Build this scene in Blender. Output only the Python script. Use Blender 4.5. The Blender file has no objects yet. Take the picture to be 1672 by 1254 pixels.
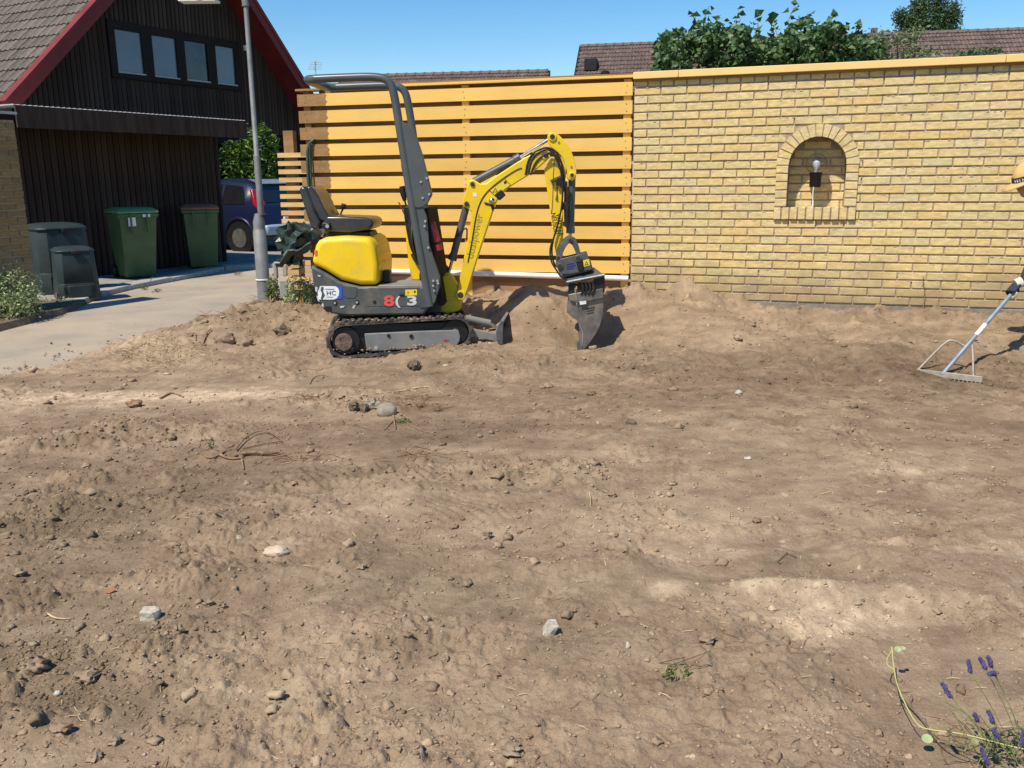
import bpy, bmesh, math, random
import numpy as np
from mathutils import Vector, Matrix
random.seed(7)
rng = np.random.default_rng(11)
R = math.radians

# ------------------------------------------------------------------ camera, sky, sun, exposure
scn = bpy.context.scene
CAM = np.array([0.0, 0.0, 1.5]); F = 1450.0; PW, PH = 1672, 1254
PITCH, ROLL = R(13.04), R(-0.618)
_cp, _sp, _cr, _sr = math.cos(PITCH), math.sin(PITCH), math.cos(ROLL), math.sin(ROLL)
FWD = np.array([0, _cp, -_sp]); _rt = np.array([1.0, 0, 0]); _up = np.array([0, _sp, _cp])
RGT = _rt * _cr + _up * _sr; UPV = -_rt * _sr + _up * _cr
cam_data = bpy.data.cameras.new('camera'); cam_data.sensor_width = 36.0
cam_data.lens = F / PW * 36.0; cam_data.clip_end = 800.0; cam_data.clip_start = 0.05
cam = bpy.data.objects.new('camera', cam_data); scn.collection.objects.link(cam)
m = Matrix.Identity(4)
for i in range(3):
    m[i][0], m[i][1], m[i][2], m[i][3] = RGT[i], UPV[i], -FWD[i], CAM[i]
cam.matrix_world = m; scn.camera = cam

SUN_AZ, SUN_EL = R(40), R(56.5)      # azimuth of the way the shadows fall (from +Y towards +X)
to_sun = Vector((-math.sin(SUN_AZ) * math.cos(SUN_EL), -math.cos(SUN_AZ) * math.cos(SUN_EL), math.sin(SUN_EL)))
world = bpy.data.worlds.new('World'); scn.world = world; world.use_nodes = True
nt = world.node_tree; bg = nt.nodes['Background']
sky = nt.nodes.new('ShaderNodeTexSky'); sky.sky_type = 'NISHITA'; sky.sun_disc = False
sky.sun_elevation = SUN_EL; sky.sun_rotation = math.atan2(to_sun.x, to_sun.y)
sky.air_density = 1.0; sky.dust_density = 0.1; sky.ozone_density = 2.5
hsv = nt.nodes.new('ShaderNodeHueSaturation'); hsv.inputs['Saturation'].default_value = 1.38
nt.links.new(sky.outputs[0], hsv.inputs['Color']); nt.links.new(hsv.outputs[0], bg.inputs[0]); bg.inputs[1].default_value = 0.112
sl = bpy.data.lights.new('sun', 'SUN'); sl.energy = 4.3; sl.angle = R(0.53); sl.color = (1.0, 0.93, 0.82)
so = bpy.data.objects.new('sun', sl); scn.collection.objects.link(so)
so.rotation_euler = to_sun.to_track_quat('Z', 'Y').to_euler()
scn.view_settings.view_transform = 'Standard'; scn.view_settings.look = 'None'
scn.view_settings.exposure = 0.38; scn.view_settings.gamma = 1.0; scn.view_settings.use_curve_mapping = False

# ------------------------------------------------------------------ helpers
COL = scn.collection

def ray(px, py):
    return FWD + RGT * (px - PW / 2) / F + UPV * (PH / 2 - py) / F

def gz(px, py, z=0.0):
    d = ray(px, py); t = (z - CAM[2]) / d[2]
    return CAM + t * d

class Fr:
    """A frame of a building or machine: origin, x axis turned by ang about z."""
    def __init__(s, o, ang):
        s.o = np.array(o, float); s.a = R(ang)
        s.X = np.array([math.cos(s.a), math.sin(s.a), 0]); s.Y = np.array([-math.sin(s.a), math.cos(s.a), 0])
    def at(s, px, py, y=0.0):
        d = ray(px, py); t = ((s.o + s.Y * y - CAM) @ s.Y) / (d @ s.Y); P = CAM + t * d - s.o
        return (float(P @ s.X), float(P[2]))
    def w(s, x, y, z):
        return s.o + s.X * x + s.Y * y + np.array([0, 0, z])

def tag(o, label=None, cat=None, group=None, kind=None):
    if label: o['label'] = label
    if cat: o['category'] = cat
    if group: o['group'] = group
    if kind: o['kind'] = kind
    return o

def empty(name, loc=(0, 0, 0), rotz=0.0, label=None, cat=None, group=None):
    o = bpy.data.objects.new(name, None); COL.objects.link(o)
    o.location = loc; o.rotation_euler = (0, 0, rotz); o.empty_display_size = 0.1
    return tag(o, label, cat, group)

class MB:
    def __init__(s): s.v = []; s.f = []; s.mi = []
    def add(s, vs, fs, mi=0):
        b = len(s.v); s.v += [tuple(map(float, p)) for p in vs]
        s.f += [tuple(i + b for i in f) for f in fs]; s.mi += [mi] * len(fs); return s
    def box(s, x0, x1, y0, y1, z0, z1, mi=0):
        return s.add([(x0, y0, z0), (x1, y0, z0), (x1, y1, z0), (x0, y1, z0), (x0, y0, z1), (x1, y0, z1), (x1, y1, z1), (x0, y1, z1)],
                     [(0, 3, 2, 1), (4, 5, 6, 7), (0, 1, 5, 4), (1, 2, 6, 5), (2, 3, 7, 6), (3, 0, 4, 7)], mi)
    def obox(s, c, ax, ay, az, hx, hy, hz, mi=0):
        c, ax, ay, az = Vector(c), Vector(ax).normalized(), Vector(ay).normalized(), Vector(az).normalized()
        vs = [c + ax * hx * i + ay * hy * j + az * hz * k for k in (-1, 1) for (i, j) in ((-1, -1), (1, -1), (1, 1), (-1, 1))]
        return s.add(vs, [(0, 3, 2, 1), (4, 5, 6, 7), (0, 1, 5, 4), (1, 2, 6, 5), (2, 3, 7, 6), (3, 0, 4, 7)], mi)
    def prism(s, pts, y0, y1, mi=0):
        """closed outline in x,z pushed from y0 to y1"""
        a = sum(pts[i][0] * pts[(i + 1) % len(pts)][1] - pts[(i + 1) % len(pts)][0] * pts[i][1] for i in range(len(pts)))
        if a < 0: pts = pts[::-1]
        n = len(pts)
        vs = [(p[0], y0, p[1]) for p in pts] + [(p[0], y1, p[1]) for p in pts]
        fs = [tuple(range(n)), tuple(range(2 * n - 1, n - 1, -1))]
        fs += [(i, n + i, n + (i + 1) % n, (i + 1) % n) for i in range(n)]
        return s.add(vs, fs, mi)
    def tube(s, path, rad, seg=10, mi=0, caps=True):
        P = [Vector(p) for p in path]; n = len(P)
        rads = rad if isinstance(rad, (list, tuple)) else [rad] * n
        vs, prev = [], None
        for i in range(n):
            t = (P[min(i + 1, n - 1)] - P[max(i - 1, 0)])
            t = t.normalized() if t.length > 1e-9 else Vector((0, 0, 1))
            if prev is None:
                u = t.cross(Vector((0, 0, 1)))
                if u.length < 1e-3: u = t.cross(Vector((1, 0, 0)))
            else:
                u = prev - t * prev.dot(t)
            u.normalize(); w = t.cross(u); prev = u
            for k in range(seg):
                a = 2 * math.pi * k / seg
                vs.append(P[i] + (u * math.cos(a) + w * math.sin(a)) * rads[i])
        fs = [(i * seg + k, i * seg + (k + 1) % seg, (i + 1) * seg + (k + 1) % seg, (i + 1) * seg + k) for i in range(n - 1) for k in range(seg)]
        if caps:
            fs += [tuple(range(seg - 1, -1, -1)), tuple((n - 1) * seg + k for k in range(seg))]
        return s.add(vs, fs, mi)
    def lathe(s, prof, c=(0, 0, 0), seg=20, mi=0):
        vs = []; n = len(prof)
        for r, z in prof:
            for k in range(seg):
                a = 2 * math.pi * k / seg
                vs.append((c[0] + r * math.cos(a), c[1] + r * math.sin(a), c[2] + z))
        fs = [(i * seg + k, i * seg + (k + 1) % seg, (i + 1) * seg + (k + 1) % seg, (i + 1) * seg + k) for i in range(n - 1) for k in range(seg)]
        fs += [tuple(range(seg - 1, -1, -1)), tuple((n - 1) * seg + k for k in range(seg))]
        return s.add(vs, fs, mi)
    def loft(s, rings, mi=0, caps=True):
        n = len(rings[0]); vs = [p for r in rings for p in r]
        fs = [(i * n + k, i * n + (k + 1) % n, (i + 1) * n + (k + 1) % n, (i + 1) * n + k) for i in range(len(rings) - 1) for k in range(n)]
        if caps: fs += [tuple(range(n - 1, -1, -1)), tuple((len(rings) - 1) * n + k for k in range(n))]
        return s.add(vs, fs, mi)
    def ball(s, c, r, sub=1, noise=0.0, sc=(1, 1, 1), mi=0):
        v, f = ICO[sub]
        k = 1 + noise * (rng.random(len(v)) - 0.5)
        vv = v * k[:, None] * np.array(sc) * r + np.array(c)
        return s.add(vv, f, mi)
    def mesh(s, name, mats, smooth=False, off=None):
        me = bpy.data.meshes.new(name)
        vs = s.v if off is None else [(p[0] - off[0], p[1] - off[1], p[2] - off[2]) for p in s.v]
        me.from_pydata(vs, [], s.f); me.update()
        for mm in (mats if isinstance(mats, (list, tuple)) else [mats]): me.materials.append(mm)
        if len(set(s.mi)) > 1: me.polygons.foreach_set('material_index', s.mi)
        if smooth: me.shade_smooth()
        return me
    def build(s, name, mats, parent=None, smooth=False, bevel=0.0, off=None, fix=False, seg=2, label=None):
        me = s.mesh(name, mats, smooth, off)
        if fix:
            b = bmesh.new(); b.from_mesh(me); bmesh.ops.recalc_face_normals(b, faces=b.faces); b.to_mesh(me); b.free()
        o = place(name, me, parent)
        if label: o['label'] = label
        if bevel:
            md = o.modifiers.new('bevel', 'BEVEL'); md.width = bevel; md.segments = seg; md.limit_method = 'ANGLE'; md.angle_limit = R(40)
            md.harden_normals = False
            me.shade_smooth()
            try: me.set_sharp_from_angle(angle=R(50))
            except Exception: pass
        elif smooth:
            try: me.set_sharp_from_angle(angle=R(55))
            except Exception: pass
        return o

def place(name, me, parent=None, loc=(0, 0, 0), rot=(0, 0, 0)):
    o = bpy.data.objects.new(name, me); COL.objects.link(o)
    o.location = loc; o.rotation_euler = rot
    if parent is not None: o.parent = parent
    return o

def icosphere(sub):
    b = bmesh.new(); bmesh.ops.create_icosphere(b, subdivisions=sub, radius=1.0)
    b.verts.ensure_lookup_table()
    v = np.array([p.co[:] for p in b.verts]); f = [tuple(q.index for q in x.verts) for x in b.faces]; b.free()
    return v, f
ICO = {i: icosphere(i) for i in (1, 2, 3, 4)}

def copy_tree(o, parent=None):
    c = o.copy(); COL.objects.link(c)
    if parent is not None: c.parent = parent
    for ch in list(o.children): copy_tree(ch, c)
    return c

def text_part(name, body, size, M, mat, parent, ext=0.0006, shear=0.0, sx=1.0, label=None, bold=0.0):
    cu = bpy.data.curves.new(name, 'FONT'); cu.body = body; cu.size = size; cu.extrude = ext; cu.shear = shear; cu.offset = bold * size
    cu.align_x = 'CENTER'; cu.align_y = 'CENTER'; cu.resolution_u = 3
    t = bpy.data.objects.new(name, cu); COL.objects.link(t)
    bpy.context.view_layer.update()
    dg = bpy.context.evaluated_depsgraph_get()
    me = bpy.data.meshes.new_from_object(t.evaluated_get(dg))
    bpy.data.objects.remove(t)
    me.transform(M @ Matrix.Diagonal((sx, 1, 1, 1))); me.materials.clear(); me.materials.append(mat)
    o = place(name, me, parent)
    if label: o['label'] = label
    return o

# ------------------------------------------------------------------ noise
def _hash(ix, iy, seed):
    h = (ix.astype(np.int64) * 374761393 + iy.astype(np.int64) * 668265263 + seed * 1274126177) & 0xffffffff
    h = ((h ^ (h >> 13)) * 1274126177) & 0xffffffff
    return h ^ (h >> 16)

def pnoise(x, y, seed=0):
    x0 = np.floor(x); y0 = np.floor(y); fx = x - x0; fy = y - y0
    ux = fx * fx * fx * (fx * (fx * 6 - 15) + 10); uy = fy * fy * fy * (fy * (fy * 6 - 15) + 10)
    def g(i, j):
        a = _hash(x0 + i, y0 + j, seed).astype(np.float64) * (2 * np.pi / 4294967296.0)
        return np.cos(a) * (fx - i) + np.sin(a) * (fy - j)
    a = g(0, 0) * (1 - ux) + g(1, 0) * ux; b = g(0, 1) * (1 - ux) + g(1, 1) * ux
    return (a * (1 - uy) + b * uy) * 1.5

def fbm(x, y, scale, octv=3, seed=0, gain=0.5):
    s = 0; a = 1.0; k = 1.0 / scale; tot = 0
    for o in range(octv):
        s = s + a * pnoise(x * k + 17.3 * o, y * k - 9.1 * o, seed + o * 31); tot += a; a *= gain; k *= 2.03
    return s / tot

def domes(x, y, cell, amount, seed, flat=.6):
    """crumbs: one dome of random size in a share of the cells of a jittered grid"""
    gx, gy = np.floor(x / cell), np.floor(y / cell); out = np.zeros_like(x)
    for i in (-1, 0, 1):
        for j in (-1, 0, 1):
            cx, cy = gx + i, gy + j
            h1 = _hash(cx, cy, seed) / 4294967296.0; h2 = _hash(cx, cy, seed + 7) / 4294967296.0; h3 = _hash(cx, cy, seed + 13) / 4294967296.0; h4 = _hash(cx, cy, seed + 19) / 4294967296.0
            r = cell * (.18 + .42 * h3 * h3) * (h4 < amount)
            px_, py_ = (cx + .2 + .6 * h1) * cell, (cy + .2 + .6 * h2) * cell; a = h3 * 40.0; ca, sa = np.cos(a), np.sin(a)
            u, v = (x - px_) * ca + (y - py_) * sa, -(x - px_) * sa + (y - py_) * ca
            d2 = u * u + (v * 1.45) ** 2 + .35 * np.abs(u * v)
            out = np.maximum(out, flat * np.sqrt(np.maximum(0, r * r - d2)))
    return out

def sstep(a, b, x):
    t = np.clip((x - a) / (b - a), 0, 1); return t * t * (3 - 2 * t)

# ------------------------------------------------------------------ materials
def new_mat(name):
    mt = bpy.data.materials.new(name); mt.use_nodes = True
    n = mt.node_tree.nodes; l = mt.node_tree.links
    return mt, n, l, n['Principled BSDF']

def pmat(name, col, rough=0.6, var=0.12, scale=6.0, bump=0.0, bscale=40.0, metal=0.0, spec=0.5, col2=None, coat=0.0, stretch=(1, 1, 1), rvar=0.1,
         obj_var=0.0, det=4.0, dirt=None, dirt_scale=5.0, dirt_amt=0.5):
    mt, n, l, p = new_mat(name)
    tc = n.new('ShaderNodeTexCoord'); mp = n.new('ShaderNodeMapping'); mp.inputs['Scale'].default_value = stretch
    l.new(tc.outputs['Object'], mp.inputs[0])
    nz = n.new('ShaderNodeTexNoise'); nz.inputs['Scale'].default_value = scale; nz.inputs['Detail'].default_value = det
    nz.inputs['Roughness'].default_value = 0.6
    l.new(mp.outputs[0], nz.inputs['Vector'])
    c2 = col2 or tuple(max(0, c * (1 - var * 2)) for c in col); c1 = col if col2 else tuple(c * (1 + var) for c in col)
    rp = n.new('ShaderNodeValToRGB'); rp.color_ramp.elements[0].position = 0.3; rp.color_ramp.elements[1].position = 0.7
    rp.color_ramp.elements[0].color = (*c2, 1); rp.color_ramp.elements[1].color = (*c1, 1)
    l.new(nz.outputs[0], rp.inputs[0]); out = rp.outputs[0]
    if obj_var:
        oi = n.new('ShaderNodeObjectInfo'); hs = n.new('ShaderNodeHueSaturation'); mr = n.new('ShaderNodeMapRange')
        mr.inputs[3].default_value = 1 - obj_var; mr.inputs[4].default_value = 1 + obj_var
        l.new(oi.outputs['Random'], mr.inputs[0]); l.new(mr.outputs[0], hs.inputs['Value']); l.new(out, hs.inputs['Color']); out = hs.outputs[0]
    if dirt:
        dn = n.new('ShaderNodeTexNoise'); dn.inputs['Scale'].default_value = dirt_scale; dn.inputs['Detail'].default_value = 8; dn.inputs['Roughness'].default_value = 0.7
        l.new(tc.outputs['Object'], dn.inputs['Vector'])
        dr = n.new('ShaderNodeValToRGB'); dr.color_ramp.elements[0].position = 0.48; dr.color_ramp.elements[1].position = 0.72
        dr.color_ramp.elements[1].color = (dirt_amt, dirt_amt, dirt_amt, 1)
        l.new(dn.outputs[0], dr.inputs[0])
        mx = n.new('ShaderNodeMix'); mx.data_type = 'RGBA'; l.new(dr.outputs[0], mx.inputs[0]); l.new(out, mx.inputs[6]); mx.inputs[7].default_value = (*dirt, 1)
        out = mx.outputs[2]
    l.new(out, p.inputs['Base Color'])
    p.inputs['Metallic'].default_value = metal; p.inputs['Specular IOR Level'].default_value = spec
    p.inputs['Coat Weight'].default_value = coat
    rr = n.new('ShaderNodeMapRange'); rr.inputs[3].default_value = max(0.02, rough - rvar); rr.inputs[4].default_value = min(1, rough + rvar)
    l.new(nz.outputs[0], rr.inputs[0]); l.new(rr.outputs[0], p.inputs['Roughness'])
    if bump:
        bn = n.new('ShaderNodeTexNoise'); bn.inputs['Scale'].default_value = bscale; bn.inputs['Detail'].default_value = 4
        l.new(mp.outputs[0], bn.inputs['Vector'])
        bp = n.new('ShaderNodeBump'); bp.inputs['Strength'].default_value = bump; bp.inputs['Distance'].default_value = 0.01
        l.new(bn.outputs[0], bp.inputs['Height']); l.new(bp.outputs[0], p.inputs['Normal'])
    return mt

def leaf_mat(name, a, b, rough=0.5, trans=0.25):
    mt, n, l, p = new_mat(name)
    at = n.new('ShaderNodeAttribute'); at.attribute_name = 'rnd'
    oi = n.new('ShaderNodeObjectInfo'); ad = n.new('ShaderNodeMath'); ad.operation = 'ADD'
    l.new(at.outputs['Fac'], ad.inputs[0]); l.new(oi.outputs['Random'], ad.inputs[1])
    fr = n.new('ShaderNodeMath'); fr.operation = 'FRACT'; l.new(ad.outputs[0], fr.inputs[0])
    rp = n.new('ShaderNodeValToRGB'); rp.color_ramp.elements[0].color = (*a, 1); rp.color_ramp.elements[1].color = (*b, 1)
    l.new(fr.outputs[0], rp.inputs[0]); l.new(rp.outputs[0], p.inputs['Base Color'])
    p.inputs['Roughness'].default_value = rough
    tr = n.new('ShaderNodeBsdfTranslucent'); l.new(rp.outputs[0], tr.inputs[0])
    mx = n.new('ShaderNodeMixShader'); mx.inputs[0].default_value = trans
    l.new(p.outputs[0], mx.inputs[1]); l.new(tr.outputs[0], mx.inputs[2]); l.new(mx.outputs[0], n['Material Output'].inputs[0])
    return mt

def brick_mat(name, cols, dark=1.0, splash=0.75):
    mt, n, l, p = new_mat(name)
    at = n.new('ShaderNodeAttribute'); at.attribute_name = 'rnd'
    oi = n.new('ShaderNodeObjectInfo'); ad = n.new('ShaderNodeMath'); ad.operation = 'ADD'
    l.new(at.outputs['Fac'], ad.inputs[0]); l.new(oi.outputs['Random'], ad.inputs[1])
    fr = n.new('ShaderNodeMath'); fr.operation = 'FRACT'; l.new(ad.outputs[0], fr.inputs[0])
    rp = n.new('ShaderNodeValToRGB'); rp.color_ramp.interpolation = 'LINEAR'
    e = rp.color_ramp.elements
    while len(e) < len(cols): e.new(0.5)
    for i, c in enumerate(cols):
        e[i].position = i / (len(cols) - 1); e[i].color = (*[x * dark for x in c], 1)
    l.new(fr.outputs[0], rp.inputs[0])
    tc = n.new('ShaderNodeTexCoord'); mp = n.new('ShaderNodeMapping'); mp.inputs['Scale'].default_value = (1, 1, 3)
    geo = n.new('ShaderNodeNewGeometry'); l.new(geo.outputs['Position'], mp.inputs[0])
    nz = n.new('ShaderNodeTexNoise'); nz.inputs['Scale'].default_value = 16; nz.inputs['Detail'].default_value = 6; nz.inputs['Roughness'].default_value = 0.65
    l.new(mp.outputs[0], nz.inputs['Vector'])
    mr = n.new('ShaderNodeMapRange'); mr.inputs[1].default_value = 0.3; mr.inputs[2].default_value = 0.7; mr.inputs[3].default_value = 0.72; mr.inputs[4].default_value = 1.18
    l.new(nz.outputs[0], mr.inputs[0])
    mx = n.new('ShaderNodeMix'); mx.data_type = 'RGBA'; mx.blend_type = 'MULTIPLY'; mx.inputs[0].default_value = 1
    l.new(rp.outputs[0], mx.inputs[6]); l.new(mr.outputs[0], mx.inputs[7])
    # soil splashed up the lowest courses, rain streaks of dirt above
    sxyz = n.new('ShaderNodeSeparateXYZ'); l.new(geo.outputs['Position'], sxyz.inputs[0])
    nd = n.new('ShaderNodeTexNoise'); nd.inputs['Scale'].default_value = 3.5; nd.inputs['Detail'].default_value = 7; l.new(geo.outputs['Position'], nd.inputs['Vector'])
    hh = n.new('ShaderNodeMath'); hh.operation = 'MULTIPLY_ADD'; hh.inputs[1].default_value = -0.75; l.new(nd.outputs[0], hh.inputs[0]); l.new(sxyz.outputs[2], hh.inputs[2])
    md_ = n.new('ShaderNodeMapRange'); md_.inputs[1].default_value = 0.02; md_.inputs[2].default_value = 0.38; md_.inputs[3].default_value = splash; md_.inputs[4].default_value = 0.0; l.new(hh.outputs[0], md_.inputs[0])
    m2 = n.new('ShaderNodeMix'); m2.data_type = 'RGBA'; l.new(md_.outputs[0], m2.inputs[0]); l.new(mx.outputs[2], m2.inputs[6]); m2.inputs[7].default_value = (0.30, 0.215, 0.125, 1)
    l.new(m2.outputs[2], p.inputs['Base Color'])
    p.inputs['Roughness'].default_value = 0.9; p.inputs['Specular IOR Level'].default_value = 0.2
    n2 = n.new('ShaderNodeTexNoise'); n2.inputs['Scale'].default_value = 90; n2.inputs['Detail'].default_value = 5
    l.new(mp.outputs[0], n2.inputs['Vector'])
    bp = n.new('ShaderNodeBump'); bp.inputs['Strength'].default_value = 0.5; bp.inputs['Distance'].default_value = 0.006
    l.new(n2.outputs[0], bp.inputs['Height']); l.new(bp.outputs[0], p.inputs['Normal'])
    return mt

def set_rnd(me, per_face):
    a = me.attributes.new('rnd', 'FLOAT', 'FACE'); a.data.foreach_set('value', np.asarray(per_face, np.float32))

M = {}
def soil_material(name, fine_bump):
    mt, n, l, p = new_mat(name)
    at = n.new('ShaderNodeAttribute'); at.attribute_name = 'dry'
    geo = n.new('ShaderNodeNewGeometry')
    n1 = n.new('ShaderNodeTexNoise'); n1.inputs['Scale'].default_value = 9; n1.inputs['Detail'].default_value = 8; n1.inputs['Roughness'].default_value = 0.68
    n2 = n.new('ShaderNodeTexNoise'); n2.inputs['Scale'].default_value = 130; n2.inputs['Detail'].default_value = 4; n2.inputs['Roughness'].default_value = 0.7
    for q in (n1, n2): l.new(geo.outputs['Position'], q.inputs['Vector'])
    a1 = n.new('ShaderNodeMath'); a1.operation = 'MULTIPLY_ADD'; a1.inputs[1].default_value = 0.75; l.new(n1.outputs[0], a1.inputs[0]); l.new(at.outputs['Fac'], a1.inputs[2])
    a2 = n.new('ShaderNodeMath'); a2.operation = 'MULTIPLY_ADD'; a2.inputs[1].default_value = 0.45; l.new(n2.outputs[0], a2.inputs[0]); l.new(a1.outputs[0], a2.inputs[2])
    a3 = n.new('ShaderNodeMath'); a3.operation = 'SUBTRACT'; a3.inputs[1].default_value = 0.6; l.new(a2.outputs[0], a3.inputs[0])
    rp = n.new('ShaderNodeValToRGB'); e = rp.color_ramp.elements
    e[0].position = 0.0; e[0].color = (0.130, 0.088, 0.053, 1); e[1].position = 1.0; e[1].color = (0.62, 0.462, 0.305, 1)
    q = e.new(0.35); q.color = (0.240, 0.167, 0.104, 1); q = e.new(0.65); q.color = (0.385, 0.277, 0.177, 1)
    l.new(a3.outputs[0], rp.inputs[0])
    # scattered pale grit
    vo = n.new('ShaderNodeTexVoronoi'); vo.inputs['Scale'].default_value = 70; l.new(geo.outputs['Position'], vo.inputs['Vector'])
    lt = n.new('ShaderNodeMath'); lt.operation = 'LESS_THAN'; lt.inputs[1].default_value = 0.16; l.new(vo.outputs['Distance'], lt.inputs[0])
    sx = n.new('ShaderNodeSeparateColor'); l.new(vo.outputs['Color'], sx.inputs[0])
    g2 = n.new('ShaderNodeMath'); g2.operation = 'GREATER_THAN'; g2.inputs[1].default_value = 0.90; l.new(sx.outputs[0], g2.inputs[0])
    mm = n.new('ShaderNodeMath'); mm.operation = 'MULTIPLY'; l.new(lt.outputs[0], mm.inputs[0]); l.new(g2.outputs[0], mm.inputs[1])
    mx = n.new('ShaderNodeMix'); mx.data_type = 'RGBA'; l.new(mm.outputs[0], mx.inputs[0]); l.new(rp.outputs[0], mx.inputs[6]); mx.inputs[7].default_value = (0.5, 0.42, 0.33, 1)
    # grey-green cast where the attribute says so
    ag = n.new('ShaderNodeAttribute'); ag.attribute_name = 'grey'
    mg = n.new('ShaderNodeMix'); mg.data_type = 'RGBA'; mg.blend_type = 'MULTIPLY'; l.new(ag.outputs['Fac'], mg.inputs[0]); l.new(mx.outputs[2], mg.inputs[6]); mg.inputs[7].default_value = (0.80, 0.84, 0.80, 1)
    l.new(mg.outputs[2], p.inputs['Base Color'])
    p.inputs['Roughness'].default_value = 0.97; p.inputs['Specular IOR Level'].default_value = 0.1
    b1 = n.new('ShaderNodeBump'); b1.inputs['Strength'].default_value = 0.9; b1.inputs['Distance'].default_value = 0.0045 * fine_bump; l.new(n2.outputs[0], b1.inputs['Height'])
    n3 = n.new('ShaderNodeTexNoise'); n3.inputs['Scale'].default_value = 45; n3.inputs['Detail'].default_value = 6; n3.inputs['Roughness'].default_value = 0.6; l.new(geo.outputs['Position'], n3.inputs['Vector'])
    b2 = n.new('ShaderNodeBump'); b2.inputs['Strength'].default_value = 0.8; b2.inputs['Distance'].default_value = 0.0090 * fine_bump; l.new(n3.outputs[0], b2.inputs['Height']); l.new(b1.outputs[0], b2.inputs['Normal'])
    l.new(b2.outputs[0], p.inputs['Normal'])
    return mt
M['soil'] = soil_material('soil', 1.0)
M['clod'] = soil_material('soil_clod', 0.35)
M['asphalt'] = pmat('asphalt', (0.43, 0.350, 0.255), 0.95, scale=1.3, col2=(0.31, 0.262, 0.205), bump=0.5, bscale=220, det=9, spec=0.15, dirt=(0.47, 0.37, 0.26), dirt_scale=0.9, dirt_amt=0.85)
M['paving'] = pmat('paving', (0.30, 0.28, 0.25), 0.95, scale=2.5, var=0.2, bump=0.4, bscale=160, det=8, spec=0.15)
M['concrete'] = pmat('concrete', (0.40, 0.375, 0.335), 0.92, scale=7, var=0.16, bump=0.5, bscale=70, det=8, spec=0.2, dirt=(0.22, 0.18, 0.13), dirt_scale=6, dirt_amt=0.5)
M['garden'] = pmat('garden_soil', (0.16, 0.13, 0.07), 0.95, scale=1.2, col2=(0.07, 0.09, 0.035), bump=0.6, bscale=50, spec=0.1)
M['mortar'] = pmat('mortar', (0.45, 0.345, 0.240), 0.95, scale=18, var=0.15, bump=0.8, bscale=130, spec=0.1)
BC = [(0.734, 0.538, 0.231), (0.709, 0.525, 0.235), (0.667, 0.512, 0.244), (0.751, 0.554, 0.244), (0.633, 0.503, 0.248), (0.726, 0.525, 0.226), (0.7, 0.49, 0.207), (0.726, 0.554, 0.272), (0.65, 0.525, 0.267), (0.743, 0.546, 0.235), (0.709, 0.563, 0.299), (0.7, 0.512, 0.226)]
M['brick'] = brick_mat('yellow_brick', BC)
M['brick_shaded'] = brick_mat('shaded_pier_brick', [(0.30, 0.20, 0.08), (0.25, 0.175, 0.08), (0.33, 0.22, 0.09), (0.22, 0.16, 0.075), (0.29, 0.205, 0.095)])  # yellow brick darkened in colour for the shade on the pier
M['ypaint'] = pmat('yellow_fence_paint', (0.84, 0.510, 0.128), 0.62, var=0.05, scale=2.2, bump=0.12, bscale=50, stretch=(0.35, 3, 3), spec=0.3, obj_var=0.07, dirt=(0.62, 0.40, 0.13), dirt_scale=3, dirt_amt=0.35)
M['ywood'] = pmat('weathered_fence_wood', (0.37, 0.195, 0.070), 0.85, scale=5, col2=(0.26, 0.145, 0.060), bump=0.35, bscale=45, stretch=(0.5, 3, 3), spec=0.15, obj_var=0.08, dirt=(0.38, 0.29, 0.17), dirt_scale=9, dirt_amt=0.6)
M['ydark'] = pmat('fence_back_wood', (0.28, 0.165, 0.06), 0.8, scale=4, var=0.2, stretch=(0.4, 3, 3), spec=0.2)
M['slatwood'] = pmat('pale_slat_wood', (0.66, 0.43, 0.19), 0.8, scale=6, var=0.12, stretch=(0.5, 3, 3), spec=0.2, obj_var=0.08)
M['coping'] = pmat('painted_coping', (0.84, 0.57, 0.22), 0.55, var=0.04, scale=1.5, spec=0.35)
M['white'] = pmat('white_plastic', (0.82, 0.80, 0.76), 0.45, var=0.04, scale=6, spec=0.4)
M['redboard'] = pmat('red_brown_board', (0.34, 0.20, 0.11), 0.85, var=0.2, scale=6, stretch=(0.4, 2, 2), spec=0.15)
M['boards'] = pmat('dark_brown_cladding', (0.070, 0.047, 0.036), 0.85, var=0.25, scale=4, bump=0.25, bscale=50, stretch=(4, 4, 0.3), spec=0.10, obj_var=0.22)
M['dark'] = pmat('black_brown_paint', (0.018, 0.014, 0.012), 0.8, var=0.2, scale=4, spec=0.12)
M['frame'] = pmat('dark_window_frame', (0.022, 0.014, 0.011), 0.6, var=0.2, scale=6, spec=0.15)
M['red'] = pmat('red_bargeboard', (0.20, 0.024, 0.020), 0.6, var=0.12, scale=3, spec=0.35)
M['rtile'] = pmat('grey_roof_tile', (0.150, 0.120, 0.098), 0.9, scale=5, col2=(0.080, 0.064, 0.054), bump=0.6, bscale=60, det=8, spec=0.2, obj_var=0.25, dirt=(0.36, 0.34, 0.30), dirt_scale=14, dirt_amt=0.35)
M['rtile2'] = pmat('brown_roof_tile', (0.150, 0.100, 0.082), 0.9, scale=0.9, col2=(0.085, 0.058, 0.050), bump=0.3, bscale=20, det=9, spec=0.2, dirt=(0.33, 0.29, 0.25), dirt_scale=5, dirt_amt=0.5)
M['cream'] = pmat('render_wall', (0.5, 0.45, 0.38), 0.9, var=0.08, scale=2)
M['corr'] = pmat('corrugated_sheet', (0.50, 0.48, 0.45), 0.6, var=0.1, scale=4)
M['steel'] = pmat('galvanised_steel', (0.40, 0.41, 0.41), 0.5, var=0.14, scale=7, metal=0.35, spec=0.4, bump=0.05, bscale=60, dirt=(0.30, 0.27, 0.21), dirt_scale=5, dirt_amt=0.5)
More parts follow.
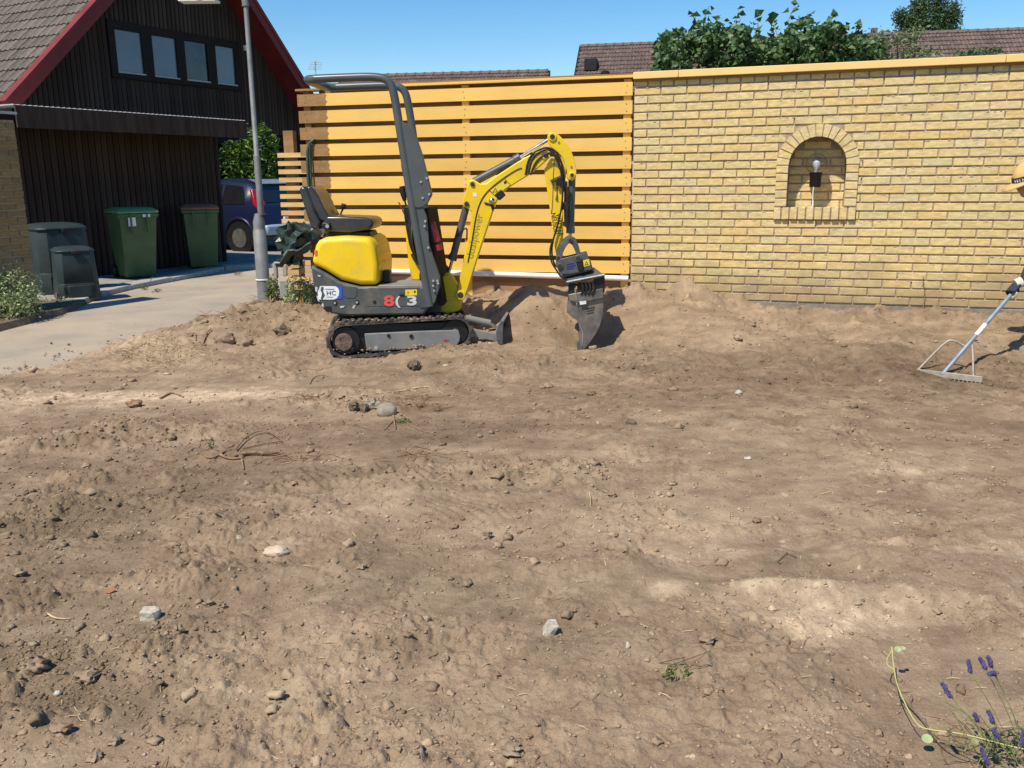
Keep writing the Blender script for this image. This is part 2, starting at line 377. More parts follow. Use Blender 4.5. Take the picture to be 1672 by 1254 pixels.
M['yel'] = pmat('machine_yellow', (0.86, 0.56, 0.004), 0.38, var=0.05, scale=3, spec=0.5, coat=0.1, dirt=(0.48, 0.34, 0.13), dirt_scale=8, dirt_amt=0.42)
M['gry'] = pmat('machine_grey', (0.074, 0.080, 0.076), 0.48, var=0.1, scale=4, spec=0.45, dirt=(0.24, 0.185, 0.13), dirt_scale=5, dirt_amt=0.6)
M['gry2'] = pmat('rops_grey', (0.078, 0.086, 0.084), 0.36, var=0.08, scale=5, spec=0.5, dirt=(0.16, 0.14, 0.11), dirt_scale=9, dirt_amt=0.2)
M['rub'] = pmat('track_rubber', (0.060, 0.056, 0.050), 0.85, var=0.2, scale=9, spec=0.25, bump=0.3, bscale=80, dirt=(0.30, 0.215, 0.14), dirt_scale=6, dirt_amt=0.9)
M['blk'] = pmat('black_parts', (0.014, 0.013, 0.013), 0.5, var=0.2, scale=8, spec=0.4)
M['hose'] = pmat('hydraulic_hose', (0.018, 0.018, 0.017), 0.42, var=0.2, scale=9, spec=0.5)
M['vinyl'] = pmat('seat_vinyl', (0.030, 0.030, 0.034), 0.27, var=0.15, scale=9, spec=0.6, dirt=(0.10, 0.08, 0.05), dirt_scale=6, dirt_amt=0.35)
M['cyl'] = pmat('cylinder_paint', (0.085, 0.090, 0.092), 0.42, var=0.1, scale=7, spec=0.45, dirt=(0.2, 0.17, 0.13), dirt_scale=9, dirt_amt=0.35)
M['chrome'] = pmat('chrome_rod', (0.62, 0.62, 0.63), 0.16, var=0.06, scale=9, metal=1.0)
M['bolt'] = pmat('zinc_bolt', (0.55, 0.55, 0.53), 0.35, var=0.1, scale=20, metal=0.6)
M['dsteel'] = pmat('bucket_steel', (0.175, 0.160, 0.145), 0.45, var=0.22, scale=8, metal=0.35, spec=0.5, bump=0.15, bscale=90, dirt=(0.30, 0.22, 0.14), dirt_scale=8, dirt_amt=0.6)
M['hitch'] = pmat('coupler_paint', (0.082, 0.084, 0.086), 0.5, var=0.15, scale=9, dirt=(0.24, 0.19, 0.14), dirt_scale=8, dirt_amt=0.5)
M['plate'] = pmat('track_frame_paint', (0.205, 0.205, 0.195), 0.6, var=0.12, scale=6, spec=0.35, dirt=(0.33, 0.25, 0.17), dirt_scale=7, dirt_amt=0.5)
M['rust'] = pmat('muddy_hub', (0.17, 0.12, 0.095), 0.95, var=0.25, scale=22, bump=1.0, bscale=40, spec=0.1)
M['exred'] = pmat('extinguisher_red', (0.40, 0.018, 0.022), 0.35, var=0.1, scale=9, dirt=(0.3, 0.2, 0.15), dirt_scale=9, dirt_amt=0.3)
M['dred'] = pmat('decal_red', (0.72, 0.08, 0.07), 0.5, var=0.04)
M['dorange'] = pmat('decal_orange', (0.80, 0.16, 0.03), 0.5, var=0.04)
M['dgrey'] = pmat('decal_silver', (0.55, 0.55, 0.53), 0.5, var=0.04)
M['dblue'] = pmat('decal_blue', (0.025, 0.085, 0.48), 0.5, var=0.04)
M['dblue2'] = pmat('decal_dark_blue', (0.015, 0.028, 0.16), 0.5, var=0.04)
M['dwhite'] = pmat('decal_white', (0.80, 0.80, 0.78), 0.5, var=0.03, dirt=(0.3, 0.28, 0.25), dirt_scale=25, dirt_amt=0.4)
M['dyel'] = pmat('decal_yellow', (0.78, 0.60, 0.03), 0.5, var=0.05)
M['dblack'] = pmat('decal_black', (0.03, 0.022, 0.012), 0.6, var=0.1)
M['dolive'] = pmat('decal_olive', (0.36, 0.34, 0.02), 0.6, var=0.1)
M['clay'] = pmat('clay_lump', (0.33, 0.240, 0.158), 0.95, scale=14, col2=(0.22, 0.158, 0.102), bump=0.25, bscale=50, det=8, spec=0.1)
M['post'] = pmat('lamp_post_steel', (0.235, 0.235, 0.225), 0.6, var=0.16, scale=6, metal=0.2, spec=0.35, bump=0.05, bscale=60, dirt=(0.22, 0.20, 0.14), dirt_scale=4, dirt_amt=0.5)
M['bin'] = pmat('green_bin_plastic', (0.070, 0.130, 0.056), 0.5, var=0.12, scale=4, spec=0.4, dirt=(0.10, 0.11, 0.075), dirt_scale=6, dirt_amt=0.4)
M['binlid'] = pmat('light_green_lid', (0.15, 0.29, 0.12), 0.45, var=0.1, scale=4)
M['brlid'] = pmat('brown_lid', (0.34, 0.115, 0.065), 0.5, var=0.12, scale=4)
M['compost'] = pmat('compost_plastic', (0.022, 0.036, 0.034), 0.5, var=0.12, scale=4, spec=0.4, dirt=(0.07, 0.07, 0.06), dirt_scale=5, dirt_amt=0.4)
M['carblue_shaded'] = pmat('car_paint_shaded', (0.009, 0.014, 0.042), 0.35, var=0.04, scale=2, spec=0.35, coat=0.15, rvar=0.03)  # blue kept near black so the paint carries the shade
M['carlight'] = pmat('car_paint_light', (0.30, 0.38, 0.48), 0.3, var=0.04, scale=2, coat=0.6)
M['glassd'] = pmat('car_glass', (0.012, 0.014, 0.016), 0.05, var=0.1, spec=0.8, rvar=0.02)
M['tail'] = pmat('tail_light', (0.36, 0.012, 0.018), 0.2, var=0.1, spec=0.6)
M['tarp'] = pmat('dark_green_tarp', (0.035, 0.060, 0.045), 0.38, var=0.3, scale=5, spec=0.55, bump=0.3, bscale=25)
M['rope'] = pmat('green_hose', (0.035, 0.085, 0.065), 0.5, var=0.3, scale=30)
M['stone'] = pmat('field_stone', (0.34, 0.285, 0.215), 0.9, var=0.2, scale=18, bump=0.25, bscale=60, det=8, spec=0.2)
M['pale'] = pmat('pale_stone', (0.50, 0.45, 0.35), 0.85, var=0.16, scale=26, bump=0.5, bscale=60, dirt=(0.33, 0.25, 0.17), dirt_scale=18, dirt_amt=0.5)
M['dkstone'] = pmat('dark_clod', (0.175, 0.130, 0.088), 0.95, var=0.25, scale=26, bump=0.3, bscale=60, spec=0.1)
M['root'] = pmat('root_bark', (0.30, 0.185, 0.105), 0.9, var=0.25, scale=25, bump=0.5, bscale=60, spec=0.15)
M['straw'] = pmat('dry_straw', (0.56, 0.43, 0.25), 0.85, var=0.2, scale=20, spec=0.15)
M['stem'] = pmat('green_stem', (0.27, 0.30, 0.10), 0.7, var=0.2, scale=20)
M['ystem'] = pmat('pale_yellow_stem', (0.52, 0.50, 0.17), 0.6, var=0.12, scale=20)
M['lav'] = pmat('lavender_flower', (0.085, 0.066, 0.165), 0.8, var=0.3, scale=60)
M['wood'] = pmat('trunk_bark', (0.11, 0.075, 0.05), 0.9, var=0.3, scale=12, bump=0.8, bscale=30)
M['skin'] = pmat('skin', (0.42, 0.22, 0.14), 0.55, var=0.06, scale=9)
M['shirt'] = pmat('dark_shirt', (0.030, 0.034, 0.045), 0.9, var=0.2, scale=9)
M['trouser'] = pmat('work_trousers', (0.045, 0.050, 0.060), 0.9, var=0.2, scale=9)
M['cap'] = pmat('ochre_cap', (0.66, 0.41, 0.15), 0.85, var=0.06, scale=12, bump=0.2, bscale=250)
M['capband'] = pmat('cap_band', (0.055, 0.032, 0.02), 0.85, var=0.2, scale=12)
M['glove'] = pmat('navy_glove', (0.022, 0.030, 0.052), 0.8, var=0.2, scale=20)
M['glovew'] = pmat('glove_cuff', (0.66, 0.60, 0.47), 0.85, var=0.12, scale=20)
M['hair'] = pmat('brown_hair', (0.045, 0.026, 0.016), 0.7, var=0.2, scale=40)
M['handle'] = pmat('rake_tube', (0.30, 0.36, 0.40), 0.35, var=0.08, scale=12, metal=0.4)
M['rakeh'] = pmat('rake_steel', (0.40, 0.35, 0.27), 0.55, var=0.15, scale=20, metal=0.2)
def glass_mat(name, col=(.93, .93, .93), rough=0.0):
    mt, n, l, p = new_mat(name)
    p.inputs['Base Color'].default_value = (*col, 1); p.inputs['Transmission Weight'].default_value = 1.0; p.inputs['Roughness'].default_value = rough; p.inputs['IOR'].default_value = 1.45
    return mt
M['globe'] = glass_mat('clear_globe')
M['pane'] = pmat('blind_and_sky_pane', (0.14, 0.165, 0.190), 0.08, var=0.12, scale=1.2, spec=0.7, rvar=0.02)  # grey-blue of drawn blinds and reflected sky, both put into the colour
M['pane_tree'] = pmat('tree_reflection_pane', (0.030, 0.040, 0.036), 0.06, var=0.5, scale=3.0, spec=0.7, rvar=0.02)  # dark mottled colour stands in for a tree mirrored in the glass
L_vine = leaf_mat('broad_leaf', (0.045, 0.100, 0.030), (0.155, 0.245, 0.080))
L_light = leaf_mat('light_leaf', (0.09, 0.14, 0.04), (0.26, 0.30, 0.14))
L_laurel = leaf_mat('laurel_leaf', (0.030, 0.085, 0.012), (0.17, 0.27, 0.035), rough=0.35)
L_tree = leaf_mat('tree_leaf', (0.045, 0.090, 0.030), (0.125, 0.185, 0.065))
L_shrub = leaf_mat('hedge_leaf', (0.15, 0.22, 0.05), (0.46, 0.50, 0.26), rough=0.35)
L_weed = leaf_mat('weed_leaf', (0.08, 0.13, 0.03), (0.27, 0.31, 0.09))

# ------------------------------------------------------------------ frames of the built things
WO = (1.174, 8.642, 0.354)
FW = Fr(WO, -18.53)                        # brick wall
FF = Fr(WO, -15.0)                         # plank fence
FG = Fr((-6.0, 15.3, 0.0), 62.0)           # garage
FH = Fr((-8.1, 20.655, 0.0), 62.0)         # gable house behind it
FT = Fr((-0.93, 7.40, 0.05), 8.0)          # excavator tracks, near face
FB = Fr((-0.93, 7.80, 0.05), -3.0)         # excavator upper body, middle plane

# ------------------------------------------------------------------ ground heights
_by = np.array([0.0, 3.0, 5.0, 7.12, 7.89, 9.28, 11.44, 12.5, 16.0]); _bx = np.array([-7.5, -6.2, -4.95, -4.19, -3.85, -3.46, -3.15, -3.0, -2.9])

def wdist(x, y):
    dw = -((x - WO[0]) * FW.Y[0] + (y - WO[1]) * FW.Y[1]); df = -((x - WO[0]) * FF.Y[0] + (y - WO[1]) * FF.Y[1])
    return np.where(x > WO[0], dw, df)

def _p(px, py, z=0.08): q = gz(px, py, z); return q[0], q[1]
MOUNDS = [(*_p(872, 545), .30, .30, .19), (*_p(1130, 515, .2), .30, .20, .12), (*_p(1040, 500, .3), .25, .2, .07), (*_p(850, 490, .2), .55, .25, .09), (*_p(968, 576, 0), .30, .24, -.21), (*_p(60, 735, 0), .35, .16, .055), (*_p(175, 715, 0), .28, .14, .05), (*_p(265, 690, 0), .28, .13, .055), (*_p(345, 675, 0), .25, .12, .05), (*_p(440, 668, 0), .28, .12, .045), (*_p(540, 652, 0), .3, .12, .045), (*_p(1250, 500, .25), .18, .14, .05), (*_p(1390, 512, .25), .16, .12, .06), (*_p(1330, 505, .25), .12, .10, .04), (*_p(1500, 512, .25), .20, .12, .045), (*_p(1620, 515, .25), .22, .12, .06), (*_p(1180, 880, 0), .35, .07, .035), (*_p(1290, 985, 0), .35, .06, .03), (*_p(1450, 1000, 0), .4, .08, .025), (*_p(425, 530), .75, .42, .13),
          (*_p(505, 525), .40, .35, .08), (*_p(345, 548), .5, .4, .10), (*_p(240, 570), .6, .35, .08), (*_p(880, 790, 0), .45, .28, .055), (*_p(230, 715, 0), .7, .20, .06),
          (*_p(600, 672, 0), .5, .14, .04), (*_p(685, 592), .42, .10, .055), (*_p(560, 600), .3, .10, .02), (*_p(1400, 600), 1.2, .35, .03), (*_p(700, 930, 0), .35, .12, .03), (*_p(330, 960, 0), .5, .12, .03),
          (*_p(460, 1000, 0), .3, .09, -.02), (*_p(1290, 925, 0), .22, .13, -.012), (*_p(420, 640, 0), .8, .14, -.02), (*_p(760, 560), .2, .2, .06), (*_p(1500, 760, 0), .3, .12, .03)]
RIDGES = [(*_p(470, 605), .55, .25, .085, .008, 0.35), (*_p(130, 645, 0), .5, .25, .07, .006, 0.3), (*_p(650, 800, 0), .28, .22, .05, .006, 0.9), (*_p(420, 1010, 0), .10, .10, .022, .0045, 2.0),
          (*_p(560, 1125, 0), .08, .12, .022, .005, 2.2), (*_p(320, 1105, 0), .09, .11, .022, .0045, 2.6), (*_p(200, 905, 0), .4, .1, .045, .004, 1.2), (*_p(60, 1010, 0), .18, .08, .03, .004, 0.5), (*_p(650, 1160, 0), .08, .1, .022, .005, 2.5), (*_p(400, 1120, 0), .16, .10, .03, .0045, 2.3), (*_p(250, 1080, 0), .15, .12, .028, .004, 2.9), (*_p(480, 1060, 0), .12, .14, .026, .0045, 1.9), (*_p(760, 850, 0), .3, .16, .045, .005, .8), (*_p(520, 800, 0), .35, .2, .05, .0045, .5),
          (*_p(1200, 640), 1.6, .45, .12, .006, 1.62), (*_p(900, 610), .9, .25, .10, .006, 1.5), (*_p(780, 640), .7, .2, .10, .006, 1.45)]

def base_h(x, y):
    d = wdist(x, y)
    foot = np.interp(x, [-4.0, -2.2, -1.0, 0.5, 1.2, 1.8, 2.6, 4.5, 6], [.04, .11, .34, .40, .37, .35, .30, .295, .29])
    z = .015 + .065 * sstep(3.2, 1.6, d) + (foot - .08) * sstep(1.75, 0.05, d)
    z = z + .03 * sstep(5, 3, y)
    return z

def H(x, y, fine=True):
    x = np.asarray(x, float); y = np.asarray(y, float)
    z = base_h(x, y)
    for (cx, cy, rx, ry, h) in MOUNDS:
        q = ((x - cx) / rx) ** 2 + ((y - cy) / ry) ** 2
        z = z + h * np.exp(-q * 1.1)
    z = z + .075 * fbm(x, y, 1.1, 2, 3) + .048 * fbm(x, y, .42, 2, 5) + .15 * np.clip(fbm(x, y, .24, 4, 81) + .05, 0, 1) * sstep(.50, .05, wdist(x, y))
    if fine:
        rough = np.clip(.55 + 1.1 * fbm(x, y, .8, 2, 40), .12, 1.3)
        for (cx, cy, rx, ry, am) in ROUGH:
            rough = rough + am * np.exp(-((x - cx) / rx) ** 2 - ((y - cy) / ry) ** 2)
        rough = np.clip(rough, .08, 2.2)
        z = z + rough * (.030 * fbm(x, y, .17, 3, 8) + .022 * np.clip(np.abs(fbm(x, y, .085, 2, 14)) - .1, 0, 1) + .012 * fbm(x, y, .042, 3, 21) + .010 * np.clip(fbm(x, y, .024, 2, 29) - .12, 0, 1) + .006 * np.abs(fbm(x, y, .013, 2, 27)))
        cr = np.clip(rough, .25, 1.05)
        z = z + cr * (domes(x, y, .075, .30, 101) * 1.15 + domes(x + 3.1, y, .038, .45, 131) * 1.1 + domes(x, y + 1.7, .019, .5, 161) * 1.0) + .0022 * fbm(x, y, .02, 2, 61)
        for (cx, cy, rx, ry, lam, am, an) in RIDGES:
            q = ((x - cx) / rx) ** 2 + ((y - cy) / ry) ** 2
            t = (x - cx) * math.cos(an) + (y - cy) * math.sin(an) + .25 * lam * pnoise(x * 9, y * 9, 77) + 1.2 * ((y - cy) * math.cos(an) - (x - cx) * math.sin(an)) ** 2
            z = z + 1.9 * am * np.exp(-q) * np.abs(np.sin(np.pi * t / lam))
    s = x - np.interp(y, _by, _bx) + .28 * fbm(x, y, .5, 3, 50) + .05 * fbm(x, y, .09, 2, 51)
    k = sstep(-.10, .45, s)
    z = np.where(s > .2, np.maximum(z, .036 + .1 * (z - .036) * (z < .036)), z)
    return -.06 + (z + .06) * k

ROUGH = [(*_p(120, 1100, 0), .45, .35, .9), (*_p(60, 850, 0), .7, .4, .7), (*_p(230, 720, 0), .7, .3, .7), (*_p(430, 530), .9, .5, 1.5), (*_p(880, 790, 0), .4, .3, .5), (*_p(1230, 1050, 0), .3, .15, .4),
         (*_p(900, 500, .2), .8, .4, .8), (*_p(1130, 510, .2), .7, .3, .6), (*_p(1060, 970, 0), .3, .14, -.8), (*_p(1290, 920, 0), .22, .12, -.9), (*_p(1300, 700, 0), 1.6, .6, -.25), (*_p(400, 640, 0), 1.0, .16, -.7), (*_p(870, 545), .35, .3, -.3),
         (*_p(600, 665, 0), .35, .15, .5)]
def hz(x, y, fine=False): return float(H(np.array([x]), np.array([y]), fine)[0])

def G(px, py, fine=True):
    """point of the soil surface seen at a pixel of the photograph"""
    z = 0.05
    for _ in range(6):
        q = gz(px, py, z); z = hz(q[0], q[1], fine)
    return Vector((q[0], q[1], z))

DRY = [(120, 650, 1.1, .32, .36), (330, 640, .9, .16, .36), (620, 705, 1.5, .30, -.14), (1100, 968, .085, .055, .55), (1480, 765, .22, .10, .3), (1340, 1000, .5, .12, .28), (1200, 890, .5, .2, .10), (680, 560, .6, .2, -.1), (250, 690, .9, .10, -.2), (450, 892, .06, .05, .4), (1500, 980, .5, .3, .14), (1300, 540, 1.5, .25, .2),
       (240, 570, .6, .3, .22), (1300, 615, 2.0, .55, -.30), (1000, 645, 1.1, .3, -.14), (1060, 800, .14, .07, .22), (1120, 850, .14, .07, .24), (1210, 905, .15, .07, .26), (1290, 965, .16, .06, .28), (1370, 1010, .18, .07, .26), (1420, 890, .3, .05, .18), (1560, 905, .4, .05, .16), (1560, 620, .5, .35, -.2), (80, 840, .7, .45, -.12), (240, 770, .9, .35, -.20), (120, 1090, .36, .3, -.10), (650, 700, .9, .35, -.14), (750, 950, .5, .2, -.08), (470, 530, .8, .5, -.12),
       (1290, 922, .20, .10, -.10), (1050, 955, .34, .12, -.05), (880, 545, .35, .3, .10), (650, 800, .3, .3, .10), (1080, 850, .5, .2, .12), (900, 1000, .4, .1, -.12), (700, 1150, .8, .3, .05), (60, 600, .8, .25, .18), (1640, 680, .6, .5, -.10)]
GREY = [(100, 1060, .5, .42, .55), (720, 960, .45, .2, .6), (60, 850, .7, .35, .7), (1290, 922, .22, .12, .6), (1050, 955, .34, .13, .55), (430, 530, .9, .5, .6), (900, 480, .9, .4, .6), (560, 790, .4, .2, .4), (900, 1060, .6, .12, .5), (880, 780, .3, .2, .5), (640, 1150, .7, .1, .4)]
def _blobs(x, y, L):
    s = np.zeros_like(x); w1 = 1.0 + 1.2 * fbm(x, y, .13, 3, 90) + 1.0 * fbm(x, y, .045, 3, 93); w2 = .9 * fbm(x, y, .06, 3, 95)
    for (px, py, rx, ry, a) in L:
        q = gz(px, py, .05)
        s = s + a * np.exp(-(((x - q[0]) / rx) ** 2 + ((y - q[1]) / ry) ** 2) * w1 + w2)
    return s
def dryness(x, y):
    return np.clip(.44 + .72 * _blobs(x, y, DRY) + .16 * fbm(x, y, 1.2, 3, 70) + .24 * fbm(x * .55, y, .22, 4, 71), -.1, 1.2)
def greyness(x, y):
    return np.clip(_blobs(x, y, GREY) + .25 * fbm(x, y, .7, 2, 72), 0, 1)

# soil sheet: rows grow with distance so that the relief stays fine where it is near
ys = [1.35]
while ys[-1] < 13.0: ys.append(ys[-1] * (1.0027 if ys[-1] < 8.3 else 1.0065))
ys = np.array(ys); tt = np.linspace(-1, 1, 940)
YY, TT = np.meshgrid(ys, tt, indexing='ij'); XX = TT * (.74 * YY + .35)
XX = XX.ravel(); YY = YY.ravel()
keep_x, keep_y = XX, YY
ZZ = H(XX, YY)
nr, nc = len(ys), len(tt)
me = bpy.data.meshes.new('bare_soil')
me.vertices.add(nr * nc); me.vertices.foreach_set('co', np.stack([XX, YY, ZZ], -1).astype(np.float32).ravel())
ii, jj = np.meshgrid(np.arange(nr - 1), np.arange(nc - 1), indexing='ij')
q0 = (ii * nc + jj).ravel(); quads = np.stack([q0, q0 + 1, q0 + nc + 1, q0 + nc], -1)
zq = np.max(ZZ[quads], axis=1); quads = quads[zq > -.05]
me.loops.add(quads.size); me.polygons.add(len(quads))
me.loops.foreach_set('vertex_index', quads.ravel().astype(np.int32))
me.polygons.foreach_set('loop_start', np.arange(0, quads.size, 4, dtype=np.int32))
me.update(calc_edges=True); me.materials.append(M['soil'])
DR = dryness(XX, YY); GR = greyness(XX, YY)
for nm_, ar_ in (('dry', DR), ('grey', GR)):
    a = me.attributes.new(nm_, 'FLOAT', 'POINT'); a.data.foreach_set('value', ar_.astype(np.float32))
me.polygons.foreach_set('use_smooth', np.ones(len(quads), bool))
soil = place('bare_soil', me); tag(soil, kind='structure')

_slow_hz = hz
_Zg = ZZ.reshape(nr, nc)
def hz(x, y, fine=False):
    # soil height read back from the finished sheet
    if not fine or y <= ys[0] or y >= ys[-1]: return _slow_hz(x, y, fine)
    i = int(np.searchsorted(ys, y)) - 1; fy = (y - ys[i]) / (ys[i + 1] - ys[i]); tq = (x / (.74 * y + .35) + 1) / 2 * (nc - 1); j = int(math.floor(tq)); fx = tq - j
    if j < 0 or j >= nc - 1: return _slow_hz(x, y, fine)
    return float((_Zg[i, j] * (1 - fx) + _Zg[i, j + 1] * fx) * (1 - fy) + (_Zg[i + 1, j] * (1 - fx) + _Zg[i + 1, j + 1] * fx) * fy)

# wide ground, road, kerb, drive
b = MB(); b.add([(-300, 1.3, -.10), (300, 1.3, -.10), (300, 500, -.10), (-300, 500, -.10)], [(0, 1, 2, 3)])
b.add([(-300, -60, -.10), (300, -60, -.10), (300, 1.3, -.10), (-300, 1.3, -.10)], [(0, 1, 2, 3)])
tag(b.build('ground', M['garden']), kind='structure')
b = MB(); b.add([(-1.1, -8, .035), (1.1, -8, .035), (1.35, 1.36, .035), (-1.35, 1.36, .035)], [(0, 1, 2, 3)]); b.add([(1.35, -8, .03), (9, -8, .03), (9, 1.36, .03), (1.35, 1.36, .03)], [(0, 1, 2, 3)]); b.add([(-6, -8, .03), (-1.35, -8, .03), (-1.35, 1.36, .03), (-6, 1.36, .03)], [(0, 1, 2, 3)])
o = b.build('near_soil', M['soil']); tag(o, kind='structure')
b = MB()   # road as a gently uneven sheet
nx, ny = 40, 70
gx = np.linspace(-14, -2.2, nx); gy = np.linspace(0, 42, ny)
for j in gy:
    for i in gx: b.v.append((i, j, .004 + .012 * float(pnoise(np.array([i * .7]), np.array([j * .7]), 5)[0])))
b.f = [(j * nx + i, j * nx + i + 1, (j + 1) * nx + i + 1, (j + 1) * nx + i) for j in range(ny - 1) for i in range(nx - 1)]; b.mi = [0] * len(b.f)
tag(b.build('road', M['asphalt'], smooth=True), kind='structure')
KP = [(-5.40, 11.2), (-5.50, 11.9), (-5.42, 12.7), (-5.20, 13.7), (-5.05, 14.6), (-4.92, 15.35), (-4.30, 15.75), (-3.2, 15.95)]
kerb_root = empty('kerb', (0, 0, 0)); kerb_root['kind'] = 'structure'
for i in range(len(KP) - 1):
    a, c = Vector((*KP[i], 0)), Vector((*KP[i + 1], 0)); d = (c - a); L = d.length; d.normalize(); nrm = Vector((-d.y, d.x, 0))
    nseg = max(1, round(L / .75))
    for k in range(nseg):
        p0 = a + d * (L * k / nseg + .005); p1 = a + d * (L * (k + 1) / nseg - .005); mid = (p0 + p1) / 2 + nrm * .14
        o = MB().obox((0, 0, 0), d, nrm, (0, 0, 1), (p1 - p0).length / 2, .14, .055).build('kerb_stone', M['concrete'], kerb_root, bevel=.012)
        o.location = mid + Vector((0, 0, .022)) + Vector((0, 0, rng.uniform(-.006, .006)))
b = MB(); dv = [(p[0] - .02, p[1], .05) for p in KP]
b.add(dv + [(-3.2, 24, .05), (-12, 24, .05), (-9, 11.2, .05)], [tuple(range(len(dv) + 3))])
tag(b.build('driveway', M['paving']), kind='structure')
# planting bed at the left edge of the road
b = MB(); bed = [(-5.30, 7.0), (-5.36, 9.2), (-5.26, 10.3), (-5.40, 11.2), (-9, 11.2), (-9, 7.0)]
b.add([(p[0], p[1], .07) for p in bed], [tuple(range(6))]); b.add([(p[0], p[1], .07) for p in bed[:4]] + [(p[0] + .05, p[1], -.02) for p in bed[:4]], [(0, 4, 5, 1), (1, 5, 6, 2), (2, 6, 7, 3)])
tag(b.build('planting_bed', M['dkstone'], fix=True), kind='structure')

# ------------------------------------------------------------------ yellow brick wall with niche
wall = empty('brick_wall', WO, FW.a, 'long yellow brick garden wall with a painted coping and an arched niche', 'wall')
BP, CH, BL, BH = .238, .075, .227, .0605       # pitch, course, brick length and height
WLEN = 6.6; TOPZ = 26 * CH + .066
NC, NZ0 = 1.645, .866                           # niche centre, top of its sill
RI, RO_ = .243, .350                            # arch radii inside and outside
SPR = 1.235                                     # springing line
def arch_half(z, r):                            # half width of an arch outline at height z
    if z <= SPR: return r
    h = r * r - (z - SPR) ** 2
    return math.sqrt(h) if h > 0 else 0.0
b = MB(); rm = (RI + RO_) / 2
# mortar body: front sheet with the opening left free, plus back, top and ends
hx = [NC - rm + 2 * rm * k / 24 for k in range(25)]
y0 = .0105
b.add([(0, y0, -.6), (NC - rm, y0, -.6), (NC - rm, y0, TOPZ), (0, y0, TOPZ)], [(0, 1, 2, 3)])
b.add([(NC + rm, y0, -.6), (WLEN, y0, -.6), (WLEN, y0, TOPZ), (NC + rm, y0, TOPZ)], [(0, 1, 2, 3)])
b.add([(NC - rm, y0, -.6), (NC + rm, y0, -.6), (NC + rm, y0, NZ0 - .05), (NC - rm, y0, NZ0 - .05)], [(0, 1, 2, 3)])
for k in range(24):
    za, zb = [SPR + math.sqrt(max(0, rm * rm - (x - NC) ** 2)) for x in (hx[k], hx[k + 1])]
    b.add([(hx[k], y0, za), (hx[k + 1], y0, zb), (hx[k + 1], y0, TOPZ), (hx[k], y0, TOPZ)], [(0, 1, 2, 3)])
b.add([(0, .24, -.6), (WLEN, .24, -.6), (WLEN, .24, TOPZ), (0, .24, TOPZ)], [(3, 2, 1, 0)])
b.add([(0, y0, -.6), (0, .24, -.6), (0, .24, TOPZ), (0, y0, TOPZ)], [(3, 2, 1, 0)])
b.add([(WLEN, y0, -.6), (WLEN, .24, -.6), (WLEN, .24, TOPZ), (WLEN, y0, TOPZ)], [(0, 1, 2, 3)])
b.add([(0, y0, TOPZ), (WLEN, y0, TOPZ), (WLEN, .24, TOPZ), (0, .24, TOPZ)], [(0, 1, 2, 3)])
b.build('mortar', M['mortar'], wall)
ND = .185                                       # depth of the niche
ol = [(NC - RI - .004, NZ0 - .05)] + [(NC - (RI + .004) * math.cos(math.pi * k / 24), SPR + (RI + .004) * math.sin(math.pi * k / 24)) for k in range(25)] + [(NC + RI + .004, NZ0 - .05)]
b = MB(); n_ = len(ol)
b.add([(p[0], .0, p[1]) for p in ol] + [(p[0], ND + .012, p[1]) for p in ol], [(i, i + 1, n_ + i + 1, n_ + i) for i in range(n_ - 1)])
b.add([(p[0], ND + .010, p[1]) for p in ol], [tuple(range(n_))]); b.add([(NC - RI, 0, NZ0 - .004), (NC + RI, 0, NZ0 - .004), (NC + RI, ND + .01, NZ0 - .004), (NC - RI, ND + .01, NZ0 - .004)], [(0, 1, 2, 3)])
b.build('niche_lining', M['mortar'], wall)

_bm_cache = {}
def brick_mesh(w, h, d):
    k = (round(w, 3), round(h, 3), round(d, 3), random.randrange(3))
    if k not in _bm_cache:
        jit = lambda: rng.uniform(-.0022, .0022)
        b = MB(); e = .0035
        fr = [(-w / 2 + e + jit(), 0, -h / 2 + e + jit()), (w / 2 - e + jit(), 0, -h / 2 + e + jit()), (w / 2 - e + jit(), 0, h / 2 - e + jit()), (-w / 2 + e + jit(), 0, h / 2 - e + jit())]
        md = [(-w / 2, e, -h / 2), (w / 2, e, -h / 2), (w / 2, e, h / 2), (-w / 2, e, h / 2)]
        bk = [(p[0], d, p[2]) for p in md]
        fs = [(0, 1, 2, 3)] + [(i, 4 + i, 4 + (i + 1) % 4, (i + 1) % 4) for i in range(4)] + [(4 + i, 8 + i, 8 + (i + 1) % 4, 4 + (i + 1) % 4) for i in range(4)] + [(11, 10, 9, 8)]
        b.add(fr + md + bk, fs); me = b.mesh('brick', M['brick']); set_rnd(me, [0.0] * len(me.polygons)); _bm_cache[k] = me
    return _bm_cache[k]
cells = []   # (x0, x1, z0, z1)
for r in range(27):
    z0 = r * CH + .012; z1 = z0 + BH
    if r == 26:
        z1 = TOPZ - .004; k = 0
        while k * BP / 2 < WLEN - .1: cells.append((k * BP / 2 + .003, (k + 1) * BP / 2 - .010, z0, z1)); k += 1
        continue
    x = 0.0 if r % 2 == 1 else -BP / 2
    while x < WLEN - .02:
        xa, xb = max(x, 0) + (.005 if x > 0.01 else -.006), min(x + BP, WLEN) - .006
        zm = (z0 + z1) / 2; oh = 0
        if NZ0 - .104 < z1 and z0 < SPR + RO_: oh = max(arch_half(z0, RO_), arch_half(z1, RO_)) if z1 > SPR else RO_
        if oh:
            oh -= .004
            if xa < NC - oh and xb > NC - oh: xb = NC - oh
            elif xb > NC + oh and xa < NC + oh: xa = NC + oh
            elif xa >= NC - oh and xb <= NC + oh: x += BP; continue
            if xa < NC - oh < NC + oh < xb: x += BP; continue
        if xb - xa > .018: cells.append((xa, xb, z0, z1))
        x += BP
inview = [c for c in cells if c[0] < 3.40]
inview.sort(key=lambda c: -c[1])
single = set(map(tuple, inview[:300]))
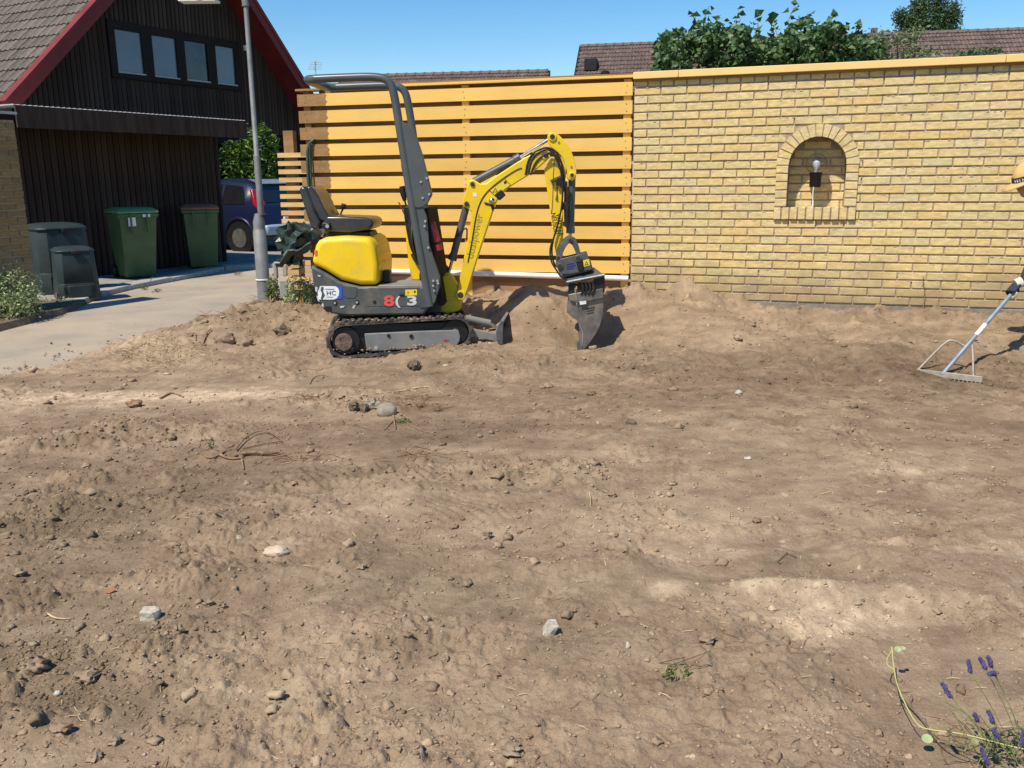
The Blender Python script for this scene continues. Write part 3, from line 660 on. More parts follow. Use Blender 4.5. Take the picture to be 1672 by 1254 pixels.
b = MB(); rn = []
for c in cells:
    w, h = c[1] - c[0], c[3] - c[2]; dy = rng.uniform(-.0035, .0025); rz = rng.uniform(-.006, .006)
    if abs(w - (BP - .011)) < .006: w = round(BP - .011, 3)
    mid = ((c[0] + c[1]) / 2, dy, (c[2] + c[3]) / 2)
    if tuple(c) in single:
        place('brick', brick_mesh(w, h, .10), wall, mid, (0, rng.uniform(-.004, .004), rz))
    else:
        me_ = brick_mesh(w, h, .10); n0 = len(b.f)
        b.add([(v.co.x + mid[0], v.co.y + mid[1], v.co.z + mid[2]) for v in me_.vertices], [tuple(p.vertices) for p in me_.polygons]); rn += [rng.random()] * (len(b.f) - n0)
o = b.build('brick_courses', M['brick'], wall); set_rnd(o.data, rn); o['kind'] = 'stuff'
# back of the niche laid in bricks
for r in range(9):
    z0 = NZ0 + .01 + r * CH - .02; z1 = z0 + BH
    x = NC - RI - (.12 if r % 2 else .02)
    while x < NC + RI:
        zmax = max(z0, z1); hwid = arch_half(z1, RI)
        xa, xb = max(x + .005, NC - hwid + .002), min(x + BP - .006, NC + hwid - .002)
        if xb - xa > .02 and z0 > NZ0 - .012: place('niche_brick', brick_mesh(xb - xa, BH, .04), wall, ((xa + xb) / 2, ND, (z0 + z1) / 2))
        x += BP
# brick surround: stacked jambs, arch of headers, sill of headers
PR = -.016
hb = (RO_ - RI) - .006
zj = NZ0 + .004; nj = 5; ph = (SPR - zj) / nj
for s in (-1, 1):
    for k in range(nj):
        place('jamb_brick', brick_mesh(hb, ph - .012, .12), wall, (NC + s * (RI + RO_) / 2, PR, zj + ph * (k + .5)), (0, rng.uniform(-.01, .01), 0))
na = 15
for k in range(na):
    a0, a1 = math.pi * (k + .07) / na, math.pi * (k + .93) / na
    pts = [(NC + r_ * math.cos(a), SPR + r_ * math.sin(a)) for r_, a in ((RI, a0), (RO_, a0), (RO_, (a0 + a1) / 2), (RO_, a1), (RI, a1), (RI, (a0 + a1) / 2))]
    mid = (NC + rm * math.cos((a0 + a1) / 2), PR, SPR + rm * math.sin((a0 + a1) / 2))
    bb = MB().prism(pts, PR + rng.uniform(-.002, .002), .11); o = bb.build('arch_brick', M['brick'], wall, off=mid, fix=True); o.location = mid; set_rnd(o.data, [rng.random()] * len(o.data.polygons))
nsil = 10; x0s, x1s = NC - RO_ - .004, NC + RO_ + .002
for k in range(nsil):
    xa = x0s + (x1s - x0s) * k / nsil
    o = place('sill_brick', brick_mesh((x1s - x0s) / nsil - .013, .104, .20), wall, (xa + (x1s - x0s) / nsil / 2, PR - .012 + rng.uniform(-.002, .002), NZ0 - .056), (0, rng.uniform(-.012, .012), 0))
b = MB().box(x0s + .004, x1s - .004, PR + .002, .02, NZ0 - .105, NZ0 - .008); b.build('sill_joint', M['mortar'], wall)
b = MB()
vs = []
for r_ in (RI + .003, RO_ - .003):
    vs.append([(NC + r_, NZ0)] + [(NC + r_ * math.cos(math.pi * k / 30), SPR + r_ * math.sin(math.pi * k / 30)) for k in range(31)] + [(NC - r_, NZ0)])
nn = len(vs[0])
b.add([(p[0], PR + .007, p[1]) for p in vs[0]] + [(p[0], PR + .007, p[1]) for p in vs[1]], [(i, nn + i, nn + i + 1, i + 1) for i in range(nn - 1)])
b.add([(p[0], PR + .007, p[1]) for p in vs[1]] + [(p[0], .02, p[1]) for p in vs[1]], [(i, nn + i, nn + i + 1, i + 1) for i in range(nn - 1)])
b.build('arch_mortar', M['mortar'], wall, fix=True)
# coping: lengths of painted board with a drip edge, foundation below
cx = [-.015, .40, 3.05, 5.0, WLEN]
for i in range(4):
    MB().prism([(cx[i] + .0015, 0), (cx[i + 1] - .0015, 0), (cx[i + 1] - .0015, .062), (cx[i] + .0015, .062)], -.05, .29).build('coping_board', M['coping'], wall, bevel=.004).location = (0, 0, TOPZ + .008)
MB().box(-.005, WLEN, -.028, .262, TOPZ - .012, TOPZ + .007).build('coping_batten', M['ydark'], wall)
MB().box(.02, WLEN, -.010, .26, -.62, -.006).build('foundation', pmat('dirty_footing', (0.25, 0.215, 0.17), .95, var=.2, scale=6, bump=.8, bscale=40, det=8, dirt=(.30, .215, .13), dirt_scale=4, dirt_amt=.9), wall)
# crumbs of pale mortar left on the upper edges of the bricks, nails in the fence later on
b = MB()
for c in inview:
    for k in range(rng.poisson(1.6)):
        x_ = rng.uniform(c[0], c[1]); w_ = rng.uniform(.003, .014); h_ = rng.uniform(.002, .006)
        b.box(x_ - w_, x_ + w_, -.0025, .012, c[3] - h_, c[3] + rng.uniform(.0, .004))
b.build('mortar_smears', pmat('pale_mortar', (.66, .53, .36), .95, var=.1, scale=40), wall)['kind'] = 'stuff'
# globe lamp in the niche
lamp = empty('niche_lamp', tuple(FW.w(NC, 0, NZ0)), FW.a, 'clear glass globe lamp on a black holder inside the brick niche', 'lamp')
gzc = 1.24 - NZ0; gy = .055
b = MB(); v, f = ICO[3]; b.add(v * .094 + np.array([-.008, gy, gzc + .005]), f); b.add(v * .0925 + np.array([-.008, gy, gzc + .005]), [q[::-1] for q in f]); b.build('globe', M['globe'], lamp, smooth=True)
MB().lathe([(.014, -.075), (.015, -.05), (.020, -.035), (.030, -.012), (.031, .006), (.024, .024), (.010, .034), (.002, .036)], (-.008, gy, gzc), 16).build('bulb_glint', M['white'], lamp, smooth=True)  # bulb swelled and white, standing in for glints in the globe
MB().lathe([(.045, -.20), (.050, -.19), (.050, -.095), (.055, -.09), (.055, -.075), (.03, -.07)], (-.008, gy, gzc), 20).build('lamp_holder', M['blk'], lamp, smooth=True)
MB().tube([(-.008, gy, gzc - .17), (-.008, gy + .06, gzc - .17), (-.008, ND, gzc - .16)], .016, 10).build('wall_bracket', M['blk'], lamp, smooth=True)
MB().tube([(-.02, gy - .04, gzc - .19), (-.022, gy - .045, gzc - .25), (-.02, gy - .04, gzc - .30), (-.016, gy - .035, .03), (-.022, gy - .05, .006), (-.03, gy - .06, .003)], .0045, 8).build('cable', M['white'], lamp, smooth=True)
# dead creeper stem against the wall
p0 = FW.at(1505, 515); p1 = FW.at(1506, 458)
b = MB(); b.tube([FW.w(p0[0], -.02, p0[1] - .05), FW.w(p0[0] + .004, -.02, p0[1] + .08), FW.w(p0[0] + .010, -.015, p0[1] + .18), FW.w(p1[0] + .004, -.015, p1[1])], [.006, .005, .004, .003], 6)
for k in range(7): b.tube([FW.w(p1[0] + .006, -.015, p1[1] - .04 + k * .01), FW.w(p1[0] + rng.uniform(-.02, .02), -.03, p1[1] - .03 + k * .012)], .0022, 4)
b.build('creeper_stem', M['root']); tag(bpy.data.objects['creeper_stem'], 'thin dead creeper stem clinging low on the brick wall', 'plant stem')

# ------------------------------------------------------------------ plank fence
fence = empty('plank_fence', WO, FF.a, 'tall yellow fence of wide horizontal planks between brick wall and lamp post', 'fence')
PX0, PX1, PEDGE = -3.462, -.025, -3.14
PITCH_P, PH_ = .1655, .121
for k in range(11):
    zb = .231 + PITCH_P * k
    j = [rng.uniform(-.010, .010) for _ in range(5)]
    xe = [PX0 + rng.uniform(-.006, .006) + (.04 if k < 3 else 0), PEDGE, PX1]
    b = MB(); m_ = 6; zz = [zb + PH_ * q / m_ for q in range(m_ + 1)]
    ed = [PEDGE + .010 * math.sin(q * 2.1 + k) + rng.uniform(-.008, .008) + .006 * (5 - k) * 0 for q in range(m_ + 1)]
    y0, y1 = rng.uniform(-.002, .002), .022
    for q in range(m_):
        b.add([(xe[0], y0, zz[q]), (ed[q], y0, zz[q]), (ed[q + 1], y0, zz[q + 1]), (xe[0], y0, zz[q + 1])], [(0, 1, 2, 3)], 1)
        b.add([(ed[q], y0, zz[q]), (xe[2], y0, zz[q]), (xe[2], y0, zz[q + 1]), (ed[q + 1], y0, zz[q + 1])], [(0, 1, 2, 3)], 0)
    for (za, fl) in ((zz[0], 1), (zz[-1], 0)):
        e_ = ed[0] if fl else ed[-1]
        for (xa, xb, mi) in ((xe[0], e_, 1), (e_, xe[2], 0)):
            q4 = [(xa, y0, za), (xb, y0, za), (xb, y1, za), (xa, y1, za)]
            b.add(q4, [(3, 2, 1, 0) if fl else (0, 1, 2, 3)], mi)
    b.add([(xe[0], y0, zz[0]), (xe[0], y1, zz[0]), (xe[0], y1, zz[-1]), (xe[0], y0, zz[-1])], [(3, 2, 1, 0)], 1)
    b.add([(xe[2], y0, zz[0]), (xe[2], y1, zz[0]), (xe[2], y1, zz[-1]), (xe[2], y0, zz[-1])], [(0, 1, 2, 3)], 0)
    b.add([(xe[0], y1, zz[0]), (xe[2], y1, zz[0]), (xe[2], y1, zz[-1]), (xe[0], y1, zz[-1])], [(3, 2, 1, 0)], 0)
    b.build('front_plank', [M['ypaint'], M['ywood']], fence)
for k in range(12):
    zb = .231 + PITCH_P * k - .085 + (.0 if k else .02)
    MB().box(PX0 + .04 + (.17 if k == 11 else 0), PX1, .074, .096, zb + .004, zb + .004 + PH_).build('back_plank', M['ydark'], fence)
for x in (PX0 + .09, -1.665, -.075):
    MB().box(x - .035, x + .035, .0235, .0725, -.1, 2.035).build('post', M['ypaint'] if x > -3 else M['ywood'], fence)
MB().box(-3.13, PX1 + .01, -.025, .115, 2.042, 2.066).build('cap_rail', M['ypaint'], fence, bevel=.003)
MB().box(PX0 - .01, -3.19, -.022, .10, 2.034, 2.056).build('cap_rail', M['ywood'], fence, bevel=.003, label='short weathered cap rail at the unpainted end')
p = FF.at(760, 470)
MB().box(-3.2, -.06, .028, .06, -.10, .175).build('base_board', M['redboard'], fence)
pipe = MB(); za, zb = FF.at(775, 447)[1], FF.at(1028, 459)[1]
pipe.tube([FF.w(-2.6, -.012, .215), FF.w(-1.3, -.014, .205), FF.w(-.03, -.012, .185)], .026, 12); tag(pipe.build('drain_pipe', M['white'], smooth=True), 'white plastic pipe lying along the foot of the yellow fence', 'pipe')
b = MB()
for k in range(11):
    for x_ in (PX0 + .09, -1.665, -.075):
        for dz in (.03, .09):
            xx = x_ + rng.uniform(-.012, .012); zz_ = .231 + PITCH_P * k + dz + rng.uniform(-.006, .006); b.tube([(xx, -.005, zz_), (xx, .01, zz_)], .0042, 6)
b.build('nail_heads', M['rust'], fence)['kind'] = 'stuff'
# low slatted screen behind the free end of the fence
FS = Fr(tuple(FF.w(PX0, .55, 0) - np.array([0, 0, WO[2]])), -15.0)
scr = empty('slatted_screen', tuple(FS.o), FS.a, 'low screen of thin pale slats beside the end of the plank fence', 'fence')
for k in range(17):
    px_, py_ = 475 + k * .8, 253.5 + 13.45 * k
    (xl, zl), (xr, zr) = FS.at(453 + k * .9, py_), FS.at(500, py_ - 1)
    MB().box(xl, xr + .25, -.002, .045, zl - .026, zl + .024).build('slat', M['slatwood'], scr)
(xp, zp) = FS.at(466, 213)
MB().box(xp - .06, xp + .06, .048, .13, -.1, zp).build('post', M['ywood'], scr); MB().box(xp + .40, xp + .48, .048, .13, -.1, zp - .25).build('post', M['ywood'], scr)
# hose hanging from a gap of the fence
(xh, zh), (xb_, zb_) = FF.at(512, 229), FF.at(503, 300)
b = MB(); b.tube([FF.w(xh + .35, .05, zh + .0), FF.w(xh + .10, .045, zh + .004), FF.w(xh + .01, -.005, zh + .008), FF.w(xh - .035, -.03, zh - .03), FF.w(xb_ + .03, -.03, zh - .12), FF.w(xb_ + .02, -.028, zb_ + .05), FF.w(xb_ + .04, -.03, zb_ - .55)], .016, 8)
b.tube([FF.w(xh - .02, -.033, zh - .03), FF.w(xb_ + .055, -.035, zh - .13), FF.w(xb_ + .06, -.03, zb_ - .4)], .008, 6)
tag(b.build('garden_hose', M['rope'], smooth=True), 'green hose hooked over a gap at the unpainted fence end', 'hose')

# ------------------------------------------------------------------ garage with board cladding and corrugated canopy
gar = empty('garage', tuple(FG.o), FG.a, 'low dark garage clad in vertical boards under a corrugated canopy', 'garage')
GX0, GX1, GZ = -3.6, 1.50, 2.47
MB().box(GX0, GX1, .03, 4.6, -.05, GZ - .01).build('wall', M['dark'], gar)
bw_ = MB().box(-.046, .046, -.022, .0, 0, 1).mesh('wall_board', M['boards'])
x = GX0; k = 0
while x < GX1 - .05:
    o = place('wall_board', bw_, gar, (x + .055, .028 + rng.uniform(-.003, .003), .06)); o.scale = (1, 1, GZ - .12); x += .112; k += 1
MB().box(GX1 - .03, GX1 + .02, -.01, .05, .0, GZ - .02).build('corner_board', M['boards'], gar)
# canopy
CY = -.92
(CX0, CZ0), (CX1, CZ1) = FG.at(22, 172, CY - .06), FG.at(400, 198, CY - .06); CZ = (CZ0 + CZ1) / 2; CFZ = FG.at(400, 226, CY)[1]
nw = 50; n2 = nw * 6
b = MB()
for j, yy in enumerate((CY - .06, 4.7)):
    for i in range(n2 + 1):
        b.v.append((CX0 + (CX1 - CX0) * i / n2, yy, CZ + .020 * math.cos(2 * math.pi * i / 6) + .03 * j))
b.f = [(i, i + 1, n2 + 2 + i, n2 + 1 + i) for i in range(n2)]; b.mi = [0] * n2
o = b.build('corrugated_roof', M['corr'], gar, smooth=True)
sd = o.modifiers.new('thick', 'SOLIDIFY'); sd.thickness = .020; sd.offset = -1
MB().box(CX0, CX1, CY - .095, CY - .068, CFZ, CZ + .006).build('fascia', M['boards'], gar)
MB().box(CX0, CX1, CY - .01, .02, CZ - .10, CZ - .03).build('soffit', M['dark'], gar)
for xx in (-2.3, -1.0, .3, 1.3): MB().box(xx - .04, xx + .04, CY + .0, .02, CFZ + .05, CZ - .101).build('rafter', M['dark'], gar)

# ------------------------------------------------------------------ gable house behind the garage
hou = empty('gable_house', tuple(FH.o), FH.a, 'dark brown gable house with steep tiled roof and red bargeboards', 'house')
OV = -.60
lb, lt = FH.at(11, 170.5, OV), FH.at(165, 0, OV); rt, rb = FH.at(411.8, 0, OV), FH.at(499, 142, OV)
ml = (lt[1] - lb[1]) / (lt[0] - lb[0]); mr_ = (rb[1] - rt[1]) / (rb[0] - rt[0])
apx = (rt[1] - mr_ * rt[0] - lb[1] + ml * lb[0]) / (ml - mr_); apz = lb[1] + ml * (apx - lb[0])
zl = lambda x: lb[1] + ml * (x - lb[0]); zr = lambda x: rt[1] + mr_ * (x - rt[0])
ztop = lambda x: min(zl(x), zr(x))
ZB = FH.at(460, 220, 0)[1]
hx0, hx1 = lb[0] + .35, rb[0] + .9
bw2 = {}
b = MB(); b.prism([(hx0, ZB), (hx1, ZB), (hx1, ztop(hx1) - .12), (apx, apz - .12), (hx0, ztop(hx0) - .12)], .03, 9.0); b.build('wall', M['dark'], hou, fix=True)
MB().box(hx0 + .2, hx1 + 1.5, .9, 9, -.1, ZB - .05).build('lower_wall', M['dark'], hou); 
MB().box(hx0, hx1, .0, .25, ZB - .30, ZB - .002).build('beam', M['dark'], hou)
wpx = [[(184, 44), (228, 52), (193, 116), (235, 120)], [(245, 56), (284.6, 63), (252.6, 123), (291, 128)], [(298.6, 67), (336, 73), (305, 127.5), (340.6, 133.7)], [(350, 76), (380, 81), (354.6, 136), (385.7, 139)]]
W = []
for q in wpx:
    l_ = [FH.at(*p_) for p_ in q]; W.append(((l_[0][0] + l_[2][0]) / 2, (l_[1][0] + l_[3][0]) / 2, (l_[2][1] + l_[3][1]) / 2, (l_[0][1] + l_[1][1]) / 2))
wz0 = sum(w[2] for w in W) / 4; wz1 = sum(w[3] for w in W) / 4
fx0, fx1, fz0, fz1 = W[0][0] - .17, W[3][1] + .17, wz0 - .14, wz1 + .17
sp = .118; x = hx0 + .02
while x < hx1 - .05:
    zt = ztop(x + .055) - .13
    segs = [(ZB + .0, zt)] if not (fx0 - .07 < x < fx1 - .04) else [(ZB, fz0 - .01), (fz1 + .01, zt)]
    for z0_, z1_ in segs:
        if z1_ - z0_ > .05:
            o = place('wall_board', bw_, hou, (x + .05, .028 + rng.uniform(-.003, .003), z0_)); o.scale = (1.04, 1, z1_ - z0_)
    x += sp
win = MB(); win.box(fx0, fx1, -.03, .03, fz0, wz0); win.box(fx0, fx1, -.03, .03, wz1, fz1)
edges = [fx0] + sum([[w[0], w[1]] for w in W], []) + [fx1]
for i in range(0, len(edges), 2): win.box(edges[i], edges[i + 1], -.0299, .0299, wz0, wz1)
wf = win.build('window_band', M['frame'], hou)
for i, w in enumerate(W):
    MB().box(w[0], w[1], .004, .012, wz0, wz1).build('pane', M['pane_tree'] if i == 2 else M['pane'], wf)
    MB().box(w[0] - .02, w[1] + .02, -.055, -.031, wz0 - .035, wz0 - .005).build('sill', M['steel'], wf)
(xs_, zs_) = FH.at(400, 78.5); MB().box(xs_ - .05, xs_ + .05, -.05, .02, zs_ - .06, zs_ + .06).build('vent_cap', M['white'], hou)
# bargeboards
def barge(pa, pz, name):
    (x0, z0), (x1, z1) = pa, pz; L = math.hypot(x1 - x0, z1 - z0); tx, tz = (x1 - x0) / L, (z1 - z0) / L; nx, nz = (tz, -tx) if tx > 0 else (-tz, tx)
    if nz > 0: nx, nz = -nx, -nz
    b = MB().prism([(x0, z0), (x1, z1), (x1 + nx * .18, z1 + nz * .18), (x0 + nx * .18, z0 + nz * .18)], OV - .03, OV + .02)
    b.build('bargeboard', M['red'], hou, fix=True)
    b = MB().prism([(x0 - nx * .085, z0 - nz * .085), (x1 - nx * .085, z1 - nz * .085), (x1, z1), (x0, z0)], OV - .05, OV + .15); b.build('verge_board', M['red'], hou, fix=True)
    b = MB().prism([(x0 + nx * .14, z0 + nz * .14), (x1 + nx * .14, z1 + nz * .14), (x1 + nx * .16, z1 + nz * .16), (x0 + nx * .16, z0 + nz * .16)], OV + .02, .03); b.build('soffit', M['red'], hou, fix=True)
el = (lb[0] - .25, lb[1] - .25 * ml)
barge(lb, (apx, apz), 'l'); barge((apx + .01, apz), (rb[0] + 1.0, zr(rb[0] + 1.0)), 'r')
# roof deck and tiles on the left slope
L = math.hypot(apx - lb[0], apz - lb[1]); ux, uz = (apx - lb[0]) / L, (apz - lb[1]) / L
roof = MB().prism([(lb[0], lb[1] - .02), (apx, apz - .02), (apx, apz - .12), (lb[0], lb[1] - .12)], OV + .02, 9.0)
roof.prism([(apx, apz - .02), (rb[0] + 1.0, zr(rb[0] + 1.0) - .02), (rb[0] + 1.0, zr(rb[0] + 1.0) - .12), (apx, apz - .12)], OV + .02, 9.0)
rf = roof.build('roof', M['rtile'], hou, fix=True)
TW, TE = .30, .345
def tile_mesh():
    b = MB(); n = 8; vs = []
    for s_, lift in ((-.02, .034), (TE + .02, .004)):
        for i in range(n + 1):
            a = 2 * math.pi * 2 * i / n
            yy = -TW / 2 + (TW + .012) * i / n; hh = .017 * math.cos(a)
            vs.append((s_, yy, lift + hh))
    for i in range(n + 1): vs.append((-.02, vs[i][1], vs[i][2] - .022))
    b.add(vs, [(i, n + 1 + i, n + 2 + i, i + 1) for i in range(n)] + [(2 * n + 2 + i, i, i + 1, 2 * n + 3 + i) for i in range(n)])
    return b
tm = tile_mesh(); tmesh = tm.mesh('roof_tile', M['rtile'], smooth=True)
try: tmesh.set_sharp_from_angle(angle=R(60))
except Exception: pass
ang = math.atan2(uz, ux); rest = MB()
nrow = int(L / TE); ncol = int((9 - OV) / TW)
for r in range(nrow):
    for c in range(ncol):
        s_ = r * TE + .02; yy = OV + .02 + TW / 2 + c * TW
        P = (lb[0] + ux * s_, yy, lb[1] + uz * s_ + .0)
        if r < 14 and c < 21:
            o = place('roof_tile', tmesh, rf, (P[0], P[1], P[2] + rng.uniform(0, .006)), (rng.uniform(-.012, .012), -ang + rng.uniform(-.008, .008), rng.uniform(-.01, .01)))
        else:
            ca, sa = math.cos(ang), math.sin(ang)
            rest.add([(P[0] + v_[0] * ca - v_[2] * sa, P[1] + v_[1], P[2] + v_[0] * sa + v_[2] * ca) for v_ in tm.v], tm.f)
rest.build('tile_field', M['rtile'], rf, smooth=True)['kind'] = 'stuff'

# ------------------------------------------------------------------ brick pier at the left edge
FP = Fr(tuple(FG.w(-4.06, -2.6, 0)), 62.0)
pier = empty('brick_pier', tuple(FP.o), FP.a, 'shaded yellow brick wall end with metal cap at the left edge', 'wall')
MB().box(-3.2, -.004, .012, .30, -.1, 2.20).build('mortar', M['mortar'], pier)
MB().box(-3.25, .03, -.03, .33, 2.262, 2.29).build('metal_cap', M['steel'], pier, bevel=.006)
MB().box(-3.2, .0, -.005, .3, 2.20, 2.26).build('top_plate', M['dark'], pier)
b = MB(); rn = []
for r in range(29):
    z0 = r * CH + .01; z1 = z0 + BH; x = 0.0 - (0 if r % 2 else BP / 2)
    if r % 2 == 0: cs = [(-BP / 2 + .006, 0.0)]
    else: cs = []
    xx = -BP / 2 if r % 2 == 0 else 0.0
    while xx > -3.1: cs.append((xx - BP + .006, xx - .004)); xx -= BP
    for (xa, xb) in cs:
        if xb > -1.0:
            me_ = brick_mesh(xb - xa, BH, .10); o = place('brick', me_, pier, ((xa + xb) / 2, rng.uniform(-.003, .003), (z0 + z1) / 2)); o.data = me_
            o.material_slots[0].link = 'OBJECT'; o.material_slots[0].material = M['brick_shaded']
        else:
            me_ = brick_mesh(xb - xa, BH, .10); n0 = len(b.f); b.add([(v.co.x + (xa + xb) / 2, v.co.y, v.co.z + (z0 + z1) / 2) for v in me_.vertices], [tuple(p_.vertices) for p_ in me_.polygons]); rn += [rng.random()] * (len(b.f) - n0)
o = b.build('brick_courses', M['brick_shaded'], pier); set_rnd(o.data, rn); o['kind'] = 'stuff'

# ------------------------------------------------------------------ far roofs behind the fence
def far_roof(name, label, ridgeL, ridgeR, depthL, ang_, pitch, leftv, rightv, has=()):
    d = ray(*ridgeL); o_ = CAM + d * (depthL / d[1]); fr = Fr(tuple(o_), ang_)
    rr = fr.at(*ridgeR); wdt = rr[0]
    root = empty(name, (o_[0], o_[1], 0), fr.a, label, 'house'); rz = o_[2]
    run = (rz - 3.0) / math.tan(R(pitch)); ce, se = math.cos(R(pitch)), math.sin(R(pitch))
    SL = (rz - 3.0) / se; n = int(wdt / .15) * 4; rows = int(SL / .345)
    b = MB(); na_ = n + 1; idx = 0
    xs = np.linspace(0, wdt, na_); wave = .018 * np.cos(2 * np.pi * xs / .15)
    for r in range(rows):
        for s_, lift in ((r * .345, .006), (r * .345 + .365, .040), (r * .345 + .366, .012)):
            dwn = s_
            for i in range(na_):
                h = wave[i] + lift
                b.v.append((xs[i], -dwn * ce - h * se * 1, rz - dwn * se + h * ce))
    for r in range(rows * 3 - 1):
        if r % 3 == 2: continue
        b.f += [(r * na_ + i, (r + 1) * na_ + i, (r + 1) * na_ + i + 1, r * na_ + i + 1) for i in range(na_ - 1)]
    b.mi = [0] * len(b.f)
    ro = b.build('roof_tiles', M['rtile2'], root, smooth=False); ro['kind'] = 'stuff'
    b = MB()
    b.add([(0, -run, 3.0), (0, 0, rz - .05), (0, run, 3.0), (wdt, -run, 3.0), (wdt, 0, rz - .05), (wdt, run, 3.0)], [(0, 1, 2), (3, 5, 4), (0, 3, 4, 1), (1, 4, 5, 2), (0, 2, 5, 3)])
    b.build('roof_body', M['rtile2'], root, fix=True)
    MB().box(.1, wdt - .1, -run + .5, run - .5, 0, 3.1).build('wall', M['cream'], root)
    for x_ in (0, wdt):
        MB().add([(x_ - .06, .02, rz + .05), (x_ + .04, .02, rz + .05), (x_ + .04, -run * 1.02, rz - run * 1.02 * math.tan(R(pitch)) + .05), (x_ - .06, -run * 1.02, rz - run * 1.02 * math.tan(R(pitch)) + .05),
                  (x_ - .06, .02, rz - .2), (x_ + .04, .02, rz - .2), (x_ + .04, -run * 1.02, rz - run * 1.02 * math.tan(R(pitch)) - .2), (x_ - .06, -run * 1.02, rz - run * 1.02 * math.tan(R(pitch)) - .2)],
                 [(0, 3, 2, 1), (4, 5, 6, 7), (0, 1, 5, 4), (1, 2, 6, 5), (2, 3, 7, 6), (3, 0, 4, 7)]).build('verge', M['dark'], root, fix=True)
    nrid = int(wdt / .4)
    rm_ = MB().tube([(0, 0, 0), (.20, 0, 0), (.42, 0, .012)], [.12, .11, .125], 8).mesh('ridge_tile', M['rtile2'])
    for k in range(nrid): place('ridge_tile', rm_, root, (k * .4, 0, rz - .015))
    return root, fr, rz, ce, se
r1, f1, z1_, ce, se = far_roof('row_house', 'distant brown tiled roof just showing above the plank fence', (560, 126), (897, 112), 40, -8, 33, None, None)
r2, f2, z2_, ce, se = far_roof('row_house', 'long brown tiled roof rising behind the shrubs and brick wall', (948, 76), (1720, 44), 44, -11, 37, None, None)
def on_roof(fr, rz, px, py, ce, se):
    # point of the slope seen at a pixel, in the frame of the roof
    nrm = -fr.Y * se + np.array([0, 0, ce]); d = ray(px, py); t = ((fr.o - CAM) @ nrm) / (d @ nrm); P = CAM + d * t - fr.o
    return float(P @ fr.X), float(P @ fr.Y), float(P[2]) + rz
x, y, z = on_roof(f2, z2_, 965, 112, ce, se)
MB().box(x - .28, x + .28, y - .25, y + .35, z - .1, z + .42).build('roof_vent', M['blk'], r2, bevel=.02)
x, y, z = on_roof(f2, z2_, 988, 124, ce, se); MB().lathe([(.22, -.2), (.22, .1), (.16, .2), (.03, .24)], (x, y, z), 12).build('roof_vent', M['dark'], r2)
x, y, z = on_roof(f2, z2_, 1427, 57, ce, se); MB().box(x - .12, x + .12, y - .1, y + .2, z - .2, z + .28).build('chimney', M['rtile2'], r2)
b = MB(); d = ray(516, 128); o_ = CAM + d * (40 / d[1])
b.tube([o_, o_ + np.array([0, 0, .7])], .02, 5)
for k in range(4): b.tube([o_ + np.array([-.3 + .02 * k, -.2 + k * .12, .36 + .1 * k]), o_ + np.array([.3 - .02 * k, -.2 + .12 * k, .36 + .1 * k])], .012, 4)
b.tube([o_ + np.array([0, -.3, .3]), o_ + np.array([0, .3, .75])], .012, 4)
b.build('aerial', M['steel'], None); tag(bpy.data.objects['aerial'], 'small television aerial on the far roof beside the red gable', 'aerial')

# ------------------------------------------------------------------ foliage
def leaf_cards(centres, size, dirs=None, bend=.25, aspect=.55, up=.3):
    """two-facet leaves; centres (n,3)"""
    n = len(centres); c = np.asarray(centres, float)
    a = rng.normal(size=(n, 3)); a[:, 2] = a[:, 2] * .6 - up * .2
    if dirs is not None: a = a * .7 + dirs
    a /= np.linalg.norm(a, axis=1)[:, None] + 1e-9
    u = np.cross(a, rng.normal(size=(n, 3))); u /= np.linalg.norm(u, axis=1)[:, None] + 1e-9
    w = np.cross(a, u); sgn = np.sign(w[:, 2] + 1e-6)[:, None]; w *= sgn
    s = (np.asarray(size) * rng.uniform(.65, 1.2, n))[:, None]
    p0 = c - a * s * .5; p2 = c + a * s * .5 - w * s * bend * .4; p1 = c - u * s * aspect * .5 + w * s * bend * .5; p3 = c + u * s * aspect * .5 + w * s * bend * .5; pm = c
    v = np.stack([p0, p1, p2, p3], 1).reshape(-1, 3)
    k = np.arange(n) * 4
    f = np.concatenate([np.stack([k, k + 1, k + 2], -1), np.stack([k, k + 2, k + 3], -1)])
    return v, f

def leaf_object(name, v, f, mat, parent=None, kind='stuff', off=(0, 0, 0)):
    me_ = bpy.data.meshes.new(name); me_.vertices.add(len(v)); me_.vertices.foreach_set('co', (v - np.array(off)).astype(np.float32).ravel())
    me_.loops.add(len(f) * 3); me_.polygons.add(len(f)); me_.loops.foreach_set('vertex_index', f.ravel().astype(np.int32)); me_.polygons.foreach_set('loop_start', np.arange(0, len(f) * 3, 3, dtype=np.int32))
    me_.update(calc_edges=True); me_.materials.append(mat)
    h = len(f) // 2; r_ = rng.random(h); set_rnd(me_, np.concatenate([r_, r_]))
    o = place(name, me_, parent)
    if kind: o['kind'] = kind
    return o

def blob_points(n, blobs, shell=.55):
    """points in the outer part of several ellipsoids (x,y,z,rx,ry,rz)"""
    B = np.array(blobs, float); wgt = (B[:, 3] * B[:, 4] * B[:, 5]) ** (2 / 3); k = rng.choice(len(B), n, p=wgt / wgt.sum())
    d = rng.normal(size=(n, 3)); d /= np.linalg.norm(d, axis=1)[:, None]
    r = (shell + (1 - shell) * rng.random(n)) * (1 + .12 * rng.normal(size=n))
    return B[k, :3] + d * r[:, None] * B[k, 3:6], d

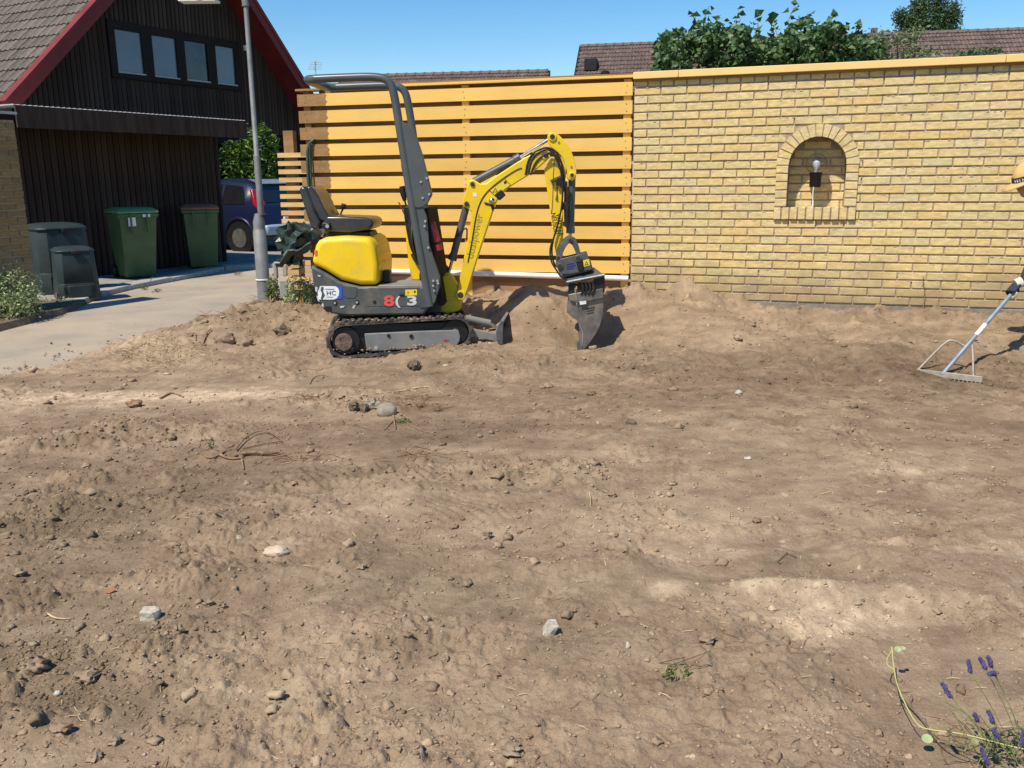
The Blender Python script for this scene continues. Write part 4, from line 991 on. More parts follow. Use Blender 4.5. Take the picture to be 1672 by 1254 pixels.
def plant(name, label, cat, base, blobs, n, size, mat, stems=6, aspect=.55, group=None, shell=.5, bend=.25, stem_r=.012, leaves_as_parts=0, part='foliage'):
    root = empty(name, tuple(base), 0, label, cat, group); base = np.array(base, float)
    c, d = blob_points(n, blobs, shell)
    v, f = leaf_cards(c, np.full(n, size), d * .5, aspect=aspect, bend=bend); leaf_object(part, v, f, mat, root, off=base)
    b = MB()
    for k in range(stems):
        t = blobs[k % len(blobs)]; e = np.array(t[:3]) + rng.normal(size=3) * np.array(t[3:6]) * .35
        mid = (base + e) / 2 + rng.normal(size=3) * .08
        b.tube([base - base + rng.normal(size=3) * np.array([.06, .06, 0]), mid - base, e - base], [stem_r, stem_r * .8, stem_r * .4], 5)
    if stems: b.build('stem', M['wood'], root)
    return root

def atd(px, py, depth):
    d = ray(px, py); return CAM + d * (depth / d[1])
# broad-leaved climber standing up behind the brick wall
def px_blob(px, py, rx, ry, depth, ry_d=.4):
    P = atd(px, py, depth); k = depth / F; return (P[0], P[1], P[2], rx * k, ry_d, ry * k)
D1 = 9.9
bl = [px_blob(*q) for q in [(1150, 72, 30, 34, D1), (1185, 85, 45, 40, D1), (1240, 92, 50, 28, D1), (1302, 78, 36, 36, D1), (1362, 82, 36, 32, D1), (1405, 88, 40, 26, D1), (1290, 95, 70, 25, D1), (1208, 62, 13, 20, D1), (1340, 60, 22, 22, D1)]]
vine = plant('broad_leaved_climber', 'tall dark green broad leaved climber sticking up above the brick wall coping', 'shrub', atd(1260, 330, D1 + .2), bl, 4200, .070, L_vine, 10, .85, bend=.35)
# single sprigs that stick out, leaf by leaf
lm = []
for q in range(4):
    v, f = leaf_cards(np.zeros((1, 3)), np.array([.10]), aspect=.9, bend=.4); me_ = bpy.data.meshes.new('leaf'); me_.from_pydata([tuple(p_) for p_ in v], [], [tuple(int(i) for i in p_) for p_ in f]); me_.materials.append(L_vine); set_rnd(me_, [0.0, 0.0]); lm.append(me_)
vb = np.array(vine.location)
for (xa, ya, xb, yb) in [(1150, 70, 1128, 22), (1150, 60, 1158, 10), (1200, 62, 1207, 12), (1240, 70, 1237, 22), (1290, 60, 1300, 4), (1300, 45, 1322, 22), (1355, 60, 1362, 20), (1365, 55, 1377, 40), (1395, 75, 1402, 34), (1120, 80, 1108, 58), (1270, 60, 1262, 28), (1312, 60, 1306, 25)]:
    A, B_ = atd(xa, ya, D1), atd(xb, yb, D1 + rng.uniform(-.2, .2))
    MB().tube([A - vb, (A + B_) / 2 + rng.normal(size=3) * .02 - vb, B_ - vb], [.007, .005, .003], 5).build('sprig', M['stem'], vine)
    for k in range(13):
        t = (k + .5) / 13; P = A * (1 - t) + B_ * t + rng.normal(size=3) * np.array([.045, .05, .02]) * (1.2 - .6 * t)
        o = place('leaf', random.choice(lm), vine, tuple(P - vb), (rng.uniform(-.7, .7), rng.uniform(-.7, .7), rng.uniform(0, 6.28))); s_ = rng.uniform(.7, 1.15); o.scale = (s_, s_, s_)
plant('broad_leaved_climber', 'separate dark leafy clump before the tiled roof left of the main climber', 'shrub', atd(1092, 330, D1 + .1), [px_blob(1092, 90, 26, 26, D1), px_blob(1098, 110, 34, 18, D1), px_blob(1086, 64, 12, 10, D1), px_blob(1105, 62, 12, 12, D1)], 620, .070, L_vine, 4, .85, bend=.35)
plant('flowering_shrub', 'loose pale small leaved shrub at the right end of the climber', 'shrub', atd(1470, 330, D1 + .3), [px_blob(1462, 80, 34, 28, D1), px_blob(1500, 92, 34, 16, D1), px_blob(1430, 70, 20, 20, D1), px_blob(1482, 60, 16, 14, D1)], 900, .05, L_light, 9, .45)
plant('garden_bush', 'low dark bush in front of the far tiled roof', 'bush', atd(1600, 330, 24), [px_blob(1590, 98, 34, 18, 24, .8), px_blob(1612, 92, 22, 12, 24, .6)], 700, .11, L_tree, 4, .5)
tr = plant('poplar_tree', 'upright feathery green tree rising beyond the far roof', 'tree', (atd(1515, 40, 62)[0], 62, 0), [px_blob(*q) for q in [(1515, 28, 38, 34, 62, 1.6), (1485, 38, 22, 24, 62, 1.2), (1548, 34, 22, 30, 62, 1.2), (1500, 10, 14, 24, 62, .8), (1530, 6, 14, 22, 62, .8), (1556, 20, 12, 22, 62, .8), (1470, 28, 12, 16, 62, .8), (1515, 70, 55, 40, 62, 2)]], 9000, .24, L_tree, 8, .4, shell=.25, stem_r=.10, part='crown')
MB().tube([(0, 0, -.1), (.05, 0, 3.5), (0, .05, 7), (0, 0, 10.5)], [.32, .26, .18, .05], 8).build('trunk', M['wood'], tr)
# laurel behind the car
DL = 21.3
plant('laurel_bush', 'big glossy sunlit green bush behind the blue car', 'bush', tuple(atd(415, 400, DL) * np.array([1, 1, 0])), [px_blob(*q) for q in [(385, 258, 28, 28, DL, .5), (425, 240, 30, 34, DL, .5), (412, 285, 45, 26, DL, .5), (448, 268, 16, 34, DL, .4), (375, 280, 22, 26, DL, .4), (430, 215, 10, 12, DL, .3), (452, 300, 14, 20, DL, .3)]], 2300, .14, L_laurel, 8, .42, bend=.3)
# hedge and ground plants left
plant('hedge_shrub', 'rounded small leaved shrub lit by the sun below the brick pier', 'shrub', (-5.62, 9.9, .06), [px_blob(*q) for q in [(18, 474, 42, 38, 9.9, .35), (40, 495, 24, 28, 9.8, .3), (5, 505, 35, 24, 9.7, .3), (-20, 490, 40, 45, 10, .4)]], 4200, .036, L_shrub, 10, .55)
plant('ground_cover', 'low flowering ground plants between shrub and compost bins', 'plant', (-5.62, 10.9, .05), [px_blob(*q) for q in [(80, 497, 26, 7, 11.0, .22), (105, 494, 22, 8, 11.2, .25), (128, 492, 14, 5, 11.4, .2), (115, 483, 8, 8, 11.4, .1), (65, 505, 14, 8, 10.7, .2), (50, 518, 20, 6, 10.4, .15), (95, 506, 18, 6, 10.9, .15), (20, 528, 20, 6, 10.0, .15)]], 2000, .032, L_shrub, 6, .6)
for (px, py, lab) in [(258, 476, 'small weed in the kerb joint below the green bin'), (236, 472, 'tiny dry weed at the kerb left of the green lidded bin'), (388, 448, 'small weed on the road edge left of the lamp post')]:
    q = gz(px, py, .02); plant('kerb_weed', lab, 'weed', tuple(q), [(q[0], q[1], q[2] + .02, .07, .05, .025)], 40, .03, L_weed, 2, .4, group='weeds along the kerb', stem_r=.003)
# weeds at the lamp post
DW = 10.4
plant('weed_clump', 'yellow green weeds growing against the lamp post foot', 'weed', tuple(atd(447, 490, DW)), [px_blob(445, 462, 9, 14, DW, .12), px_blob(452, 478, 10, 12, DW, .12), px_blob(440, 480, 6, 8, DW, .1)], 330, .05, L_weed, 6, .4, stem_r=.004)
plant('bramble_clump', 'tangled pale leafy weeds beside the excavator counterweight', 'weed', tuple(atd(490, 497, 9.6)), [px_blob(488, 470, 22, 20, 9.6, .2), px_blob(505, 480, 10, 22, 9.5, .15), px_blob(475, 488, 14, 9, 9.5, .15)], 800, .04, L_shrub, 12, .45, stem_r=.004)

# ------------------------------------------------------------------ lamp post
q = gz(432, 490, 0.0); lp = empty('lamp_post', (q[0], q[1], 0), 0, 'grey steel street lamp post standing between road and fence', 'lamp post')
MB().lathe([(.082, -.1), (.082, .88), (.076, .885), (.074, .92), (.072, 1.0), (.046, 1.09), (.042, 1.10)], (0, 0, 0), 20).build('base_tube', M['post'], lp, smooth=True)
MB().lathe([(.040, 1.08), (.040, 1.80), (.036, 1.815), (.031, 1.82), (.028, 3.62), (.022, 3.66)], (.035, 0, 0), 18).build('pole', M['post'], lp, smooth=True)
MB().box(.05, .062, -.04, .04, .35, .75).build('hatch', M['post'], lp)
MB().lathe([(.0895, .26), (.092, .262), (.092, .275), (.0895, .277)], (0, 0, 0), 20).build('band', M['white'], lp)
MB().tube([(.035, 0, 3.55), (.02, 0, 3.68), (-.10, 0, 3.72), (-.25, 0, 3.71)], .042, 10).build('bracket', M['post'], lp, smooth=True)
b = MB(); rings = []
for xx, w_, h_ in ((-.18, .05, .04), (-.26, .12, .07), (-.5, .15, .09), (-.78, .12, .07), (-.86, .03, .02)):
    rings.append([(xx, w_ * math.cos(a), 3.70 + h_ * math.sin(a)) for a in [2 * math.pi * k / 12 for k in range(12)]])
b.loft(rings).build('lamp_head', M['post'], lp, smooth=True)
MB().box(-.74, -.3, -.1, .1, 3.600, 3.625).build('lamp_lens', M['white'], lp)

# ------------------------------------------------------------------ bins
def wheelie(name, px, py, rz, lid_mat, label, sticker, lidcols):
    q = gz(px, py, .06); r = empty(name, (q[0], q[1], .055), rz, label, 'bin', 'wheelie bins by the garage')
    def ring(z, wx, wy, yo=0): return [(-wx, -wy + yo, z), (wx, -wy + yo, z), (wx, wy + yo, z), (-wx, wy + yo, z)]
    MB().loft([ring(.02, .215, .22, .03), ring(.06, .225, .235, .03), ring(.93, .275, .32), ring(.935, .30, .345), ring(.985, .30, .345)]).build('body', M['bin'], r, bevel=.022)
    MB().loft([ring(.99, .305, .35), ring(1.02, .305, .35), ring(1.065, .25, .29, .02), ring(1.075, .20, .24, .02)]).build('lid', lid_mat, r, bevel=.014)
    for s in (-1, 1):
        w_ = MB(); w_.tube([(s * .20, .27, .10), (s * .255, .27, .10)], .10, 16); o = w_.build('wheel', M['blk'], r)
        MB().tube([(s * .253, .27, .10), (s * .262, .27, .10)], .045, 12).build('hub', M['bin'], o)
    MB().tube([(-.24, .345, .97), (-.24, .40, .99), (.24, .40, .99), (.24, .345, .97)], .015, 8).build('handle', M['bin'], r)
    for s in (-1, 1): MB().box(s * .12 - .012, s * .12 + .012, -.365, -.33, .70, .98).build('rib', M['bin'], r)
    if sticker:
        MB().box(-.16, -.05, -.349, -.346, .80, .93).build('sticker', M['dwhite'], r); MB().box(.06, .17, -.352, -.349, .93, .975).build('sticker', M['dwhite'], r)
    return r
w1 = wheelie('wheelie_bin', 230, 452, R(40), M['binlid'], 'green wheelie bin with a light green lid and white stickers', True, 0)
w2 = wheelie('wheelie_bin', 333, 436, R(22), M['brlid'], 'green wheelie bin with a red brown lid beside the road kerb', False, 1)
w1.location.x -= .05
def composter(px, py, h, r0, r1, label, rz):
    q = gz(px, py, .06); r = empty('compost_bin', (q[0], q[1], .05), rz, label, 'compost bin', 'dark compost bins by the brick pier')
    def sq(z, w_, k=.28): 
        c = w_ * k; return [(-w_ + c, -w_, z), (w_ - c, -w_, z), (w_, -w_ + c, z), (w_, w_ - c, z), (w_ - c, w_, z), (-w_ + c, w_, z), (-w_, w_ - c, z), (-w_, -w_ + c, z)]
    MB().loft([sq(0, r0), sq(h * .30, r0 * .98), sq(h * .305, r0 * .965), sq(h * .31, r0 * .975), sq(h * .9, r1 * 1.02)]).build('body', M['compost'], r, bevel=.02)
    MB().loft([sq(h * .9, r1 * 1.06), sq(h * .93, r1 * 1.08), sq(h * .985, r1 * .85), sq(h, r1 * .55)]).build('lid', M['compost'], r, bevel=.015)
    MB().box(-.05, .05, -r1 * 1.16, -r1 * 1.0, h * .86, h * .93).build('latch', M['blk'], r, bevel=.008)
    MB().box(-r0 * .55, r0 * .55, -r0 * 1.025, -r0 * .95, .03, h * .27).build('hatch', M['compost'], r, bevel=.01)
    for s in (-1, 1): MB().box(s * r0 * .7 - .012, s * r0 * .7 + .012, -r0 * 1.01, -r0 * .9, .08, h * .25).build('vent_slot', M['blk'], r)
    return r
composter(100, 474, .93, .36, .32, 'taller dark compost bin behind the smaller one at the pier', R(50))
composter(127, 484, .66, .25, .22, 'smaller dark compost bin with a lower hatch in front of the taller', R(35))

# ------------------------------------------------------------------ blue car
q = gz(436, 416, 0.0); CARZ = .03
ca = FG.a + math.pi / 2       # car x axis points forward, away from the road
car = empty('parked_car', (q[0] + .469 * .86, q[1] + .883 * .86, CARZ), ca, 'blue hatchback parked nose in between garage and slatted screen', 'car')
# car frame: x forward from the rear bumper, y to the left; near side is y=+? (left side faces the camera)
CWD = .86
side = [(0.0, .42), (.02, .60), (.06, .74), (.10, .92), (.16, .98)]
prof = [(0.03, .30), (0.0, .42), (0.0, .58), (.05, .66), (.08, .93), (.20, 1.02), (.42, 1.38), (.62, 1.47), (1.2, 1.52), (1.9, 1.50), (2.35, 1.40), (2.95, 1.02), (3.75, .90), (4.05, .74), (4.12, .5), (4.08, .30)]
def sect(x):
    xs_ = [p[0] for p in prof[1:-1]]; zs_ = [p[1] for p in prof[1:-1]]
    return float(np.interp(x, xs_, zs_))
rings = []
for x in [0.0, .03, .08, .14, .22, .32, .45, .62, .9, 1.3, 1.8, 2.3, 2.6, 2.95, 3.4, 3.8, 4.02, 4.12]:
    zt = sect(x); bw = CWD * (1 - .10 * max(0, (x - 3.4) / .7) ** 2 - .06 * max(0, (.3 - x) / .3) ** 2)
    belt = min(.97, zt - .02); tw = bw - max(0, (zt - .97)) * .36
    rings.append([(x, -bw + .03, .24), (x, -bw, .42), (x, -bw, .70), (x, -bw + .02, belt), (x, -tw, zt - .07 * (zt > 1)), (x, -tw * .75, zt), (x, 0, zt + .015), (x, tw * .75, zt), (x, tw, zt - .07 * (zt > 1)), (x, bw - .02, belt), (x, bw, .70), (x, bw, .42), (x, bw - .03, .24)])
body = MB().loft(rings).build('body', M['carblue_shaded'], car, smooth=True, fix=True)
def side_pt(x, z, s, o=.006):
    zt = sect(x); belt = .97; tw = CWD - max(0, zt - .97) * .36
    t = (z - belt) / max(.05, (zt - .07) - belt); y = (CWD - .02) * (1 - t) + tw * t
    return (x, s * (y + o), z)
for s in (-1, 1):
    for poly in ([(.55, 1.0), (.60, 1.20), (.68, 1.36), (1.18, 1.41), (1.20, 1.0)], [(1.28, 1.0), (1.26, 1.41), (1.85, 1.40), (2.25, 1.29), (2.66, 1.02)]):
        v = [side_pt(x, z, s, .010) for x, z in poly]; v2 = [side_pt(x, z, s, -.01) for x, z in poly]; n = len(v)
        MB().add(v + v2, [tuple(range(n)), tuple(range(2 * n - 1, n - 1, -1))] + [(i, n + i, n + (i + 1) % n, (i + 1) % n) for i in range(n)]).build('side_window', M['glassd'], car, fix=True)
MB().add([(.19, -.62, 1.03), (.19, .62, 1.03), (.41, .56, 1.37), (.41, -.56, 1.37)], [(0, 1, 2, 3)]).build('rear_window', M['glassd'], car).location.x = -.012
for s in (-1, 1):
    b = MB(); v = [(.04, s * .86, .80), (.10, s * .60, .78), (.16, s * .66, 1.05), (.33, s * .70, 1.30), (.38, s * .80, 1.30), (.26, s * .865, 1.0)]
    b.add([(p[0] - .02, p[1], p[2]) for p in v] + [(p[0] + .06, p[1] * .97, p[2]) for p in v], [tuple(range(6)), tuple(range(11, 5, -1))] + [(i, 6 + i, 6 + (i + 1) % 6, (i + 1) % 6) for i in range(6)])
    b.build('tail_light', M['tail'], car, fix=True, bevel=.012)
MB().box(-.05, .16, -.84, .84, .36, .58).build('rear_bumper', M['carlight'], car, bevel=.05)
MB().box(-.03, .16, -.80, .80, .24, .355).build('bumper_skirt', M['blk'], car, bevel=.02)
MB().box(-.012, .03, -.26, .26, .62, .73).build('plate_recess', M['white'], car)
for x in (.72, 3.25):
    for s in (-1, 1):
        w_ = MB().tube([(x, s * .64, .30), (x, s * .875, .30)], .305, 24).build('wheel', M['blk'], car)
        MB().tube([(x, s * .86, .30), (x, s * .885, .30)], .20, 18).build('rim', M['gry'], w_)
        MB().tube([(x + .40 * math.cos(a), s * .865, .31 + .40 * math.sin(a)) for a in [math.pi * k / 14 for k in range(15)]], .035, 8).build('wheel_arch', M['carblue_shaded'], car, smooth=True)
        MB().tube([(x, s * .66, .31), (x, s * .868, .31)], .37, 24).build('arch_liner', M['blk'], car)
MB().add([(.36, -.6, 1.40), (.36, .6, 1.40), (.64, .58, 1.50), (.64, -.58, 1.50)], [(0, 1, 2, 3), (3, 2, 1, 0)]).build('roof_spoiler', M['carlight'], car).location.z = .012

# ------------------------------------------------------------------ tarp, blocks and timber at the fence end
P = atd(482, 440, 9.35)
rings = []; npt = 26
for k in range(13):
    t = k / 12; py_ = 366 + 66 * t; c = atd(482 - 3 * t + 5 * math.sin(t * 5), py_, 9.38); wx = (.155 + .05 * math.sin(t * 7) - .10 * abs(t - .4) ** 2 * 2) * (.55 if k in (0,) else 1); ring = []
    for i in range(npt):
        a = 2 * math.pi * i / npt
        rr = 1 + .22 * math.sin(a * 5 + t * 6) + .16 * math.sin(a * 9 - t * 11) + .12 * rng.normal()
        ring.append((c[0] + wx * rr * math.cos(a), c[1] + .13 * rr * math.sin(a), c[2] + .02 * rng.normal()))
    rings.append(ring)
b = MB().loft(rings); tag(b.build('crumpled_tarp', M['tarp']), 'crumpled dark green tarp hanging at the foot of the fence end', 'tarp')
b = MB(); v = []; 
for k in range(9):
    t = k / 8; a = atd(507 - 58 * t, 400 + 30 * t + 4 * math.sin(t * 9), 9.2); v.append((a + np.array([0, 0, .035 + .02 * math.sin(t * 12)]), a + np.array([0, .05, -.02])))
b.add([p for q_ in v for p in q_], [(2 * k, 2 * k + 1, 2 * k + 3, 2 * k + 2) for k in range(8)]); o = b.build('tarp_fold', M['tarp'], bpy.data.objects['crumpled_tarp']); o.modifiers.new('t', 'SOLIDIFY').thickness = .02
for (xa, ya, xb, yb, lab, mt) in [(446.5, 428, 454, 455, 'narrow upright grey concrete block next to the lamp post', 'concrete'), (461.5, 431, 470, 450, 'short grey concrete block right of the narrow one', 'concrete'), (457, 457, 471, 486, 'large pale grey concrete block standing among the weeds', 'concrete')]:
    dd = 9.9 if mt == 'concrete' and ya < 440 else 9.8
    A, B_ = atd(xa, ya, dd), atd(xb, yb, dd)
    w_, h_ = (B_[0] - A[0]) / 2, (A[2] - B_[2]) / 2
    o = MB().box(-w_, w_, -.07, .07, -h_, h_ + .0).build('concrete_block', M['concrete'], None, bevel=.008); o.location = (A + B_) / 2; o.rotation_euler = (0, 0, .15); tag(o, lab, 'block', 'loose concrete blocks')
for (xa, ya, xb, yb, lab) in [(471, 428, 490, 437, 'upper short orange timber offcut below the tarp'), (471, 440, 490, 449, 'lower short orange timber offcut below the tarp')]:
    A, B_ = atd(xa, ya, 9.75), atd(xb, yb, 9.75); w_, h_ = (B_[0] - A[0]) / 2, (A[2] - B_[2]) / 2
    o = MB().box(-w_, w_, -.05, .25, -h_, h_).build('timber_offcut', M['slatwood'], None); o.location = (A + B_) / 2; tag(o, lab, 'timber', 'timber offcuts at the fence end')

# ------------------------------------------------------------------ mini excavator
ex = empty('mini_excavator', tuple(FB.o), FB.a, 'yellow and dark grey mini excavator parked on tracks before the plank fence', 'excavator')
def bp(pts, y=0.0): return [FB.at(px, py, y) for px, py in pts]
def b3(px, py, y): x, z = FB.at(px, py, y); return (x, y, z)
WB = .34
shell = bp([(507, 433), (529, 444.5), (554, 460), (587, 468), (618, 467.5), (698, 467), (701, 500), (692, 514), (566, 516), (540, 512), (519, 491), (511, 463)], -WB)
ho = MB().prism(shell, -WB, WB).build('body', M['gry'], ex, bevel=.018, fix=True)
hood = bp([(507, 431), (514, 401), (519, 393), (530, 388), (562, 386), (598, 388), (606, 393), (612, 405), (617.5, 432), (617.5, 466), (588, 466), (556, 458), (530, 442)], -WB)
ho2 = MB().prism(hood, -WB + .004, WB - .004).build('engine_hood', M['yel'], ex, bevel=.045, fix=True, seg=4)
fl = bp([(617, 467), (700, 466.5), (700, 472), (617, 473)], -WB)
MB().prism([(p[0], p[1] + .006) for p in fl], -WB - .006, WB).build('floor_plate', M['plate'], ex, bevel=.006, fix=True)
x0, z0 = FB.at(590, 516, -WB); x1, z1 = FB.at(690, 524, -WB)
MB().tube([(0, 0, z0 + .05), (0, 0, z0 - .06)], .24, 24).build('slew_ring', M['blk'], ex)
# panels, bolts and prints on the near side
def nplate(name, pts, mat, y=-WB, t=.004, bev=.0): return MB().prism(bp(pts, y), y - t, y + .004).build(name, mat, ex, fix=True, bevel=bev)
nplate('access_panel', [(560, 465.5), (583, 469), (583, 483), (578, 487), (566, 487), (560, 483)], M['gry'], bev=.003)
nplate('side_skirt', [(601, 470), (697, 470), (697, 500), (601, 500)], M['gry'], t=.003, bev=.002)
nplate('front_pillar', [(686, 470), (697, 470), (697, 502), (686, 502)], M['gry'], t=.010, bev=.003)
for px, py in [(547, 494.5), (583, 493.5)]:
    c = b3(px, py, -WB); MB().tube([(c[0], -WB - .005, c[2]), (c[0], -WB + .01, c[2])], .020, 16).build('bolt_recess', M['blk'], ex); MB().tube([(c[0], -WB - .010, c[2]), (c[0], -WB, c[2])], .011, 6).build('bolt', M['bolt'], ex)
c = b3(612, 493.5, -WB); MB().tube([(c[0], -WB - .005, c[2]), (c[0], -WB + .01, c[2])], .016, 16).build('bolt_recess', M['blk'], ex)
c = b3(656, 480.5, -WB); MB().tube([(c[0] - .02, -WB - .006, c[2]), (c[0] + .02, -WB - .006, c[2])], .010, 8).build('latch', M['blk'], ex)
nplate('exhaust_slot', [(527, 502), (541, 500), (542, 510), (533, 509)], M['blk'], t=.003)
def ntext(body, px, py, hpx, mat, y=-WB, rot=0, sx=1.0, name='lettering', size=None, lab=None, bold=.0):
    x, z = FB.at(px, py, y); s_ = size or hpx / 192.0 * 1.38
    return text_part(name, body, s_, Matrix.Translation((x, y - .0062, z)) @ Matrix.Rotation(R(90), 4, 'X') @ Matrix.Rotation(R(rot), 4, 'Z'), mat, ex, sx=sx, label=lab, bold=bold)
ntext('8', 635.5, 492, 17, M['dred'], sx=1.45, name='model_number', lab='red digit 8', bold=.035)
ntext('(', 649, 491.5, 14, M['dgrey'], sx=1.3, name='model_number', lab='worn grey zero', bold=.03)
ntext('3', 673, 491.5, 15, M['dgrey'], sx=1.75, name='model_number', lab='grey digit 3', bold=.035)
nplate('warning_label', [(662, 473), (681, 472.5), (681, 482), (662, 482.5)], M['dyel'], t=.0052)
nplate('label_print', [(665, 475.5), (668, 475.5), (668, 480), (665, 480)], M['dorange'], t=.0058); nplate('label_print', [(676, 474.5), (679, 474.5), (679, 478), (676, 478)], M['dblack'], t=.0058)
sr = nplate('rental_sticker', [(523, 467), (548, 467.5), (552, 470), (554, 475), (553.5, 482), (550, 487), (546, 489), (520, 489), (519, 477)], M['dwhite'], t=.0045)
nplate('sticker_edge', [(549.5, 467.5), (559, 468.5), (559.5, 487), (549, 488.5), (553.5, 483), (554.5, 475), (552.5, 470)], M['dblue'], t=.0047)
nplate('scuff', [(525, 468), (529, 469), (528, 476), (531, 482), (527, 489), (524, 488), (526, 479), (523.5, 474)], M['gry'], t=.0052)
ntext('HC', 541, 478.6, 7.5, M['dblue2'], sx=1.1, name='sticker_lettering')
nplate('sticker_line', [(531, 471.4), (546, 471.8), (546, 473.0), (531, 472.6)], M['dblue2'], t=.0052); nplate('sticker_line', [(534, 484.4), (544, 484.6), (544, 485.6), (534, 485.4)], M['dblue2'], t=.0052)
nplate('reflector', [(513.2, 408.5), (517.4, 408.5), (517.4, 416), (513.2, 416)], M['dorange'], y=-WB + .004, t=.006)
for pts in ([(515, 468), (518.5, 469), (518, 477), (515, 475)], [(517, 483), (520, 484), (522, 493), (519, 491)], [(555, 500), (563, 499), (561, 502), (556, 503)], [(526, 495), (529, 497), (528, 501), (525, 499)], [(519, 449), (524, 450), (523, 452), (519, 451)], [(575, 503), (577, 499), (581, 498), (578, 504)]):
    nplate('paint_scratch', pts, M['dgrey'], t=.0042)
# seat
sy = .215
MB().prism(bp([(487, 309), (493, 304.5), (499, 305), (503, 310), (514, 345), (523, 362), (522, 374), (514, 377), (507, 372), (500, 350)], -sy), -sy, sy).build('seat_shell', M['vinyl'], ex, bevel=.03, fix=True, seg=3)
MB().prism(bp([(498, 305), (505, 304), (512, 309), (520, 322), (528, 340), (536, 352), (534, 364), (521, 360), (511, 340)], -sy), -sy + .012, sy - .012).build('backrest', M['vinyl'], ex, bevel=.035, fix=True, seg=4)
MB().prism(bp([(528, 360), (533, 353), (560, 353.5), (598, 355), (607, 358), (610, 366), (604, 375), (570, 380), (535, 379), (526, 371)], -sy), -sy, sy).build('seat_cushion', M['vinyl'], ex, bevel=.035, fix=True, seg=4)
MB().prism(bp([(530, 378), (602, 378), (606, 387), (526, 387)], -.16), -.16, .16).build('seat_base', M['blk'], ex, bevel=.01, fix=True)
c = b3(532, 369, -sy); MB().box(c[0] - .03, c[0] + .045, -sy - .03, -sy, c[2] - .045, c[2] + .03).build('seat_hinge', M['blk'], ex, bevel=.012)
MB().tube([(c[0] + .02, -sy - .034, c[2]), (c[0] + .02, -sy - .02, c[2])], .016, 10).build('hinge_cap', M['bolt'], ex)
c = b3(530.5, 377, -sy); MB().tube([(c[0] - .01, -sy - .03, c[2]), (c[0] + .02, -sy + .02, c[2])], .02, 10).build('adjuster_knob', M['cyl'], ex, bevel=.004)
a, c = b3(555, 352, .2), b3(560, 341, .2); lv = MB().tube([a, c], .008, 8).build('lever', M['blk'], ex); a2 = b3(562, 333, .2)
MB().tube([c, a2], .024, 8).build('knob', M['blk'], lv, bevel=.004)
# roll bar: two bent tubes joined behind the seat, bolted to plates
def pathpts(pts, y): return [b3(px, py, y) for px, py in pts]
def smooth(P, n=3):
    P = [Vector(p) for p in P]
    for _ in range(n):
        Q = [P[0]]
        for i in range(len(P) - 1): Q += [P[i] * .75 + P[i + 1] * .25, P[i] * .25 + P[i + 1] * .75]
        P = Q + [P[-1]]
    return P
ny, fy = -.335, .335
near = smooth(pathpts([(512, 129), (560, 126.8), (618, 125), (638, 133), (645, 160), (655, 225), (672, 330), (690, 433), (702, 500)], ny))
# the far tube runs parallel to the near one, one machine width away
far = [Vector((p.x, fy, p.z)) for p in near]
r_ = .0335
n0 = near[0]; loopend = [Vector((n0.x + .02, ny, n0.z)), Vector((n0.x - .05, ny + .02, n0.z)), Vector((n0.x - .075, ny + .09, n0.z)), Vector((n0.x - .075, 0, n0.z)), Vector((n0.x - .075, fy - .09, n0.z)), Vector((n0.x - .05, fy - .02, n0.z)), Vector((n0.x + .02, fy, n0.z))]
rb_ = MB().tube(near[::-1][:-1] + smooth(loopend, 2) + far[1:], r_, 14).build('roll_bar', M['gry2'], ex, smooth=True)
plu = bp([(651, 196), (657, 199), (673, 206), (680, 222), (691, 255), (705, 312), (706, 318), (699, 331), (692, 338), (682, 340), (672, 335), (664, 290)], ny)
MB().prism(plu, ny - .022, ny + .022).build('upper_post_plate', M['gry2'], ex, bevel=.006, fix=True)
pll = bp([(668, 325), (690, 336), (697, 352), (701, 398), (718.5, 451), (719, 466), (711, 493), (704, 500), (696, 500), (690, 433)], ny)
MB().prism(pll, ny - .012, ny + .012).build('lower_post_plate', M['gry2'], ex, bevel=.006, fix=True)
plf = bp([(690, 420), (700, 430), (718.5, 451), (719, 466), (711, 493), (704, 500), (696, 500)], ny); MB().prism(plf, fy - .03, fy + .02).build('lower_post_plate', M['gry2'], ex, bevel=.006, fix=True)
for px, py in [(688, 297), (697.5, 291), (701.5, 317), (691, 323), (695, 361), (694, 369), (700, 404), (708, 458), (715, 458), (708, 466), (716, 462), (709.5, 474)]:
    c = b3(px, py, ny); MB().tube([(c[0], ny - .030, c[2]), (c[0], ny - .010, c[2])], .010, 6).build('bolt', M['bolt'], ex)
a = smooth(pathpts([(657, 259), (656, 272), (662, 292), (668, 300)], ny - .01), 2); MB().tube(a, .008, 8).build('grab_wire', M['gry2'], ex, smooth=True)
# fire extinguisher and dark guard between the posts
a, c = b3(702, 364, -.22), b3(716, 410, -.22); e_ = MB().tube([a, c], .046, 16).build('fire_extinguisher', M['exred'], ex, smooth=True, bevel=.008)
m1, m2 = Vector(a).lerp(Vector(c), .68), Vector(a).lerp(Vector(c), .76); MB().tube([m1, m2], .049, 16).build('bracket_strap', M['blk'], e_)
MB().prism(bp([(692, 340), (698, 340), (724, 500), (716, 500)], -.30), -.30, .31).build('front_guard', pmat('matt_guard', (.022, .020, .018), .85, var=.2, scale=6, spec=.12), ex, bevel=.008, fix=True)
